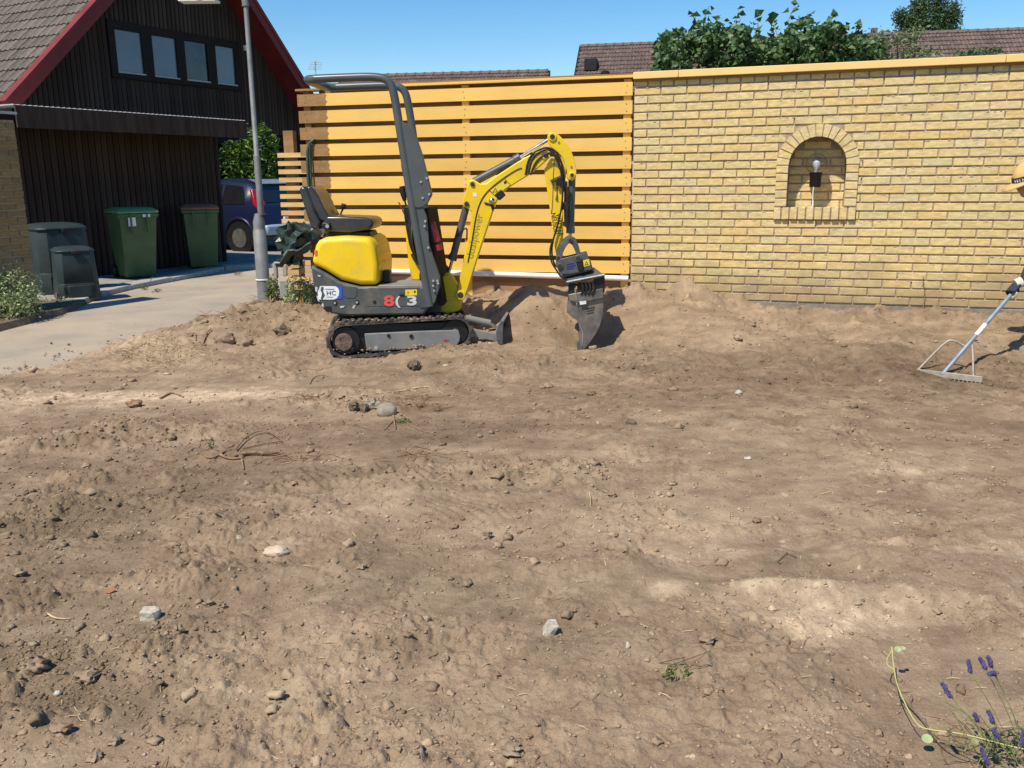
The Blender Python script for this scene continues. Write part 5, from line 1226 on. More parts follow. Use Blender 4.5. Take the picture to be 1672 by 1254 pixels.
# console, levers, hoses
MB().prism(bp([(661, 368), (667, 361), (676, 380), (690, 405), (700, 436), (705, 459), (672, 459), (668, 438), (663, 400)], .02), .02, .20).build('console', M['yel'], ex, bevel=.02, fix=True)
MB().prism(bp([(661, 338), (672, 335), (688, 392), (703, 440), (690, 446), (672, 392)], .0), -.06, .10).build('valve_block', M['blk'], ex, bevel=.008, fix=True)
for (xa, ya, xb, yb) in [(656, 304, 661, 328), (664, 303, 667, 322)]:
    a, c = b3(xa, ya, .04), b3(xb, yb, .04); g = MB().tube([a, Vector(a).lerp(Vector(c), .5), c], [.022, .027, .016], 10).build('control_grip', M['blk'], ex, smooth=True)
    MB().tube([c, b3(xb + 10, yb + 40, .05)], .008, 8).build('lever_rod', M['blk'], g)
MB().tube([b3(651, 330, .10), b3(668, 366, .10)], .006, 6).build('lever_rod', M['exred'], ex)
for k in range(5):
    P_ = smooth([b3(660 + 3 * k, 340 + 6 * k, -.05), b3(664 + 2 * k, 372 + 6 * k, -.09 - .01 * k), b3(672 + 3 * k, 412 + 5 * k, -.09), b3(694, 440 + k * 2, -.05)], 2)
    MB().tube(P_, .009, 6).build('hose', M['hose'], ex, smooth=True)
MB().tube(smooth([b3(672, 415, 0), b3(678, 428, -.02), b3(690, 436, -.02), b3(700, 438, -.02)], 2), .010, 6).build('hose', M['hose'], ex, smooth=True)
c = b3(695, 452, -.1); MB().box(c[0] - .05, c[0] + .02, -.14, -.05, c[2] - .03, c[2] + .04).build('pedal', M['blk'], ex, bevel=.01)
c = b3(632, 452, -.15); MB().box(c[0] - .03, c[0] + .03, -.2, -.1, c[2] - .05, c[2] + .06).build('floor_latch', M['blk'], ex, bevel=.01)
# swing bracket and boom
MB().prism(bp([(716, 456), (729, 447), (737, 446), (746, 462), (752, 474), (757, 480), (752, 505), (735, 512), (716, 508), (712, 485)]), -.045, .045).build('swing_bracket', M['yel'], ex, bevel=.012, fix=True)
MB().prism(bp([(716, 484), (757, 482), (757, 488), (716, 490)]), -.055, .055).build('bracket_rib', M['yel'], ex, fix=True, bevel=.005)
MB().prism(bp([(696, 478), (722, 476), (722, 508), (696, 508)]), -.12, .12).build('king_post', M['gry'], ex, bevel=.01, fix=True)
boom_px = [(747.5, 474), (757.5, 424), (763, 399), (768.6, 372), (771, 345), (757, 336), (756.5, 330), (764, 305), (766, 295), (774, 293), (785, 300), (795, 299), (811, 287), (840.7, 267.5), (860, 256), (877, 248), (886, 245.5), (893, 246.5), (897, 252), (895, 260), (880, 273.5), (862, 287), (828, 308), (811, 329), (804, 349), (789, 394), (778, 428), (765, 471), (761, 482), (754, 490), (747.5, 487)]
boom = MB().prism(bp(boom_px), -.062, .062).build('boom', M['yel'], ex, bevel=.008, fix=True)
for sgn in (-1,):
    rib = [(764, 428), (771, 392), (775, 365), (780, 340), (788, 322), (800, 308), (820, 292), (843, 277), (852, 274)]
    MB().tube(smooth([b3(px, py, -.064) for px, py in rib], 2), .0055, 6).build('boom_pipe', M['dblack'], boom, smooth=True)
def pin(px, py, y, r, parent, wdt=.012, m1=None):
    c = b3(px, py, y); o = MB().tube([(c[0], y - wdt, c[2]), (c[0], y + .01, c[2])], r, 18).build('pivot_pin', m1 or M['yel'], parent, bevel=.003)
    MB().tube([(c[0], y - wdt - .003, c[2]), (c[0], y - wdt + .004, c[2])], r * .62, 14).build('pin_cap', M['dblack'], o); return o
pin(752, 481.5, -.062, .042, boom); pin(891.3, 253.8, -.062, .036, boom); pin(771.5, 300.5, -.062, .020, boom, m1=M['rust']); pin(762, 333, -.062, .022, boom, m1=M['rust'])
x, z = FB.at(775.5, 386, -.062)
text_part('boom_lettering', 'dualpower', .086, Matrix.Translation((x, -.0635, z)) @ Matrix.Rotation(R(90), 4, 'X') @ Matrix.Rotation(R(76), 4, 'Z'), M['dolive'], boom, sx=1.05)
lbl = MB().prism(bp([(800, 311), (824, 293), (833, 302), (809, 320)], -.062), -.0645, -.06).build('warning_label', M['dyel'], boom, fix=True)
tri = bp([(804, 314.5), (809, 306.5), (813, 313.5)], -.062); cx_ = sum(p[0] for p in tri) / 3; cz_ = sum(p[1] for p in tri) / 3
b = MB(); inn = [((p[0] - cx_) * .62 + cx_, (p[1] - cz_) * .62 + cz_) for p in tri]
b.add([(p[0], -.0652, p[1]) for p in tri] + [(p[0], -.0652, p[1]) for p in inn], [(i, (i + 1) % 3, 3 + (i + 1) % 3, 3 + i) for i in range(3)]); b.build('label_triangle', M['dblack'], lbl, fix=True)
MB().prism(bp([(822, 297), (826, 294.5), (828, 299), (824, 301)], -.062), -.0652, -.064).build('label_print', M['dblack'], lbl, fix=True)
bo = bp([(799, 311), (824.5, 292), (834, 302), (809, 321)], -.062); b = MB()
cx_ = sum(p[0] for p in bo) / 4; cz_ = sum(p[1] for p in bo) / 4; inn = [((p[0] - cx_) * .94 + cx_, (p[1] - cz_) * .94 + cz_) for p in bo]
b.add([(p[0], -.0653, p[1]) for p in bo] + [(p[0], -.0653, p[1]) for p in inn], [(i, (i + 1) % 4, 4 + (i + 1) % 4, 4 + i) for i in range(4)]); b.build('label_border', M['dblack'], lbl, fix=True)
MB().prism(bp([(772, 315), (778, 315), (779, 321), (773, 321)], -.062), -.0645, -.06).build('paper_label', M['dwhite'], boom, fix=True)
# work light under the boom
a, c = b3(808, 325, -.05), b3(819, 315.5, -.05); wl = MB().obox(tuple((Vector(a) + Vector(c)) / 2 + Vector((.02, -.04, .01))), Vector(c) - Vector(a), (0, 1, 0), (Vector(c) - Vector(a)).cross(Vector((0, 1, 0))), .035, .04, .032).build('work_light', M['blk'], boom, bevel=.008)
c = b3(803, 328, -.09); MB().ball(c, .027, 2).build('light_lens', M['chrome'], wl, smooth=True)
MB().prism(bp([(790, 330), (796, 331), (806, 335), (808, 340), (804, 346), (801, 336), (792, 334)], -.062), -.067, -.05).build('light_bracket', M['dblack'], boom, fix=True)
# cylinders
def cylinder(p0, p1, p2, y, r, rr, name, rod=None):
    a, m_, e = b3(*p0, y), b3(*p1, y), b3(*p2, y)
    o = MB().tube([a, m_], r, 18).build(name, M['cyl'], ex, smooth=True, bevel=.004)
    am = Vector(m_) + (Vector(a) - Vector(m_)).normalized() * .05; MB().tube([am, Vector(m_) + (Vector(m_) - Vector(a)).normalized() * .004], r * 1.22, 18).build('gland', M['cyl'], o, bevel=.003)
    MB().tube([m_, e], rr, 14).build('rod', rod or M['chrome'], o, smooth=True)
    MB().tube([(e[0], y - r, e[2]), (e[0], y + r, e[2])], r * .9, 14).build('rod_eye', M['yel'] if rod is None else M['blk'], o)
    return o
cb = cylinder((763, 331), (738.5, 424), (731.5, 450), 0.0, .031, .014, 'boom_cylinder')
cb.data.materials[0] = M['cyl']
MB().tube(smooth([b3(747, 386, -.035), b3(755, 376, -.05), b3(763, 371, -.05), b3(762, 392, -.03)], 2), .007, 6).build('hose', M['hose'], cb, smooth=True)
cs = cylinder((774, 297), (849, 257), (902, 224), 0.0, .034, .015, 'arm_cylinder')
MB().tube(smooth([b3(815, 288, -.035), b3(817, 277, -.05), b3(826, 271, -.05), b3(835, 270, -.02)], 2), .008, 6).build('hose', M['hose'], cs, smooth=True)
# dipper arm with curved upper lug
arm_px = [(889, 275), (889, 282), (895, 321), (897, 335), (899, 350), (905, 400), (908, 414), (914, 412), (919.5, 389), (919.5, 303), (918, 275), (912, 262), (900, 258)]
arm = MB().prism(bp(arm_px), -.048, .048).build('dipper_arm', M['yel'], ex, bevel=.006, fix=True)
lug = [(898, 216.5), (905, 217), (914, 222), (924, 234), (932, 246), (938, 261), (941, 280), (940, 291), (934, 295.5), (926, 292), (925, 275), (919, 258), (910, 248), (899, 240), (894.5, 232), (894, 222)]
for s in (-1, 1):
    MB().prism(bp(lug), s * .052 - .011, s * .052 + .011).build('arm_lug', M['yel'], arm, bevel=.004, fix=True)
MB().prism(bp([(905, 250), (914, 252), (924, 270), (924, 290), (918, 300), (904, 290)]), -.05, .05).build('arm_web', M['yel'], arm, bevel=.004, fix=True)
pin(902, 223.5, -.064, .034, arm); pin(934, 286, -.064, .026, arm)
for px, py in [(912.5, 232.5), (933, 272.5)]: c = b3(px, py, -.064); MB().tube([(c[0], -.068, c[2]), (c[0], -.06, c[2])], .010, 8).build('bolt', M['ywood'], arm)
MB().tube([b3(909.5, 300, -.050), b3(909.5, 318, -.050), b3(909, 326, -.050)], [.004, .006, .013], 8).build('stain_hole', M['rust'], arm)
MB().tube(smooth([b3(905, 262, -.05), b3(903, 290, -.05), b3(902, 335, -.05), b3(900, 348, -.05)], 1), .004, 5).build('weld_line', M['ywood'], arm)
for txt, px, py, sc_ in [('WACKER', 913.5, 367, .058), ('NEUSON', 905.5, 365, .058)]:
    x, z = FB.at(px, py, -.048)
    text_part('arm_lettering', txt, sc_ * 1.0, Matrix.Translation((x, -.0495, z)) @ Matrix.Rotation(R(90), 4, 'X') @ Matrix.Rotation(R(-81), 4, 'Z'), M['dblack'], arm, sx=.78)
cbk = cylinder((934, 290), (931.5, 380), (931, 391), 0.0, .031, .015, 'bucket_cylinder')
# hoses over the elbow and down the arm
HP = [[(858, 286), (862, 262), (872, 248), (890, 240), (904, 244), (915, 258), (920, 280), (922, 298)],
      [(863, 284), (868, 262), (878, 249), (892, 243), (903, 248), (911, 260), (917, 280), (919, 300)],
      [(866, 286), (873, 268), (884, 256), (896, 248), (906, 254), (913, 268), (918, 290), (919, 312)],
      [(921, 295), (923, 312), (922, 340), (923, 370)], [(925, 296), (926, 320), (925, 345), (925, 372)],
      [(919, 312), (917, 340), (912, 362), (906, 384), (900, 398), (897.5, 412), (900, 428), (908, 440), (915, 452), (928, 459), (942, 466), (948, 468)],
      [(920, 330), (914, 352), (909, 372), (903, 392), (900.5, 410), (903, 426), (908, 436)]]
for k, hp in enumerate(HP):
    MB().tube(smooth([b3(px, py, -.075 - .012 * (k % 3)) for px, py in hp], 2), .0085 if k < 5 else .0075, 8).build('hose', M['hose'], arm, smooth=True)
for px, py, s_ in [(915, 296, .035), (921, 302, .028), (924, 335, .022), (922, 338, .022)]:
    c = b3(px, py, -.06); MB().box(c[0] - s_, c[0] + s_ * .7, -.09, -.03, c[2] - s_, c[2] + s_).build('hose_clamp', M['blk'], arm, bevel=.006)
c = b3(908, 292, -.06); MB().obox(c, (1, 0, .45), (0, 1, 0), (-.45, 0, 1), .05, .03, .012).build('hose_guard', M['rust'], arm, bevel=.004)
# link over the coupler
for s in (-1, 1):
    MB().prism(bp([(922, 389), (930, 384), (940, 390), (945, 402), (949, 418), (942, 421), (939, 409), (934, 399), (929, 396), (924, 402), (919, 412), (918, 424), (908, 425), (908, 412), (914, 400)]), s * .058 - .011, s * .058 + .011).build('tipping_link', M['hitch'], arm, bevel=.004, fix=True)
pin(931, 392, -.07, .022, arm, m1=M['hitch']); pin(912, 421, -.07, .022, arm, m1=M['hitch']); pin(944, 422, -.095, .030, arm, m1=M['hitch'])
# tilting quick coupler and narrow bucket, turned towards the camera
cp = MB()
cp.prism(bp([(907, 428), (916, 421), (958, 411), (963, 428), (966, 438), (931, 446), (914, 446)]), -.085, -.065); cp.prism(bp([(907, 428), (916, 421), (958, 411), (963, 428), (966, 438), (931, 446), (914, 446)]), .065, .085)
cpo = cp.build('quick_coupler', M['hitch'], ex, bevel=.004, fix=True)
MB().prism(bp([(914, 432), (964, 424), (968, 440), (920, 452)]), -.06, .06).build('coupler_core', M['hitch'], cpo, bevel=.004, fix=True)
pin(914, 434.5, -.085, .028, cpo, m1=M['hitch'])
MB().prism(bp([(941, 422), (950, 420), (953, 436), (949, 443), (943, 438)]), -.10, -.086).build('coupler_lever', M['blk'], cpo, bevel=.006, fix=True)
MB().prism(bp([(952, 425), (961.5, 423), (963.5, 433), (953.5, 435.5)], -.085), -.0875, -.08).build('warning_label', M['dyel'], cpo, fix=True)
tr_ = bp([(954.5, 433.5), (957.2, 426), (961.5, 432.5)], -.085); cx_ = sum(p[0] for p in tr_) / 3; cz_ = sum(p[1] for p in tr_) / 3; inn = [((p[0] - cx_) * .5 + cx_, (p[1] - cz_) * .5 + cz_) for p in tr_]
b = MB(); b.add([(p[0], -.0882, p[1]) for p in tr_] + [(p[0], -.0882, p[1]) for p in inn], [(i, (i + 1) % 3, 3 + (i + 1) % 3, 3 + i) for i in range(3)]); b.build('label_triangle', M['dblack'], cpo, fix=True)
for (pa, pb) in [((925, 431), (938, 428.5)), ((924.5, 435), (940, 432)), ((925.5, 438.5), (937, 436.5))]:
    MB().prism(bp([pa, pb, (pb[0], pb[1] + 2.0), (pa[0], pa[1] + 2.0)], -.085), -.0872, -.08).build('worn_print', M['dblue2'], cpo, fix=True)
A, B_ = Vector(b3(925.5, 461.5, -.15)), Vector(b3(987.5, 449.5, -.15)); ax = (B_ - A).normalized()
C_, D_ = Vector(b3(914, 447, .09)), Vector(b3(970, 436, .09))
tp = MB(); q4 = [A, B_, D_, C_]; nrm = (B_ - A).cross(D_ - A).normalized()
if nrm.z < 0: nrm = -nrm
tp.add([p for p in q4] + [p - nrm * .016 for p in q4], [(0, 1, 2, 3), (7, 6, 5, 4), (0, 4, 5, 1), (1, 5, 6, 2), (2, 6, 7, 3), (3, 7, 4, 0)])
tpo = tp.build('tilt_plate', M['hitch'], cpo, fix=True, bevel=.003)
MB().tube([A + nrm * .006, B_ + nrm * .006], .009, 8).build('pale_edge', M['bolt'], cpo)  # pale bead along the near edge of the tilt plate
b = MB()
for (px, py, w_, h_) in [(934, 474, 6, 12), (978, 464, 9, 13), (955, 470, 12, 10)]:
    x, z = FB.at(px, py, -.06); b.box(x - w_ / 192, x + w_ / 192, -.12, .10, z - h_ / 192, z + h_ / 192)
b.build('bucket_bracket', M['blk'], cpo, bevel=.006)
for k in range(4): c0 = b3(950 + 6 * k, 462, -.13); MB().tube(smooth([c0, b3(953 + 6 * k, 472, -.14), b3(949 + 6 * k, 482, -.13)], 2), .009, 6).build('hose', M['hose'], cpo, smooth=True)
cheek = [(927, 480), (929, 488), (926, 500), (925.5, 510), (934, 518), (942, 523), (946, 531), (945, 548), (944.5, 570), (946, 577.5), (951, 573), (962, 560), (972, 546), (979, 532), (984, 516), (985, 500), (983.5, 484)]
bk = MB()
Pc = bp(cheek, -.10)
zt_, zb_ = Pc[0][1], Pc[9][1]; yf = lambda z: .02 + .13 * max(0, min(1, (z - zb_) / (zt_ - zb_))) - .075 * (1 - max(0, min(1, (z - zb_) / (zt_ - zb_))))
bk.prism(Pc, -.105, -.09); n0_ = len(bk.v); bk.prism(Pc, .0, .012); bk.v[n0_:] = [(p_[0], yf(p_[2]) + p_[1], p_[2]) for p_ in bk.v[n0_:]]
back = Pc[9:]
for i in range(len(back) - 1):
    (xa, za), (xb, zb) = back[i], back[i + 1]; L_ = math.hypot(xb - xa, zb - za); nx_, nz_ = (zb - za) / L_ * .012, -(xb - xa) / L_ * .012
    bk.add([(xa, -.092, za), (xb, -.092, zb), (xb, yf(zb) + .002, zb), (xa, yf(za) + .002, za), (xa - nx_, -.092, za - nz_), (xb - nx_, -.092, zb - nz_), (xb - nx_, yf(zb) + .002, zb - nz_), (xa - nx_, yf(za) + .002, za - nz_)], [(0, 1, 2, 3), (7, 6, 5, 4), (0, 4, 5, 1), (1, 5, 6, 2), (2, 6, 7, 3), (3, 7, 4, 0)])
bko = bk.build('bucket', M['dsteel'], ex, fix=True)
MB().prism(bp([(928, 480), (984, 470), (985, 486), (946, 494), (930, 490)], -.10), -.13, .15).build('bucket_top', M['dsteel'], bko, bevel=.006, fix=True)
MB().prism(bp([(941.5, 558), (952, 565), (948, 577), (945, 579.5), (942.5, 574)], -.10), -.112, -.03).build('cutting_lip', M['dsteel'], bko, bevel=.004, fix=True)
MB().prism(bp([(946, 491.5), (957, 490.5), (957, 495.5), (947, 497)], -.105), -.1335, -.128).build('paper_label', M['dwhite'], bko, fix=True)
MB().tube([b3(939, 470, -.135), b3(942, 498, -.12)], .006, 6).build('hook', M['bolt'], bko)
for k in range(3): MB().prism(bp([(957 + k, 503.5 + 4 * k), (971 - k, 501 + 4 * k), (971 - k, 502.8 + 4 * k), (957 + k, 505.3 + 4 * k)], -.105), -.107, -.10).build('worn_print', M['dblack'], bko, fix=True)
MB().tube(smooth([b3(946, 531, -.107), b3(953, 545, -.107), b3(949, 570, -.107)], 1), .003, 5).build('weld_line', M['bolt'], bko)

# undercarriage
RT = FT.X @ FB.X, FT.X @ FB.Y
def t2b(x, y, z):
    P_ = FT.o + FT.X * x + FT.Y * y + np.array([0, 0, z]) - FB.o; return (float(P_ @ FB.X), float(P_ @ FB.Y), float(P_[2]))
def tx(mb): mb.v = [t2b(*p_) for p_ in mb.v]; return mb
cL, cR = FT.at(564.5, 557), FT.at(744, 543.5); rL, rR = .150, .138
def belt(off):
    pts = []; dx, dz = cR[0] - cL[0], cR[1] - cL[1]; D_ = math.hypot(dx, dz); th = math.atan2(dz, dx); ph = math.acos((rL - rR) / D_)
    a0 = th + ph; a1 = th - ph + 2 * math.pi
    nL, nR, nS = 26, 24, 40
    for k in range(nL + 1): a = a0 + (a1 - a0) * k / nL; pts.append((cL[0] + (rL + off) * math.cos(a), cL[1] + (rL + off) * math.sin(a)))
    e = (cR[0] + (rR + off) * math.cos(th - ph), cR[1] + (rR + off) * math.sin(th - ph)); s_ = pts[-1]
    for k in range(1, nS): pts.append((s_[0] + (e[0] - s_[0]) * k / nS, s_[1] + (e[1] - s_[1]) * k / nS))
    for k in range(nR + 1): a = th - ph + (2 * ph) * k / nR; pts.append((cR[0] + (rR + off) * math.cos(a), cR[1] + (rR + off) * math.sin(a)))
    s_ = pts[-1]; e = pts[0]
    for k in range(1, nS): pts.append((s_[0] + (e[0] - s_[0]) * k / nS, s_[1] + (e[1] - s_[1]) * k / nS - .010 * math.sin(math.pi * k / nS) * 0))
    return pts
def make_track(y0, y1):
    o_, i_ = belt(0), belt(-.022); n = len(o_); b = MB()
    b.add([(p[0], y0, p[1]) for p in o_] + [(p[0], y1, p[1]) for p in o_] + [(p[0], y0, p[1]) for p in i_] + [(p[0], y1, p[1]) for p in i_],
          [q_ for i in range(n) for j in [(i + 1) % n] for q_ in ((i, j, n + j, n + i), (2 * n + i, 3 * n + i, 3 * n + j, 2 * n + j), (i, 2 * n + i, 2 * n + j, j), (n + i, n + j, 3 * n + j, 3 * n + i))])
    # lugs at even steps
    seg = [math.dist(o_[i], o_[(i + 1) % n]) for i in range(n)]; tot = sum(seg); nl = 42; acc = 0; i = 0
    for k in range(nl):
        tpos = tot * k / nl
        while acc + seg[i] < tpos: acc += seg[i]; i = (i + 1) % n
        f_ = (tpos - acc) / seg[i]; p_, q_ = o_[i], o_[(i + 1) % n]; c = (p_[0] + (q_[0] - p_[0]) * f_, p_[1] + (q_[1] - p_[1]) * f_)
        t_ = Vector((q_[0] - p_[0], 0, q_[1] - p_[1])).normalized(); n_ = Vector((t_.z, 0, -t_.x)); ctr = Vector((c[0], 0, c[1]))
        cc = Vector(((cL[0] + cR[0]) / 2, 0, (cL[1] + cR[1]) / 2))
        if n_.dot(ctr - cc) < 0: n_ = -n_
        for (ya, yb, sk) in ((y0 - .003, (y0 + y1) / 2, .012), ((y0 + y1) / 2, y1 + .003, -.012)):
            v_ = []
            for (yy, w_, s2) in ((ya, .019, sk), (yb, .019, -sk)):
                for (tt_, hh) in ((-w_, -.004), (w_, -.004), (w_ * .6, .015), (-w_ * .6, .015)): v_.append(ctr + t_ * (tt_ + s2) + n_ * hh + Vector((0, yy, 0)))
            b.add(v_, [(0, 1, 2, 3), (7, 6, 5, 4), (0, 4, 5, 1), (1, 5, 6, 2), (2, 6, 7, 3), (3, 7, 4, 0)])
    t = tx(b).build('rubber_track', M['rub'], ex, fix=True)
    ym = (y0 + y1) / 2
    b = MB(); b.tube([(cL[0], y0 + .02, cL[1]), (cL[0], y1 - .02, cL[1])], rL - .035, 24); tx(b).build('drive_sprocket', M['blk'], t)
    h = FT.at(561.5, 559); b = MB(); b.tube([(h[0], y0 - .012, h[1]), (h[0], y0 + .03, h[1])], .074, 18); tx(b).build('hub', M['rust'], t, bevel=.006)
    b = MB(); b.tube([(cR[0], y0 + .03, cR[1]), (cR[0], y1 - .03, cR[1])], rR - .028, 24); tx(b).build('idler', M['blk'], t, bevel=.006)
    b = MB(); b.tube([(cR[0], y0 + .015, cR[1]), (cR[0], y0 + .05, cR[1])], .03, 12); tx(b).build('idler_hub', M['plate'], t)
    fp = [FT.at(px, py) for px, py in [(595, 545.5), (680, 541.5), (743, 539.5), (749, 542), (752, 549), (751, 557), (746, 565), (738, 567.5), (660, 571), (604, 574.5), (598, 569)]]
    b = MB().prism(fp, y0 + .012, y0 + .05); pl_ = tx(b).build('side_frame', M['plate'], t, bevel=.006, fix=True)
    for px, py, r_, mt in [(634.5, 548.5, .014, 'blk'), (671.5, 549.5, .018, 'blk'), (614, 568.5, .017, 'bolt'), (677, 566, .017, 'bolt')]:
        h = FT.at(px, py); b = MB(); b.tube([(h[0], y0 + .004, h[1]), (h[0], y0 + .03, h[1])], r_, 10); tx(b).build('frame_bolt', M[mt], t)
    h = FT.at(728.5, 556.5); xx = h
    b = MB(); b.box(h[0] - .025, h[0] + .025, y0 + .0105, y0 + .014, h[1] - .004, h[1] + .004); b.box(h[0] - .004, h[0] + .004, y0 + .0104, y0 + .0141, h[1] - .013, h[1] + .013); tx(b).build('red_print', M['exred'], t)
    b = MB().box(cL[0] + .05, cR[0] - .04, y0 + .05, y1 - .03, cL[1] - .09, cR[1] + .085); tx(b).build('track_frame', M['blk'], t)
    for k in range(3):
        xk = cL[0] + .28 + .19 * k; zk = cL[1] + (cR[1] - cL[1]) * (xk - cL[0]) / (cR[0] - cL[0]) - .082; b = MB(); b.tube([(xk, y0 + .03, zk), (xk, y1 - .03, zk)], .045, 14); tx(b).build('track_roller', M['blk'], t)
    return t
near_track = make_track(0.0, .18)
b = MB()
for k in range(150):
    px = rng.uniform(545, 768); top = rng.random() < .45; py = (523 - (px - 560) * .042 + rng.uniform(0, 5)) if top else (577 - (px - 560) * .045 + rng.uniform(-8, 3))
    h = FT.at(px, py); b.ball((h[0], rng.uniform(-.004, .05), h[1]), rng.uniform(.004, .013), 1, .6, sc=(1.3, 1, .8))
tx(b).build('caked_mud', M['clay'], near_track)['kind'] = 'stuff'
make_track(.56, .74)
b = MB().box(cL[0] + .2, cR[0] - .1, .16, .58, cL[1] - .04, cL[1] + .16); tx(b).build('undercarriage', M['blk'], ex, bevel=.02)
# dozer blade with its arms and cylinder
bx_ = FT.at(821, 560)
prof_ = [FT.at(px, py) for px, py in [(818, 522.5), (811, 532), (808, 545), (810, 556), (816, 562), (820, 562), (816, 552), (815, 541), (818, 531), (822, 524)]]
b = MB().prism(prof_, -.02, .76); b.v = [(p_[0] + .24 * max(0, p_[1]), p_[1], p_[2]) for p_ in b.v]; bl_ = tx(b).build('dozer_blade', M['plate'], ex, bevel=.003, fix=True)
b = MB().prism([FT.at(px, py) for px, py in [(818, 522), (821, 527), (820, 562), (816, 563), (811, 556), (809, 545), (812, 533)]], -.03, -.018); tx(b).build('shaded_blade_end', M['hitch'], bl_, bevel=.003, fix=True)  # coloured darker than the blade, standing in for its shaded front
for ya in (.20, .54):
    p0_, p1_ = FT.at(768, 543), FT.at(809, 552); b = MB().obox(((p0_[0] + p1_[0]) / 2 - .02, ya - .12 if ya < .3 else ya, (p0_[1] + p1_[1]) / 2), (p1_[0] - p0_[0], 0, p1_[1] - p0_[1]), (0, 1, 0), (-(p1_[1] - p0_[1]), 0, p1_[0] - p0_[0]), .16, .03, .032)
    tx(b).build('blade_arm', M['plate'], bl_, bevel=.006)
p0_, p1_ = FT.at(757, 519, .3), FT.at(800, 528, .3); b = MB().tube([(p0_[0], .3, p0_[1]), (p1_[0], .3, p1_[1])], .032, 14); tx(b).build('blade_cylinder', M['plate'], bl_, smooth=True)
p2_ = FT.at(818, 540, .35); b = MB().tube([(p1_[0], .3, p1_[1]), (p2_[0], .33, p2_[1])], .016, 10); tx(b).build('rod', M['chrome'], bl_, smooth=True)

# ------------------------------------------------------------------ rake and the person holding it
rk0, rk1 = G(1499, 579), G(1606, 603); rk0.z += .015; rk1.z += .03
rk0.z -= .028; RA = rk0.lerp(rk1, .40)
def on_ray(px, py, y): d = ray(px, py); return Vector(CAM + d * (y / d[1]))
RB = on_ray(1655, 476, 6.55); hd = (RB - RA).normalized(); RE = RA + hd * 1.62
rake = empty('garden_rake', tuple(RA), 0, 'wide steel rake with blue grey tube handle resting on the raked soil', 'rake')
def rel(p): return Vector(p) - RA
MB().tube([rel(RA), rel(RE)], .0155, 12).build('handle', M['handle'], rake, smooth=True)
a_, c_ = RA.lerp(RB, .47), RA.lerp(RB, .60); MB().tube([rel(a_), rel(c_)], .0165, 12).build('handle_sleeve', M['dwhite'], rake, smooth=True)
bar = (rk1 - rk0).normalized()
MB().obox(rel((rk0 + rk1) / 2), bar, bar.cross(Vector((0, 0, 1))), (0, 0, 1), (rk1 - rk0).length / 2, .006, .022).build('rake_bar', M['rakeh'], rake, bevel=.003)
nt_ = 16
for k in range(nt_):
    p = rk0.lerp(rk1, (k + .5) / nt_); MB().tube([rel(p), rel(p + Vector((0, -.01, -.06)))], [.005, .003], 5).build('tine', M['rakeh'], rake)
top = RA.lerp(RB, .33)
w1_, w2_ = rel(rk0), rel(rk0.lerp(rk1, .87))
for (e_, s_) in ((w1_, on_ray(1545, 556, RA.y + .12)), (w2_, on_ray(1588, 560, RA.y + .12))):
    MB().tube(smooth([rel(top), rel(top).lerp(rel(s_), .6) + Vector((0, 0, .02)), rel(s_), e_], 2), .008, 8).build('brace', M['rakeh'], rake, smooth=True)

def skin_mesh(name, nodes, edges, mat, parent, sub=2, root=0):
    me = bpy.data.meshes.new(name); me.from_pydata([n[0] for n in nodes], edges, []); me.materials.append(mat)
    o = place(name, me, parent)
    sk = o.modifiers.new('skin', 'SKIN'); sk.use_smooth_shade = True
    for i, n in enumerate(nodes):
        r = n[1] if isinstance(n[1], tuple) else (n[1], n[1]); me.skin_vertices[0].data[i].radius = r
        me.skin_vertices[0].data[i].use_root = (i == root)
    ss = o.modifiers.new('sub', 'SUBSURF'); ss.levels = sub; ss.render_levels = sub
    return o
# leaning forward to the left with both gloved hands on the handle
HIP = Vector((4.33, 6.78, 1.02)); gzp = hz(4.3, 6.7)
HEADC = on_ray(1681, 296, 6.62)
CH_ = Vector((HEADC.x + .20, 6.74, 1.28)); NK = Vector((HEADC.x + .11, 6.68, 1.40))
per = empty('person', (HIP.x, HIP.y, gzp), 0, 'person in an ochre cap and dark gloves leaning over a rake at the right edge', 'person')
o_ = Vector((HIP.x, HIP.y, gzp)); rl = lambda p: tuple(Vector(p) - o_)
H1 = RB + hd * .01; H2 = RA + hd * 1.32
ShN, ShF = CH_ + Vector((.0, -.20, .03)), CH_ + Vector((.03, .20, .03))
ElN, ElF = Vector((4.25, 6.42, .98)), Vector((4.02, 6.80, .98))
nodes = [(rl(HIP), (.15, .12)), (rl(HIP.lerp(CH_, .5)), (.145, .115)), (rl(CH_), (.16, .12)), (rl(NK), .062),
         (rl(ShN), .075), (rl(ElN), .048), (rl(H2 + Vector((.03, -.04, .02))), .034), (rl(ShF), .075), (rl(ElF), .048), (rl(H1 + Vector((.06, .02, .03))), .034),
         (rl(HIP + Vector((.02, -.10, -.04))), .10), (rl((4.18, 6.62, gzp + .50)), .066), (rl((4.33, 6.56, gzp + .09)), .045), (rl((4.18, 6.54, gzp + .045)), .042),
         (rl(HIP + Vector((.02, .10, -.04))), .10), (rl((4.42, 6.92, gzp + .50)), .066), (rl((4.62, 6.95, gzp + .09)), .045), (rl((4.48, 6.93, gzp + .045)), .042)]
edges = [(0, 1), (1, 2), (2, 3), (2, 4), (4, 5), (5, 6), (2, 7), (7, 8), (8, 9), (0, 10), (10, 11), (11, 12), (12, 13), (0, 14), (14, 15), (15, 16), (16, 17)]
body_ = skin_mesh('body', nodes, edges, M['shirt'], per)
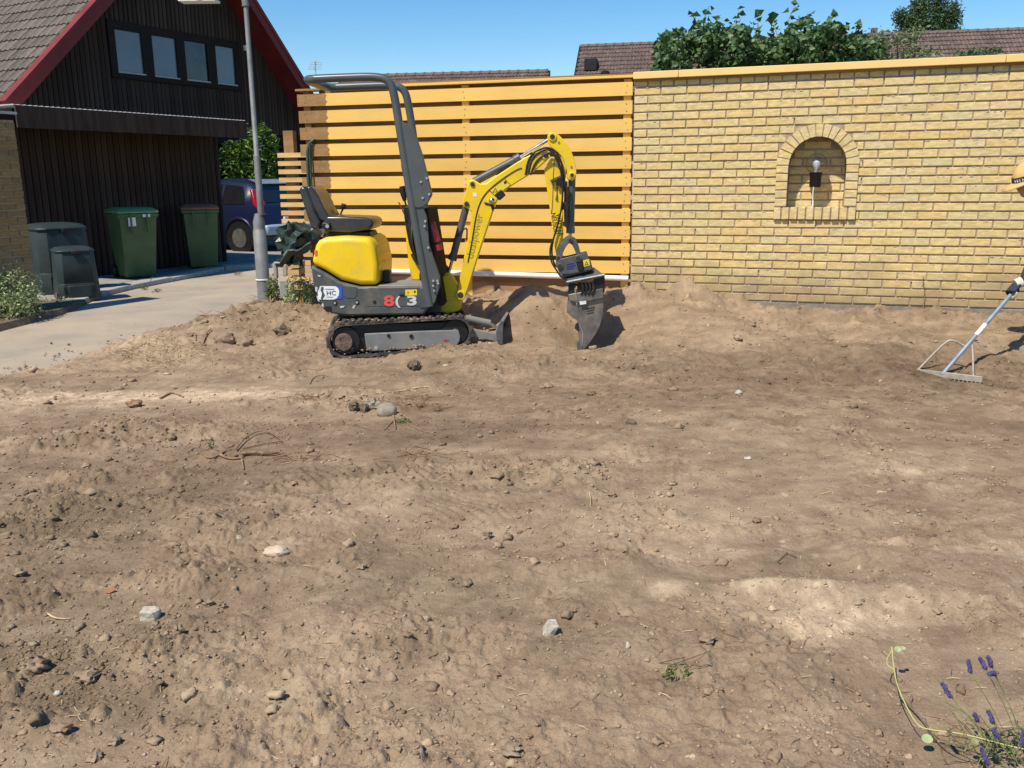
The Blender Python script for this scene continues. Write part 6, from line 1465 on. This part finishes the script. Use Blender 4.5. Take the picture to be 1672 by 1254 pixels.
# head with face, looking down along the rake
hv, hf = ICO[4]; hv = hv.copy()
sc = np.array([.098, .078, .122]); P_ = hv * sc
fw = np.clip(-hv[:, 0], 0, 1)                      # the face looks to -x
P_[:, 0] -= .012 * np.exp(-((hv[:, 2] + .05) / .10) ** 2 - (hv[:, 1] / .14) ** 2) * (fw > .3) * 1.9    # nose
P_[:, 0] += .008 * np.exp(-((hv[:, 2] - .12) / .09) ** 2) * np.exp(-((np.abs(hv[:, 1]) - .36) / .16) ** 2) * (fw > .3)   # eye sockets
P_[:, 0] += .005 * np.exp(-((hv[:, 2] + .42) / .035) ** 2 - (hv[:, 1] / .3) ** 2) * (fw > .3)             # mouth line
P_[:, 0] -= .010 * np.exp(-((hv[:, 2] + .75) / .18) ** 2 - (hv[:, 1] / .4) ** 2) * (fw > .2)             # chin
P_[:, 1] *= 1 - .22 * np.clip(-hv[:, 2], 0, 1)
tilt = Matrix.Rotation(R(-20), 3, 'Y'); hw = [Vector(HEADC) + tilt @ Vector(p) for p in P_]
b = MB(); b.add([rl(p) for p in hw], hf); hd_ = b.build('head', M['skin'], per, smooth=True)
hp = lambda x, y, z: rl(Vector(HEADC) + tilt @ Vector((x, y, z)))
for s in (-1, 1):
    b = MB(); b.ball(hp(-.082, s * .030, .016), .012, 2); b.build('eye', M['white'], hd_, smooth=True); b = MB(); b.ball(hp(-.0925, s * .030, .016), .0045, 1); b.build('iris', M['blk'], hd_)
    b = MB(); b.ball(hp(.008, s * .080, .0), .028, 2, sc=(.7, .35, 1.0)); b.build('ear', M['skin'], hd_, smooth=True)
b = MB(); v = hv[(hv[:, 0] > -.2)]; 
hm = [p for p in range(len(hv)) if True]
hairv = [(Vector(HEADC) + tilt @ Vector((P_[i][0] * 1.05 + .006, P_[i][1] * 1.06, P_[i][2] * 1.05 + .004))) for i in range(len(hv))]
sel = [f for f in hf if all(hv[i][0] > .05 and hv[i][2] > -.55 for i in f)]
b.add([rl(p) for p in hairv], sel); b.build('hair', M['hair'], per, smooth=True)
# cap: crown, dark printed band and downward brim
b = MB(); sel = [f for f in hf if all(hv[i][2] > .20 for i in f)]
capv = [(Vector(HEADC) + tilt @ Vector((P_[i][0] * 1.14 - .004, P_[i][1] * 1.16, P_[i][2] * 1.20 + .002))) for i in range(len(hv))]
b.add([rl(p) for p in capv], sel); cap_ = b.build('cap', M['cap'], per, smooth=True)
b = MB(); n = 40; ring = []
for zz, k_ in ((.018, 1.165), (.062, 1.16)):
    for i in range(n):
        a = 2 * math.pi * i / n; q_ = math.sqrt(max(.1, 1 - (zz / .122) ** 2 * .5)); ring.append(hp(.098 * k_ * q_ * math.cos(a) - .004, .078 * k_ * 1.02 * q_ * math.sin(a), zz))
b.add(ring, [(i, (i + 1) % n, n + (i + 1) % n, n + i) for i in range(n)]); b.build('cap_band', M['capband'], cap_, smooth=True)
b = MB(); va, vb_ = [], []
for i in range(15):
    a = math.pi - 1.15 + 2.3 * i / 14; va.append(hp(.098 * 1.15 * math.cos(a) - .002, .078 * 1.17 * math.sin(a), .022)); ext = .085 * math.cos((i - 7) / 7 * 1.25) ** .6 if abs(i - 7) < 7 else .0
    vb_.append(hp(.098 * 1.15 * math.cos(a) - .002 - ext, .078 * 1.17 * math.sin(a) * 1.03, .006 - .12 * ext))
b.add(va + vb_, [(i, i + 1, 16 + i, 15 + i) for i in range(14)]); o = b.build('cap_brim', M['cap'], cap_, smooth=True, fix=True); sd = o.modifiers.new('t', 'SOLIDIFY'); sd.thickness = .006; sd.offset = 0
for k in range(5):
    a = math.pi + .35 + k * .17; c0, c1 = hp(.1165 * math.cos(a) - .006, .0945 * math.sin(a), .028), hp(.1165 * math.cos(a) - .006, .0945 * math.sin(a), .052)
    b = MB().tube([c0, c1], .0022, 4)
    if k in (0, 1, 3): m0 = (Vector(c0) + Vector(c1)) / 2; a2 = a + .08; b.tube([m0, hp(.1165 * math.cos(a2) - .006, .0945 * math.sin(a2), .04)], .0022, 4)
    b.build('cap_lettering', M['dwhite'], cap_)
# gloved hands closed round the handle, each finger its own bent chain
def hand(P, side):
    P = Vector(P); ax = hd.copy(); u = ax.cross(Vector((0, 0, 1))).normalized(); w = u.cross(ax).normalized()
    out = -w if False else w
    palm = MB(); palm.obox(rl(P + out * .030 + u * .01), ax, u, out, .045, .034, .014); po = palm.build('glove', M['glove'], per, bevel=.010, seg=3)
    for k in range(4):
        c = P + ax * (-.033 + .022 * k); Lr = (.026, .029, .028, .024)[k]
        pts = [c + out * .030 - u * .020, c + out * .016 - u * .036, c - out * .012 - u * .034, c - out * (.027) - u * .008, c - out * .020 + u * (.012 if k != 3 else .004)]
        MB().tube([rl(p) for p in smooth(pts, 1)], [.0105] * 6 + [.009] * 2 if len(smooth(pts, 1)) == 8 else .0100, 8).build('finger', M['glove'], po, smooth=True)
    t0 = P - ax * .03 * side + out * .022 + u * .030
    MB().tube([rl(p) for p in smooth([t0, t0 + u * .010 - out * .020, P - ax * .045 * side - out * .012 + u * .024, P - ax * .055 * side - out * .024 + u * .004], 1)], .0115, 8).build('thumb', M['glovew'], po, smooth=True)
    MB().tube([rl(P + out * .035 + ax * .03 * side), rl(P + out * .045 + Vector((.07, .01, .03)))], [.036, .040], 14).build('cuff', M['glovew'], po, smooth=True)
hand(H1, 1); hand(H2, 1)
# trousers over the legs: a separate skin on the same joints
lg = [(n[0], (n[1][0] * 1.06, n[1][1] * 1.06) if isinstance(n[1], tuple) else n[1] * 1.16) for n in [nodes[i] for i in (0, 10, 11, 12, 14, 15, 16)]]
lg[0] = (rl(HIP + Vector((0, 0, .03))), (.158, .128))
skin_mesh('trousers', lg, [(0, 1), (1, 2), (2, 3), (0, 4), (4, 5), (5, 6)], M['trouser'], per)
for (x_, y_) in ((4.23, 6.55), (4.53, 6.935)):
    b = MB(); rr = [[(x_ + .10 - .30 * t - o_.x, y_ + w_ * c_ - o_.y, gzp + h_ * (.5 + .5 * s_) - .01 - o_.z) for c_, s_ in [(math.cos(2 * math.pi * q / 12), math.sin(2 * math.pi * q / 12)) for q in range(12)]] for t, w_, h_ in ((0, .035, .08), (.15, .045, .11), (.4, .042, .11), (.7, .050, .075), (.92, .045, .06), (1, .02, .03))]
    b.loft(rr).build('boot', M['blk'], per, smooth=True, fix=True)

# ------------------------------------------------------------------ loose clods, pebbles, straw and twigs
def clod_mesh_points(n, region=None):
    y = np.exp(rng.uniform(math.log(1.9), math.log(11.5), n)); t = rng.uniform(-1, 1, n); x = t * (.66 * y + .25)
    return x, y
def clod_density(x, y):
    d = .25 + .9 * np.clip(fbm(x, y, .55, 3, 33), 0, 1)
    for (cx, cy, rx, ry, am) in CL: d = d + am * np.exp(-((x - cx) / rx) ** 2 - ((y - cy) / ry) ** 2)
    return d
CL = [(*_p(120, 1100, 0), .36, .28, 1.6), (*_p(60, 860, 0), .6, .35, .9), (*_p(240, 730, 0), .7, .28, .8), (*_p(430, 530), .8, .5, 1.1), (*_p(880, 780, 0), .35, .25, 1.0), (*_p(1250, 1040, 0), .30, .10, .8), (*_p(1000, 860, 0), .3, .2, .6), (*_p(950, 940, 0), .3, .1, .5), (*_p(250, 1000, 0), .3, .1, .7),
      (*_p(900, 500, .2), .8, .3, .7), (*_p(1130, 510, .2), .6, .25, .6), (*_p(1060, 965, 0), .3, .13, -1), (*_p(1290, 922, 0), .2, .1, -1), (*_p(1400, 700, 0), 1.4, .5, -.15), (*_p(420, 636, 0), .9, .13, -.8), (*_p(600, 665, 0), .3, .12, .6), (*_p(330, 530), .5, .4, .7)]
var = []
for q in range(6):
    v, f = ICO[2] if q < 2 else ICO[1]
    v = v * (1 + .75 * (rng.random(len(v)) - .5))[:, None] * (1 + .5 * pnoise(v[:, 0] * 1.5 + q * 5, v[:, 1] * 1.5 + v[:, 2] * 1.9, q))[:, None] * np.array([1.15, .95, .72]) + rng.normal(size=(len(v), 3)) * .05; var.append((v, np.array(f)))
def scatter(n, rmin, rmax, power, vs, name, mat, dens=True, sink=.25, nearbias=None):
    x, y = clod_mesh_points(n * 3)
    k = rng.random(len(x)) < np.clip(clod_density(x, y), 0, 2) / 2.0
    x, y = x[k][:n], y[k][:n]
    r = rmin * (rmax / rmin) ** (rng.random(len(x)) ** power)
    r *= np.clip(.45 + y / 6.5, .5, 1.6)
    z = H(x, y)
    s_ = x - np.interp(y, _by, _bx)
    ok = (z > .0) | ((s_ > -.8) & (s_ < .3) & (rng.random(len(x)) < .95 * np.exp(np.minimum(0, s_) * 3)))
    z = np.maximum(z, .012); d = wdist(x, y); ok &= d > r * .5
    x, y, z, r = x[ok], y[ok], z[ok], r[ok]
    dr = dryness(x, y) + rng.normal(size=len(x)) * .10 + .03; gr = greyness(x, y)
    V, Fc, D_, G_ = [], [], [], []; base = 0; n_ = len(x)
    ang = rng.uniform(0, 6.28, n_); sc_ = np.stack([rng.uniform(.8, 1.3, n_), rng.uniform(.8, 1.2, n_), rng.uniform(.7, 1.1, n_)], -1) * r[:, None]
    for q in range(len(vs)):
        k = np.arange(q, n_, len(vs)); v, f = vs[q]
        w = v[None] * sc_[k][:, None, :]; ca_, sa_ = np.cos(ang[k])[:, None], np.sin(ang[k])[:, None]
        X_ = w[..., 0] * ca_ - w[..., 1] * sa_ + x[k][:, None]; Y_ = w[..., 0] * sa_ + w[..., 1] * ca_ + y[k][:, None]; Z_ = w[..., 2] + (z[k] + r[k] * (.45 - sink))[:, None]
        V.append(np.stack([X_, Y_, Z_], -1).reshape(-1, 3)); Fc.append((f[None] + (base + np.arange(len(k)) * len(v))[:, None, None]).reshape(-1, 3)); base += len(k) * len(v)
        D_.append(np.repeat(dr[k], len(v))); G_.append(np.repeat(gr[k], len(v)))
    V = np.concatenate(V); Fc = np.concatenate(Fc)
    me = bpy.data.meshes.new(name); me.vertices.add(len(V)); me.vertices.foreach_set('co', V.astype(np.float32).ravel())
    me.loops.add(len(Fc) * 3); me.polygons.add(len(Fc)); me.loops.foreach_set('vertex_index', Fc.ravel().astype(np.int32)); me.polygons.foreach_set('loop_start', np.arange(0, len(Fc) * 3, 3, dtype=np.int32)); me.update(calc_edges=True)
    me.materials.append(mat)
    for nm_, ar_ in (('dry', np.concatenate(D_)), ('grey', np.concatenate(G_))):
        a = me.attributes.new(nm_, 'FLOAT', 'POINT'); a.data.foreach_set('value', ar_.astype(np.float32))
    return tag(place(name, me), kind='stuff')
scatter(2100, .005, .026, 2.9, var[:2], 'soil_clods', M['clod'])
scatter(30000, .0022, .010, 1.7, var[2:], 'soil_crumbs', M['clod'])
scatter(900, .002, .007, 1.5, var[2:], 'pale_grit', pmat('grit', (.42, .34, .24), .9, var=.2, scale=30))

def sticks(name, n, lmin, lmax, rad, mat, centres=None, kind='stuff', spread=None, flat=.25):
    b = MB()
    for i in range(n):
        if centres is None:
            y = math.exp(rng.uniform(math.log(2.0), math.log(9.0))); x = rng.uniform(-1, 1) * (.6 * y + .1)
        else:
            c = centres[i % len(centres)]; x, y = c[0] + rng.normal() * c[2], c[1] + rng.normal() * c[3]
        z = hz(x, y, True)
        if z < .0: continue
        L_ = rng.uniform(lmin, lmax) * (.6 + y / 7); a = rng.uniform(0, 6.28); dz = rng.uniform(-.1, flat) * L_; dx, dy = math.cos(a) * L_ / 2, math.sin(a) * L_ / 2
        k = rng.normal() * L_ * .12
        P0, P1, P2 = (x - dx, y - dy, max(hz(x - dx, y - dy, True), z) + rad), (x - dy / L_ * k, y + dx / L_ * k, z + rad + abs(dz) * .5 + .002), (x + dx, y + dy, max(z, hz(x + dx, y + dy, True)) + rad + max(0, dz))
        b.tube([P0, P1, P2], [rad * .7, rad, rad * .5], 4, caps=False)
    o = b.build(name, mat); o['kind'] = kind; return o
sticks('twig_litter', 420, .02, .07, .0013, M['root'])
sticks('straw_litter', 260, .015, .05, .0014, M['straw'])
sp = [(*_p(px, py), .16, .12) for px, py in [(215, 575), (250, 572), (280, 578), (240, 590), (300, 582)]]
sticks('straw_heap', 420, .02, .06, .0020, M['straw'], sp, flat=.5)
sp = [(*_p(px, py), .10, .05) for px, py in [(330, 530), (420, 500), (470, 515), (500, 640), (680, 640), (700, 655), (480, 735), (690, 730)]]
sticks('root_litter', 150, .04, .13, .0028, M['root'], sp, flat=.4)

# ------------------------------------------------------------------ single stones, roots and scraps
def rock(name, px, py, wpx, hpx, mat, label, cat='stone', flat=.7, group=None, noise=.25, sub=3, sink=.25, rot=0.0, box=False):
    p = G(px, py + hpx * .25); dep = (p - Vector(CAM)).dot(Vector(FWD)); r = wpx / 2 * dep / F
    v, f = ICO[sub]; v = v.copy()
    if box: v = np.sign(v) * np.abs(v) ** .55; v /= np.abs(v).max()
    nz = pnoise(v[:, 0] * 1.7 + px, v[:, 1] * 1.7 + v[:, 2] * 2.3 + py, 5) * noise + pnoise(v[:, 0] * 4 + py, v[:, 1] * 4 - v[:, 2] * 3 + px, 9) * noise * .4
    v = v * (1 + nz)[:, None] * np.array([1, .85, flat * hpx / wpx * 1.15]) * r
    ca_, sa_ = math.cos(rot), math.sin(rot); v = np.stack([v[:, 0] * ca_ - v[:, 2] * sa_, v[:, 1], v[:, 0] * sa_ + v[:, 2] * ca_], -1)
    o = MB().add(v, f).build(name, mat, None, smooth=not box); o.location = p + Vector((0, 0, flat * hpx / wpx * r * (1 - sink * 2)))
    return tag(o, label, cat, group)
rock('round_stone', 632, 671, 33, 24, M['stone'], 'round pale grey stone beside the dark rubble in the middle of the soil', flat=1.0, noise=.12)
for (px, py, w_, h_, lab) in [(578, 664, 18, 15, 'black clod at the left end of the dark rubble'), (594, 668, 16, 15, 'dark grey clod second from the left in the rubble'), (608, 664, 17, 15, 'brown clod between the dark rubble and the round stone'), (617, 657, 15, 12, 'small dark clod on top of the rubble next to the round stone'), (600, 655, 12, 9, 'flat brown chip at the back of the dark rubble')]:
    rock('rubble_clod', px, py, w_, h_, M['dkstone'] if px < 600 else M['stone'], lab, 'clod', 1.0, 'rubble in the middle of the soil', .5)
rock('soil_lump', 677, 601, 20, 17, M['dkstone'], 'dark upright soil lump below the excavator track', 'clod', 1.0, None, .45)
rock('pale_stone', 246, 1003, 30, 22, M['pale'], 'angular whitish stone on the lower left soil', 'stone', 1.0, None, .22, 2, box=True)
rock('pale_stone', 898, 1028, 21, 28, M['pale'], 'upright jagged white stone below the middle of the soil', 'stone', 1.0, None, .3, 2, rot=-.3, box=True)
rock('sand_clod', 452, 895, 42, 34, pmat('pale_sand_lump', (.56, .43, .29), .95, var=.1, scale=20, bump=.6, bscale=50), 'pale crumbly sand lump left of the middle foreground', 'clod', .45, None, .2, sink=.3)
rock('brick_fragment', 332, 521, 24, 10, M['clay'], 'half buried brick fragment on top of the left soil bank', 'brick', 1.0, None, .1, box=True)
rock('brick_fragment', 1030, 690, 16, 8, M['dkstone'], 'small dark brick fragment right of the middle of the soil', 'brick', 1.0, None, .12, box=True)
rock('soil_lump', 221, 660, 24, 14, M['root'], 'brown lump on the sandy strip at the left', 'clod', 1.0, None, .4)
rock('soil_lump', 398, 550, 26, 16, M['clay'], 'pale clayey lump on the left soil bank', 'clod', 1.0, None, .35); rock('soil_lump', 368, 542, 30, 22, M['clay'], 'large rounded clay lump on the left soil bank', 'clod', 1.0, None, .3); rock('soil_lump', 462, 541, 24, 18, M['dkstone'], 'dark broken lump on the right of the left soil bank', 'clod', 1.0, None, .5)
for (px, py, w_, h_, lab) in [(1206, 641, 12, 7, 'small pale chip on the dark raked soil'), (95, 1132, 13, 10, 'small pale angular pebble at the lower left corner'), (1025, 1055, 8, 14, 'thin whitish chip below the middle right'), (1222, 748, 14, 5, 'pale flat chip on the raked soil right of the middle')]:
    rock('pebble', px, py, w_, h_, M['pale'], lab, 'pebble', 1.0, 'pale chips on the soil', .3, 2)
rng2 = np.random.default_rng(5)
for (px, py, w_, h_, lab) in [(20, 905, 22, 13, 'dark pebble at the left edge of the soil'), (30, 935, 20, 12, 'rounded pebble below the dark one at the left edge'), (145, 1105, 34, 22, 'large dark clod in the lower left rubble'), (60, 1085, 34, 20, 'wide brown clod in the lower left rubble'), (188, 1210, 22, 16, 'round brown pebble near the bottom left'), (155, 1235, 26, 15, 'flat brown pebble at the bottom left'), (100, 1190, 30, 16, 'long brown clod above the bottom left pebbles'), (836, 1220, 30, 17, 'smooth brown pebble at the bottom middle'), (1155, 1045, 22, 18, 'brown clod at the edge of the crumbly strip'), (795, 875, 18, 14, 'round grey pebble in the crumbly middle'), (1000, 808, 14, 12, 'small dark pebble right of the crumbly middle'), (590, 925, 14, 11, 'dark pebble left of the pressed soil patch'), (340, 985, 16, 12, 'brown pebble right of the whitish stone'), (362, 990, 14, 12, 'dark pebble beside the brown one near the whitish stone'), (290, 1028, 18, 15, 'larger round clod below the whitish stone'), (255, 1030, 16, 12, 'round clod just under the whitish stone'), (730, 1075, 11, 10, 'tiny black pebble below the middle'), (852, 1233, 12, 9, 'little pebble beside the smooth brown one at the bottom')]:
    rock('clod', px, py, w_, h_, M['clay'], lab, 'clod', 1.0, 'larger clods and pebbles on the soil', .6)

def root_thing(name, label, runs, mat, cat='root', lift=.02):
    p0 = G(*runs[0][0][0]); r = empty(name, tuple(p0), 0, label, cat)
    for pts, rad in runs:
        P_ = []
        for (px, py, *h_) in pts:
            q = G(px, py); d = (Vector(CAM) - q).normalized(); hh = h_[0] if h_ else 0.0; P_.append(q + d * hh + Vector((0, 0, rad)))
        P_ = smooth(P_, 2); rr = [rad * (1 - .5 * i / len(P_)) for i in range(len(P_))]
        MB().tube([p - p0 for p in P_], rr, 7).build('root_strand' if cat == 'root' else 'strand', mat, r, smooth=True)
    return r
root_thing('root_tangle', 'bundle of thick pale roots with a bent loop lying on the left soil', [([(380, 750), (400, 744), (418, 742, .02), (440, 745, .01), (456, 742)], .014), ([(395, 752), (397, 762), (398, 768)], .006), ([(385, 735, .03), (400, 715, .05), (427, 702, .06), (445, 708, .05), (460, 721, .03)], .005), ([(460, 721, .03), (440, 724, .02), (410, 730, .01), (396, 734)], .005), ([(330, 740), (340, 750, .01), (355, 748), (368, 738)], .006), ([(360, 745), (375, 752), (395, 750)], .009)], M['root'])
root_thing('root_strand_pair', 'thin forked pale root above the dark rubble', [([(560, 652), (600, 644), (650, 640), (672, 628, .02), (676, 612, .04)], .004), ([(672, 635), (700, 630, .02), (725, 645)], .0035), ([(650, 640), (664, 636), (680, 640)], .004)], M['straw'])
root_thing('root_sprig', 'small root sprig with fine rootlets below the round stone', [([(642, 680), (644, 690), (646, 702)], .007), ([(642, 688), (634, 696), (628, 703)], .004), ([(660, 686), (672, 698), (700, 708)], .004)], M['root'])
root_thing('wood_stick', 'bent brown stick lying on the sandy strip at the left', [([(262, 652), (280, 642), (292, 646), (300, 650)], .008)], M['root'], 'stick')
root_thing('bleached_stick', 'curved pale stick on the lower left soil', [([(78, 1003), (88, 1010, .01), (102, 1012), (116, 1011)], .0035)], M['straw'], 'stick')
root_thing('wire_loop', 'small bent twig standing out of the bank left of the track', [([(506, 628), (512, 615, .03), (530, 613, .02), (536, 616)], .004)], M['root'], 'twig')
root_thing('standing_twigs', 'two short standing twigs on the left soil bank', [([(312, 550), (318, 545, .04), (320, 555)], .007), ([(330, 556), (338, 545, .05), (345, 538, .06)], .008)], M['root'], 'twig')
for (pts, lab) in [([(985, 905), (988, 920, .01), (990, 925)], 'short pale straw on the pressed soil right of the middle'), ([(962, 800), (965, 815, .02), (964, 828)], 'upright pale straw in the crumbly soil'), ([(1340, 1195), (1362, 1215), (1385, 1240)], 'thin dark rootlet curving at the bottom right'), ([(700, 1075), (712, 1070), (715, 1066)], 'flat dry leaf stalk below the middle')]:
    root_thing('loose_straw', lab, [(pts, .0025)], M['straw'] if 'pale' in lab else M['root'], 'straw')
# orange dry leaf, green scraps
p = G(180, 968); b = MB(); b.add([(-.02, -.006, .008), (.0, -.012, .004), (.022, .004, .010), (.002, .012, .016)], [(0, 1, 2), (0, 2, 3)]); o = b.build('dry_leaf', pmat('orange_leaf', (.36, .13, .05), .7, var=.2, scale=40)); o.location = p; tag(o, 'small dry orange leaf on the lower left soil', 'leaf')
for (px, py, n_, lab, rad) in [(658, 690, 60, 'tuft of dark green moss and roots beside the round stone', .045), (1105, 1100, 40, 'flattened green weed on the soil at the bottom right', .05), (343, 732, 16, 'green leaf stub at the left end of the root bundle', .03)]:
    q = G(px, py); plant('weed_sprig', lab, 'weed', tuple(q), [(q.x, q.y, q.z + .012, rad, rad * .8, .018)], n_, .022, L_weed, 2, .35, stem_r=.0015)
# square cover half buried
q = G(1290, 921); cov = MB().box(-.10, .10, -.10, .10, -.02, .004).build('buried_cover', M['concrete'], None, bevel=.004); cov.location = q + Vector((0, 0, .000)); cov.rotation_euler = (0, 0, .55); tag(cov, 'grey slab corner half buried in sand right of the middle', 'slab')
bpy.data.objects.remove(cov)
b = MB()
for (pa, pb, w_) in [((1270, 918), (1285, 905), .004), ((1285, 905), (1300, 912), .003), ((1270, 918), (1274, 922), .004)]:
    b.tube([G(*pa) + Vector((0, 0, .003)), G(*pb) + Vector((0, 0, .006))], w_, 5)
tag(b.build('bark_strip', M['dkstone']), 'small square of dark bark strips on the smooth grey soil patch', 'bark')

# ------------------------------------------------------------------ lavender and pale weed at the lower right corner
lvb = G(1700, 1235); lav = empty('lavender_plant', tuple(lvb), 0, 'lavender with purple spikes on thin stems at the lower right corner', 'lavender')
def near(px, py, hgt):
    q = gz(px, py, hgt); return Vector(q)
spk = [((1585, 1097), (1581, 1078), .34), ((1610, 1092), (1600, 1074), .36), ((1619, 1088), (1614, 1072), .37), ((1552, 1138), (1538, 1116), .30), ((1622, 1180), (1614, 1160), .24), ((1630, 1205), (1622, 1190), .22), ((1596, 1178), (1592, 1166), .24), ((1614, 1248), (1602, 1222), .18), ((1668, 1215), (1672, 1195), .25), ((1625, 1100), (1614, 1100), .35), ((1690, 1150), (1684, 1128), .3), ((1700, 1205), (1694, 1180), .25)]
for (pb, pt, h_) in spk:
    A, B_ = near(*pb, h_ - .02), near(*pt, h_); base = G(pb[0] + (1740 - pb[0]) * .55, min(1254 + 25, pb[1] + 170)); mid = (A * .5 + base * .5) + Vector((0, 0, .02))
    MB().tube([p_ - lvb for p_ in smooth([base, mid, A, B_], 2)], .0012, 5).build('stem', M['stem'], lav, smooth=True)
    b = MB()
    for k in range(30):
        t = k / 29; c = A.lerp(B_, t); a = k * 2.4; rr = .0034 * (1 - .5 * abs(t - .45)); d_ = (B_ - A).normalized(); u_ = d_.orthogonal().normalized(); w_ = d_.cross(u_)
        b.ball(c + (u_ * math.cos(a) + w_ * math.sin(a)) * rr - lvb, (.0026 if k % 3 else .0036) * rng.uniform(.7, 1.25), 1, .5, sc=(1, 1, 1.5))
    b.build('flower_spike', M['lav'], lav)
for k in range(16):
    base = G(rng.uniform(1560, 1690), rng.uniform(1225, 1262)); tip = near(rng.uniform(1530, 1672), rng.uniform(1130, 1235), rng.uniform(.05, .22))
    MB().tube([p_ - lvb for p_ in smooth([base, base.lerp(tip, .5) + Vector((rng.normal() * .02, 0, .02)), tip], 1)], .0011, 4).build('stem', M['stem'], lav)
v, f = leaf_cards(np.array([list(G(rng.uniform(1600, 1690), rng.uniform(1215, 1262)) + Vector((0, 0, rng.uniform(.01, .08)))) for k in range(90)]), np.full(90, .032), aspect=.14, bend=.3, up=-2)
leaf_object('foliage', v, f, leaf_mat('lavender_leaf', (.09, .13, .06), (.20, .24, .13)), lav, off=tuple(lvb))
pw = G(1700, 1240); wd = empty('pale_weed', tuple(pw), 0, 'long pale yellow green weed runner with round leaves at the lower right', 'weed')
run = [near(1676, 1224, .10), near(1640, 1216, .10), near(1600, 1205, .11), near(1560, 1196, .10), near(1520, 1192, .09), near(1498, 1186, .09), near(1478, 1150, .10), near(1465, 1120, .11), near(1459, 1090, .12), near(1457, 1066, .13), near(1456, 1056, .14)]
MB().tube([p_ - pw for p_ in smooth(run, 2)], .0016, 6).build('stem', M['ystem'], wd, smooth=True)
MB().tube([p_ - pw for p_ in smooth([near(1455, 1064, .13), near(1448, 1075, .13), near(1448, 1086, .125), near(1458, 1092, .12)], 2)], .0016, 5).build('tendril', M['ystem'], wd)
lf = pmat('pale_round_leaf', (.36, .42, .19), .6, var=.12, scale=30)
for (px, py, h_, s_, mt) in [(1514, 1206, .08, .015, lf), (1592, 1210, .11, .010, M['stem']), (1466, 1060, .14, .011, lf), (1474, 1058, .14, .008, lf)]:
    c = near(px, py, h_); b = MB(); b.add([tuple(c - pw + Vector((s_ * math.cos(a), s_ * .8 * math.sin(a) * .8, s_ * .5 * math.sin(a)))) for a in [2 * math.pi * k / 9 for k in range(9)]] + [tuple(c - pw + Vector((0, 0, -.003)))], [(k, (k + 1) % 9, 9) for k in range(9)]); b.build('leaf', mt, wd)
root_thing('dry_twig', 'dark dry twig tangle lying behind the lavender', [([(1470, 1140, .02), (1490, 1160, .02), (1512, 1185, .01), (1530, 1215, .01), (1560, 1238), (1600, 1250)], .0028), ([(1490, 1138, .02), (1486, 1152, .015), (1500, 1170, .01), (1520, 1190, .0)], .0018), ([(1525, 1200), (1545, 1220), (1585, 1232, .01)], .002), ([(1535, 1215), (1540, 1240), (1550, 1252)], .002)], M['dkstone'], 'twig')
print('objects', len(bpy.data.objects))
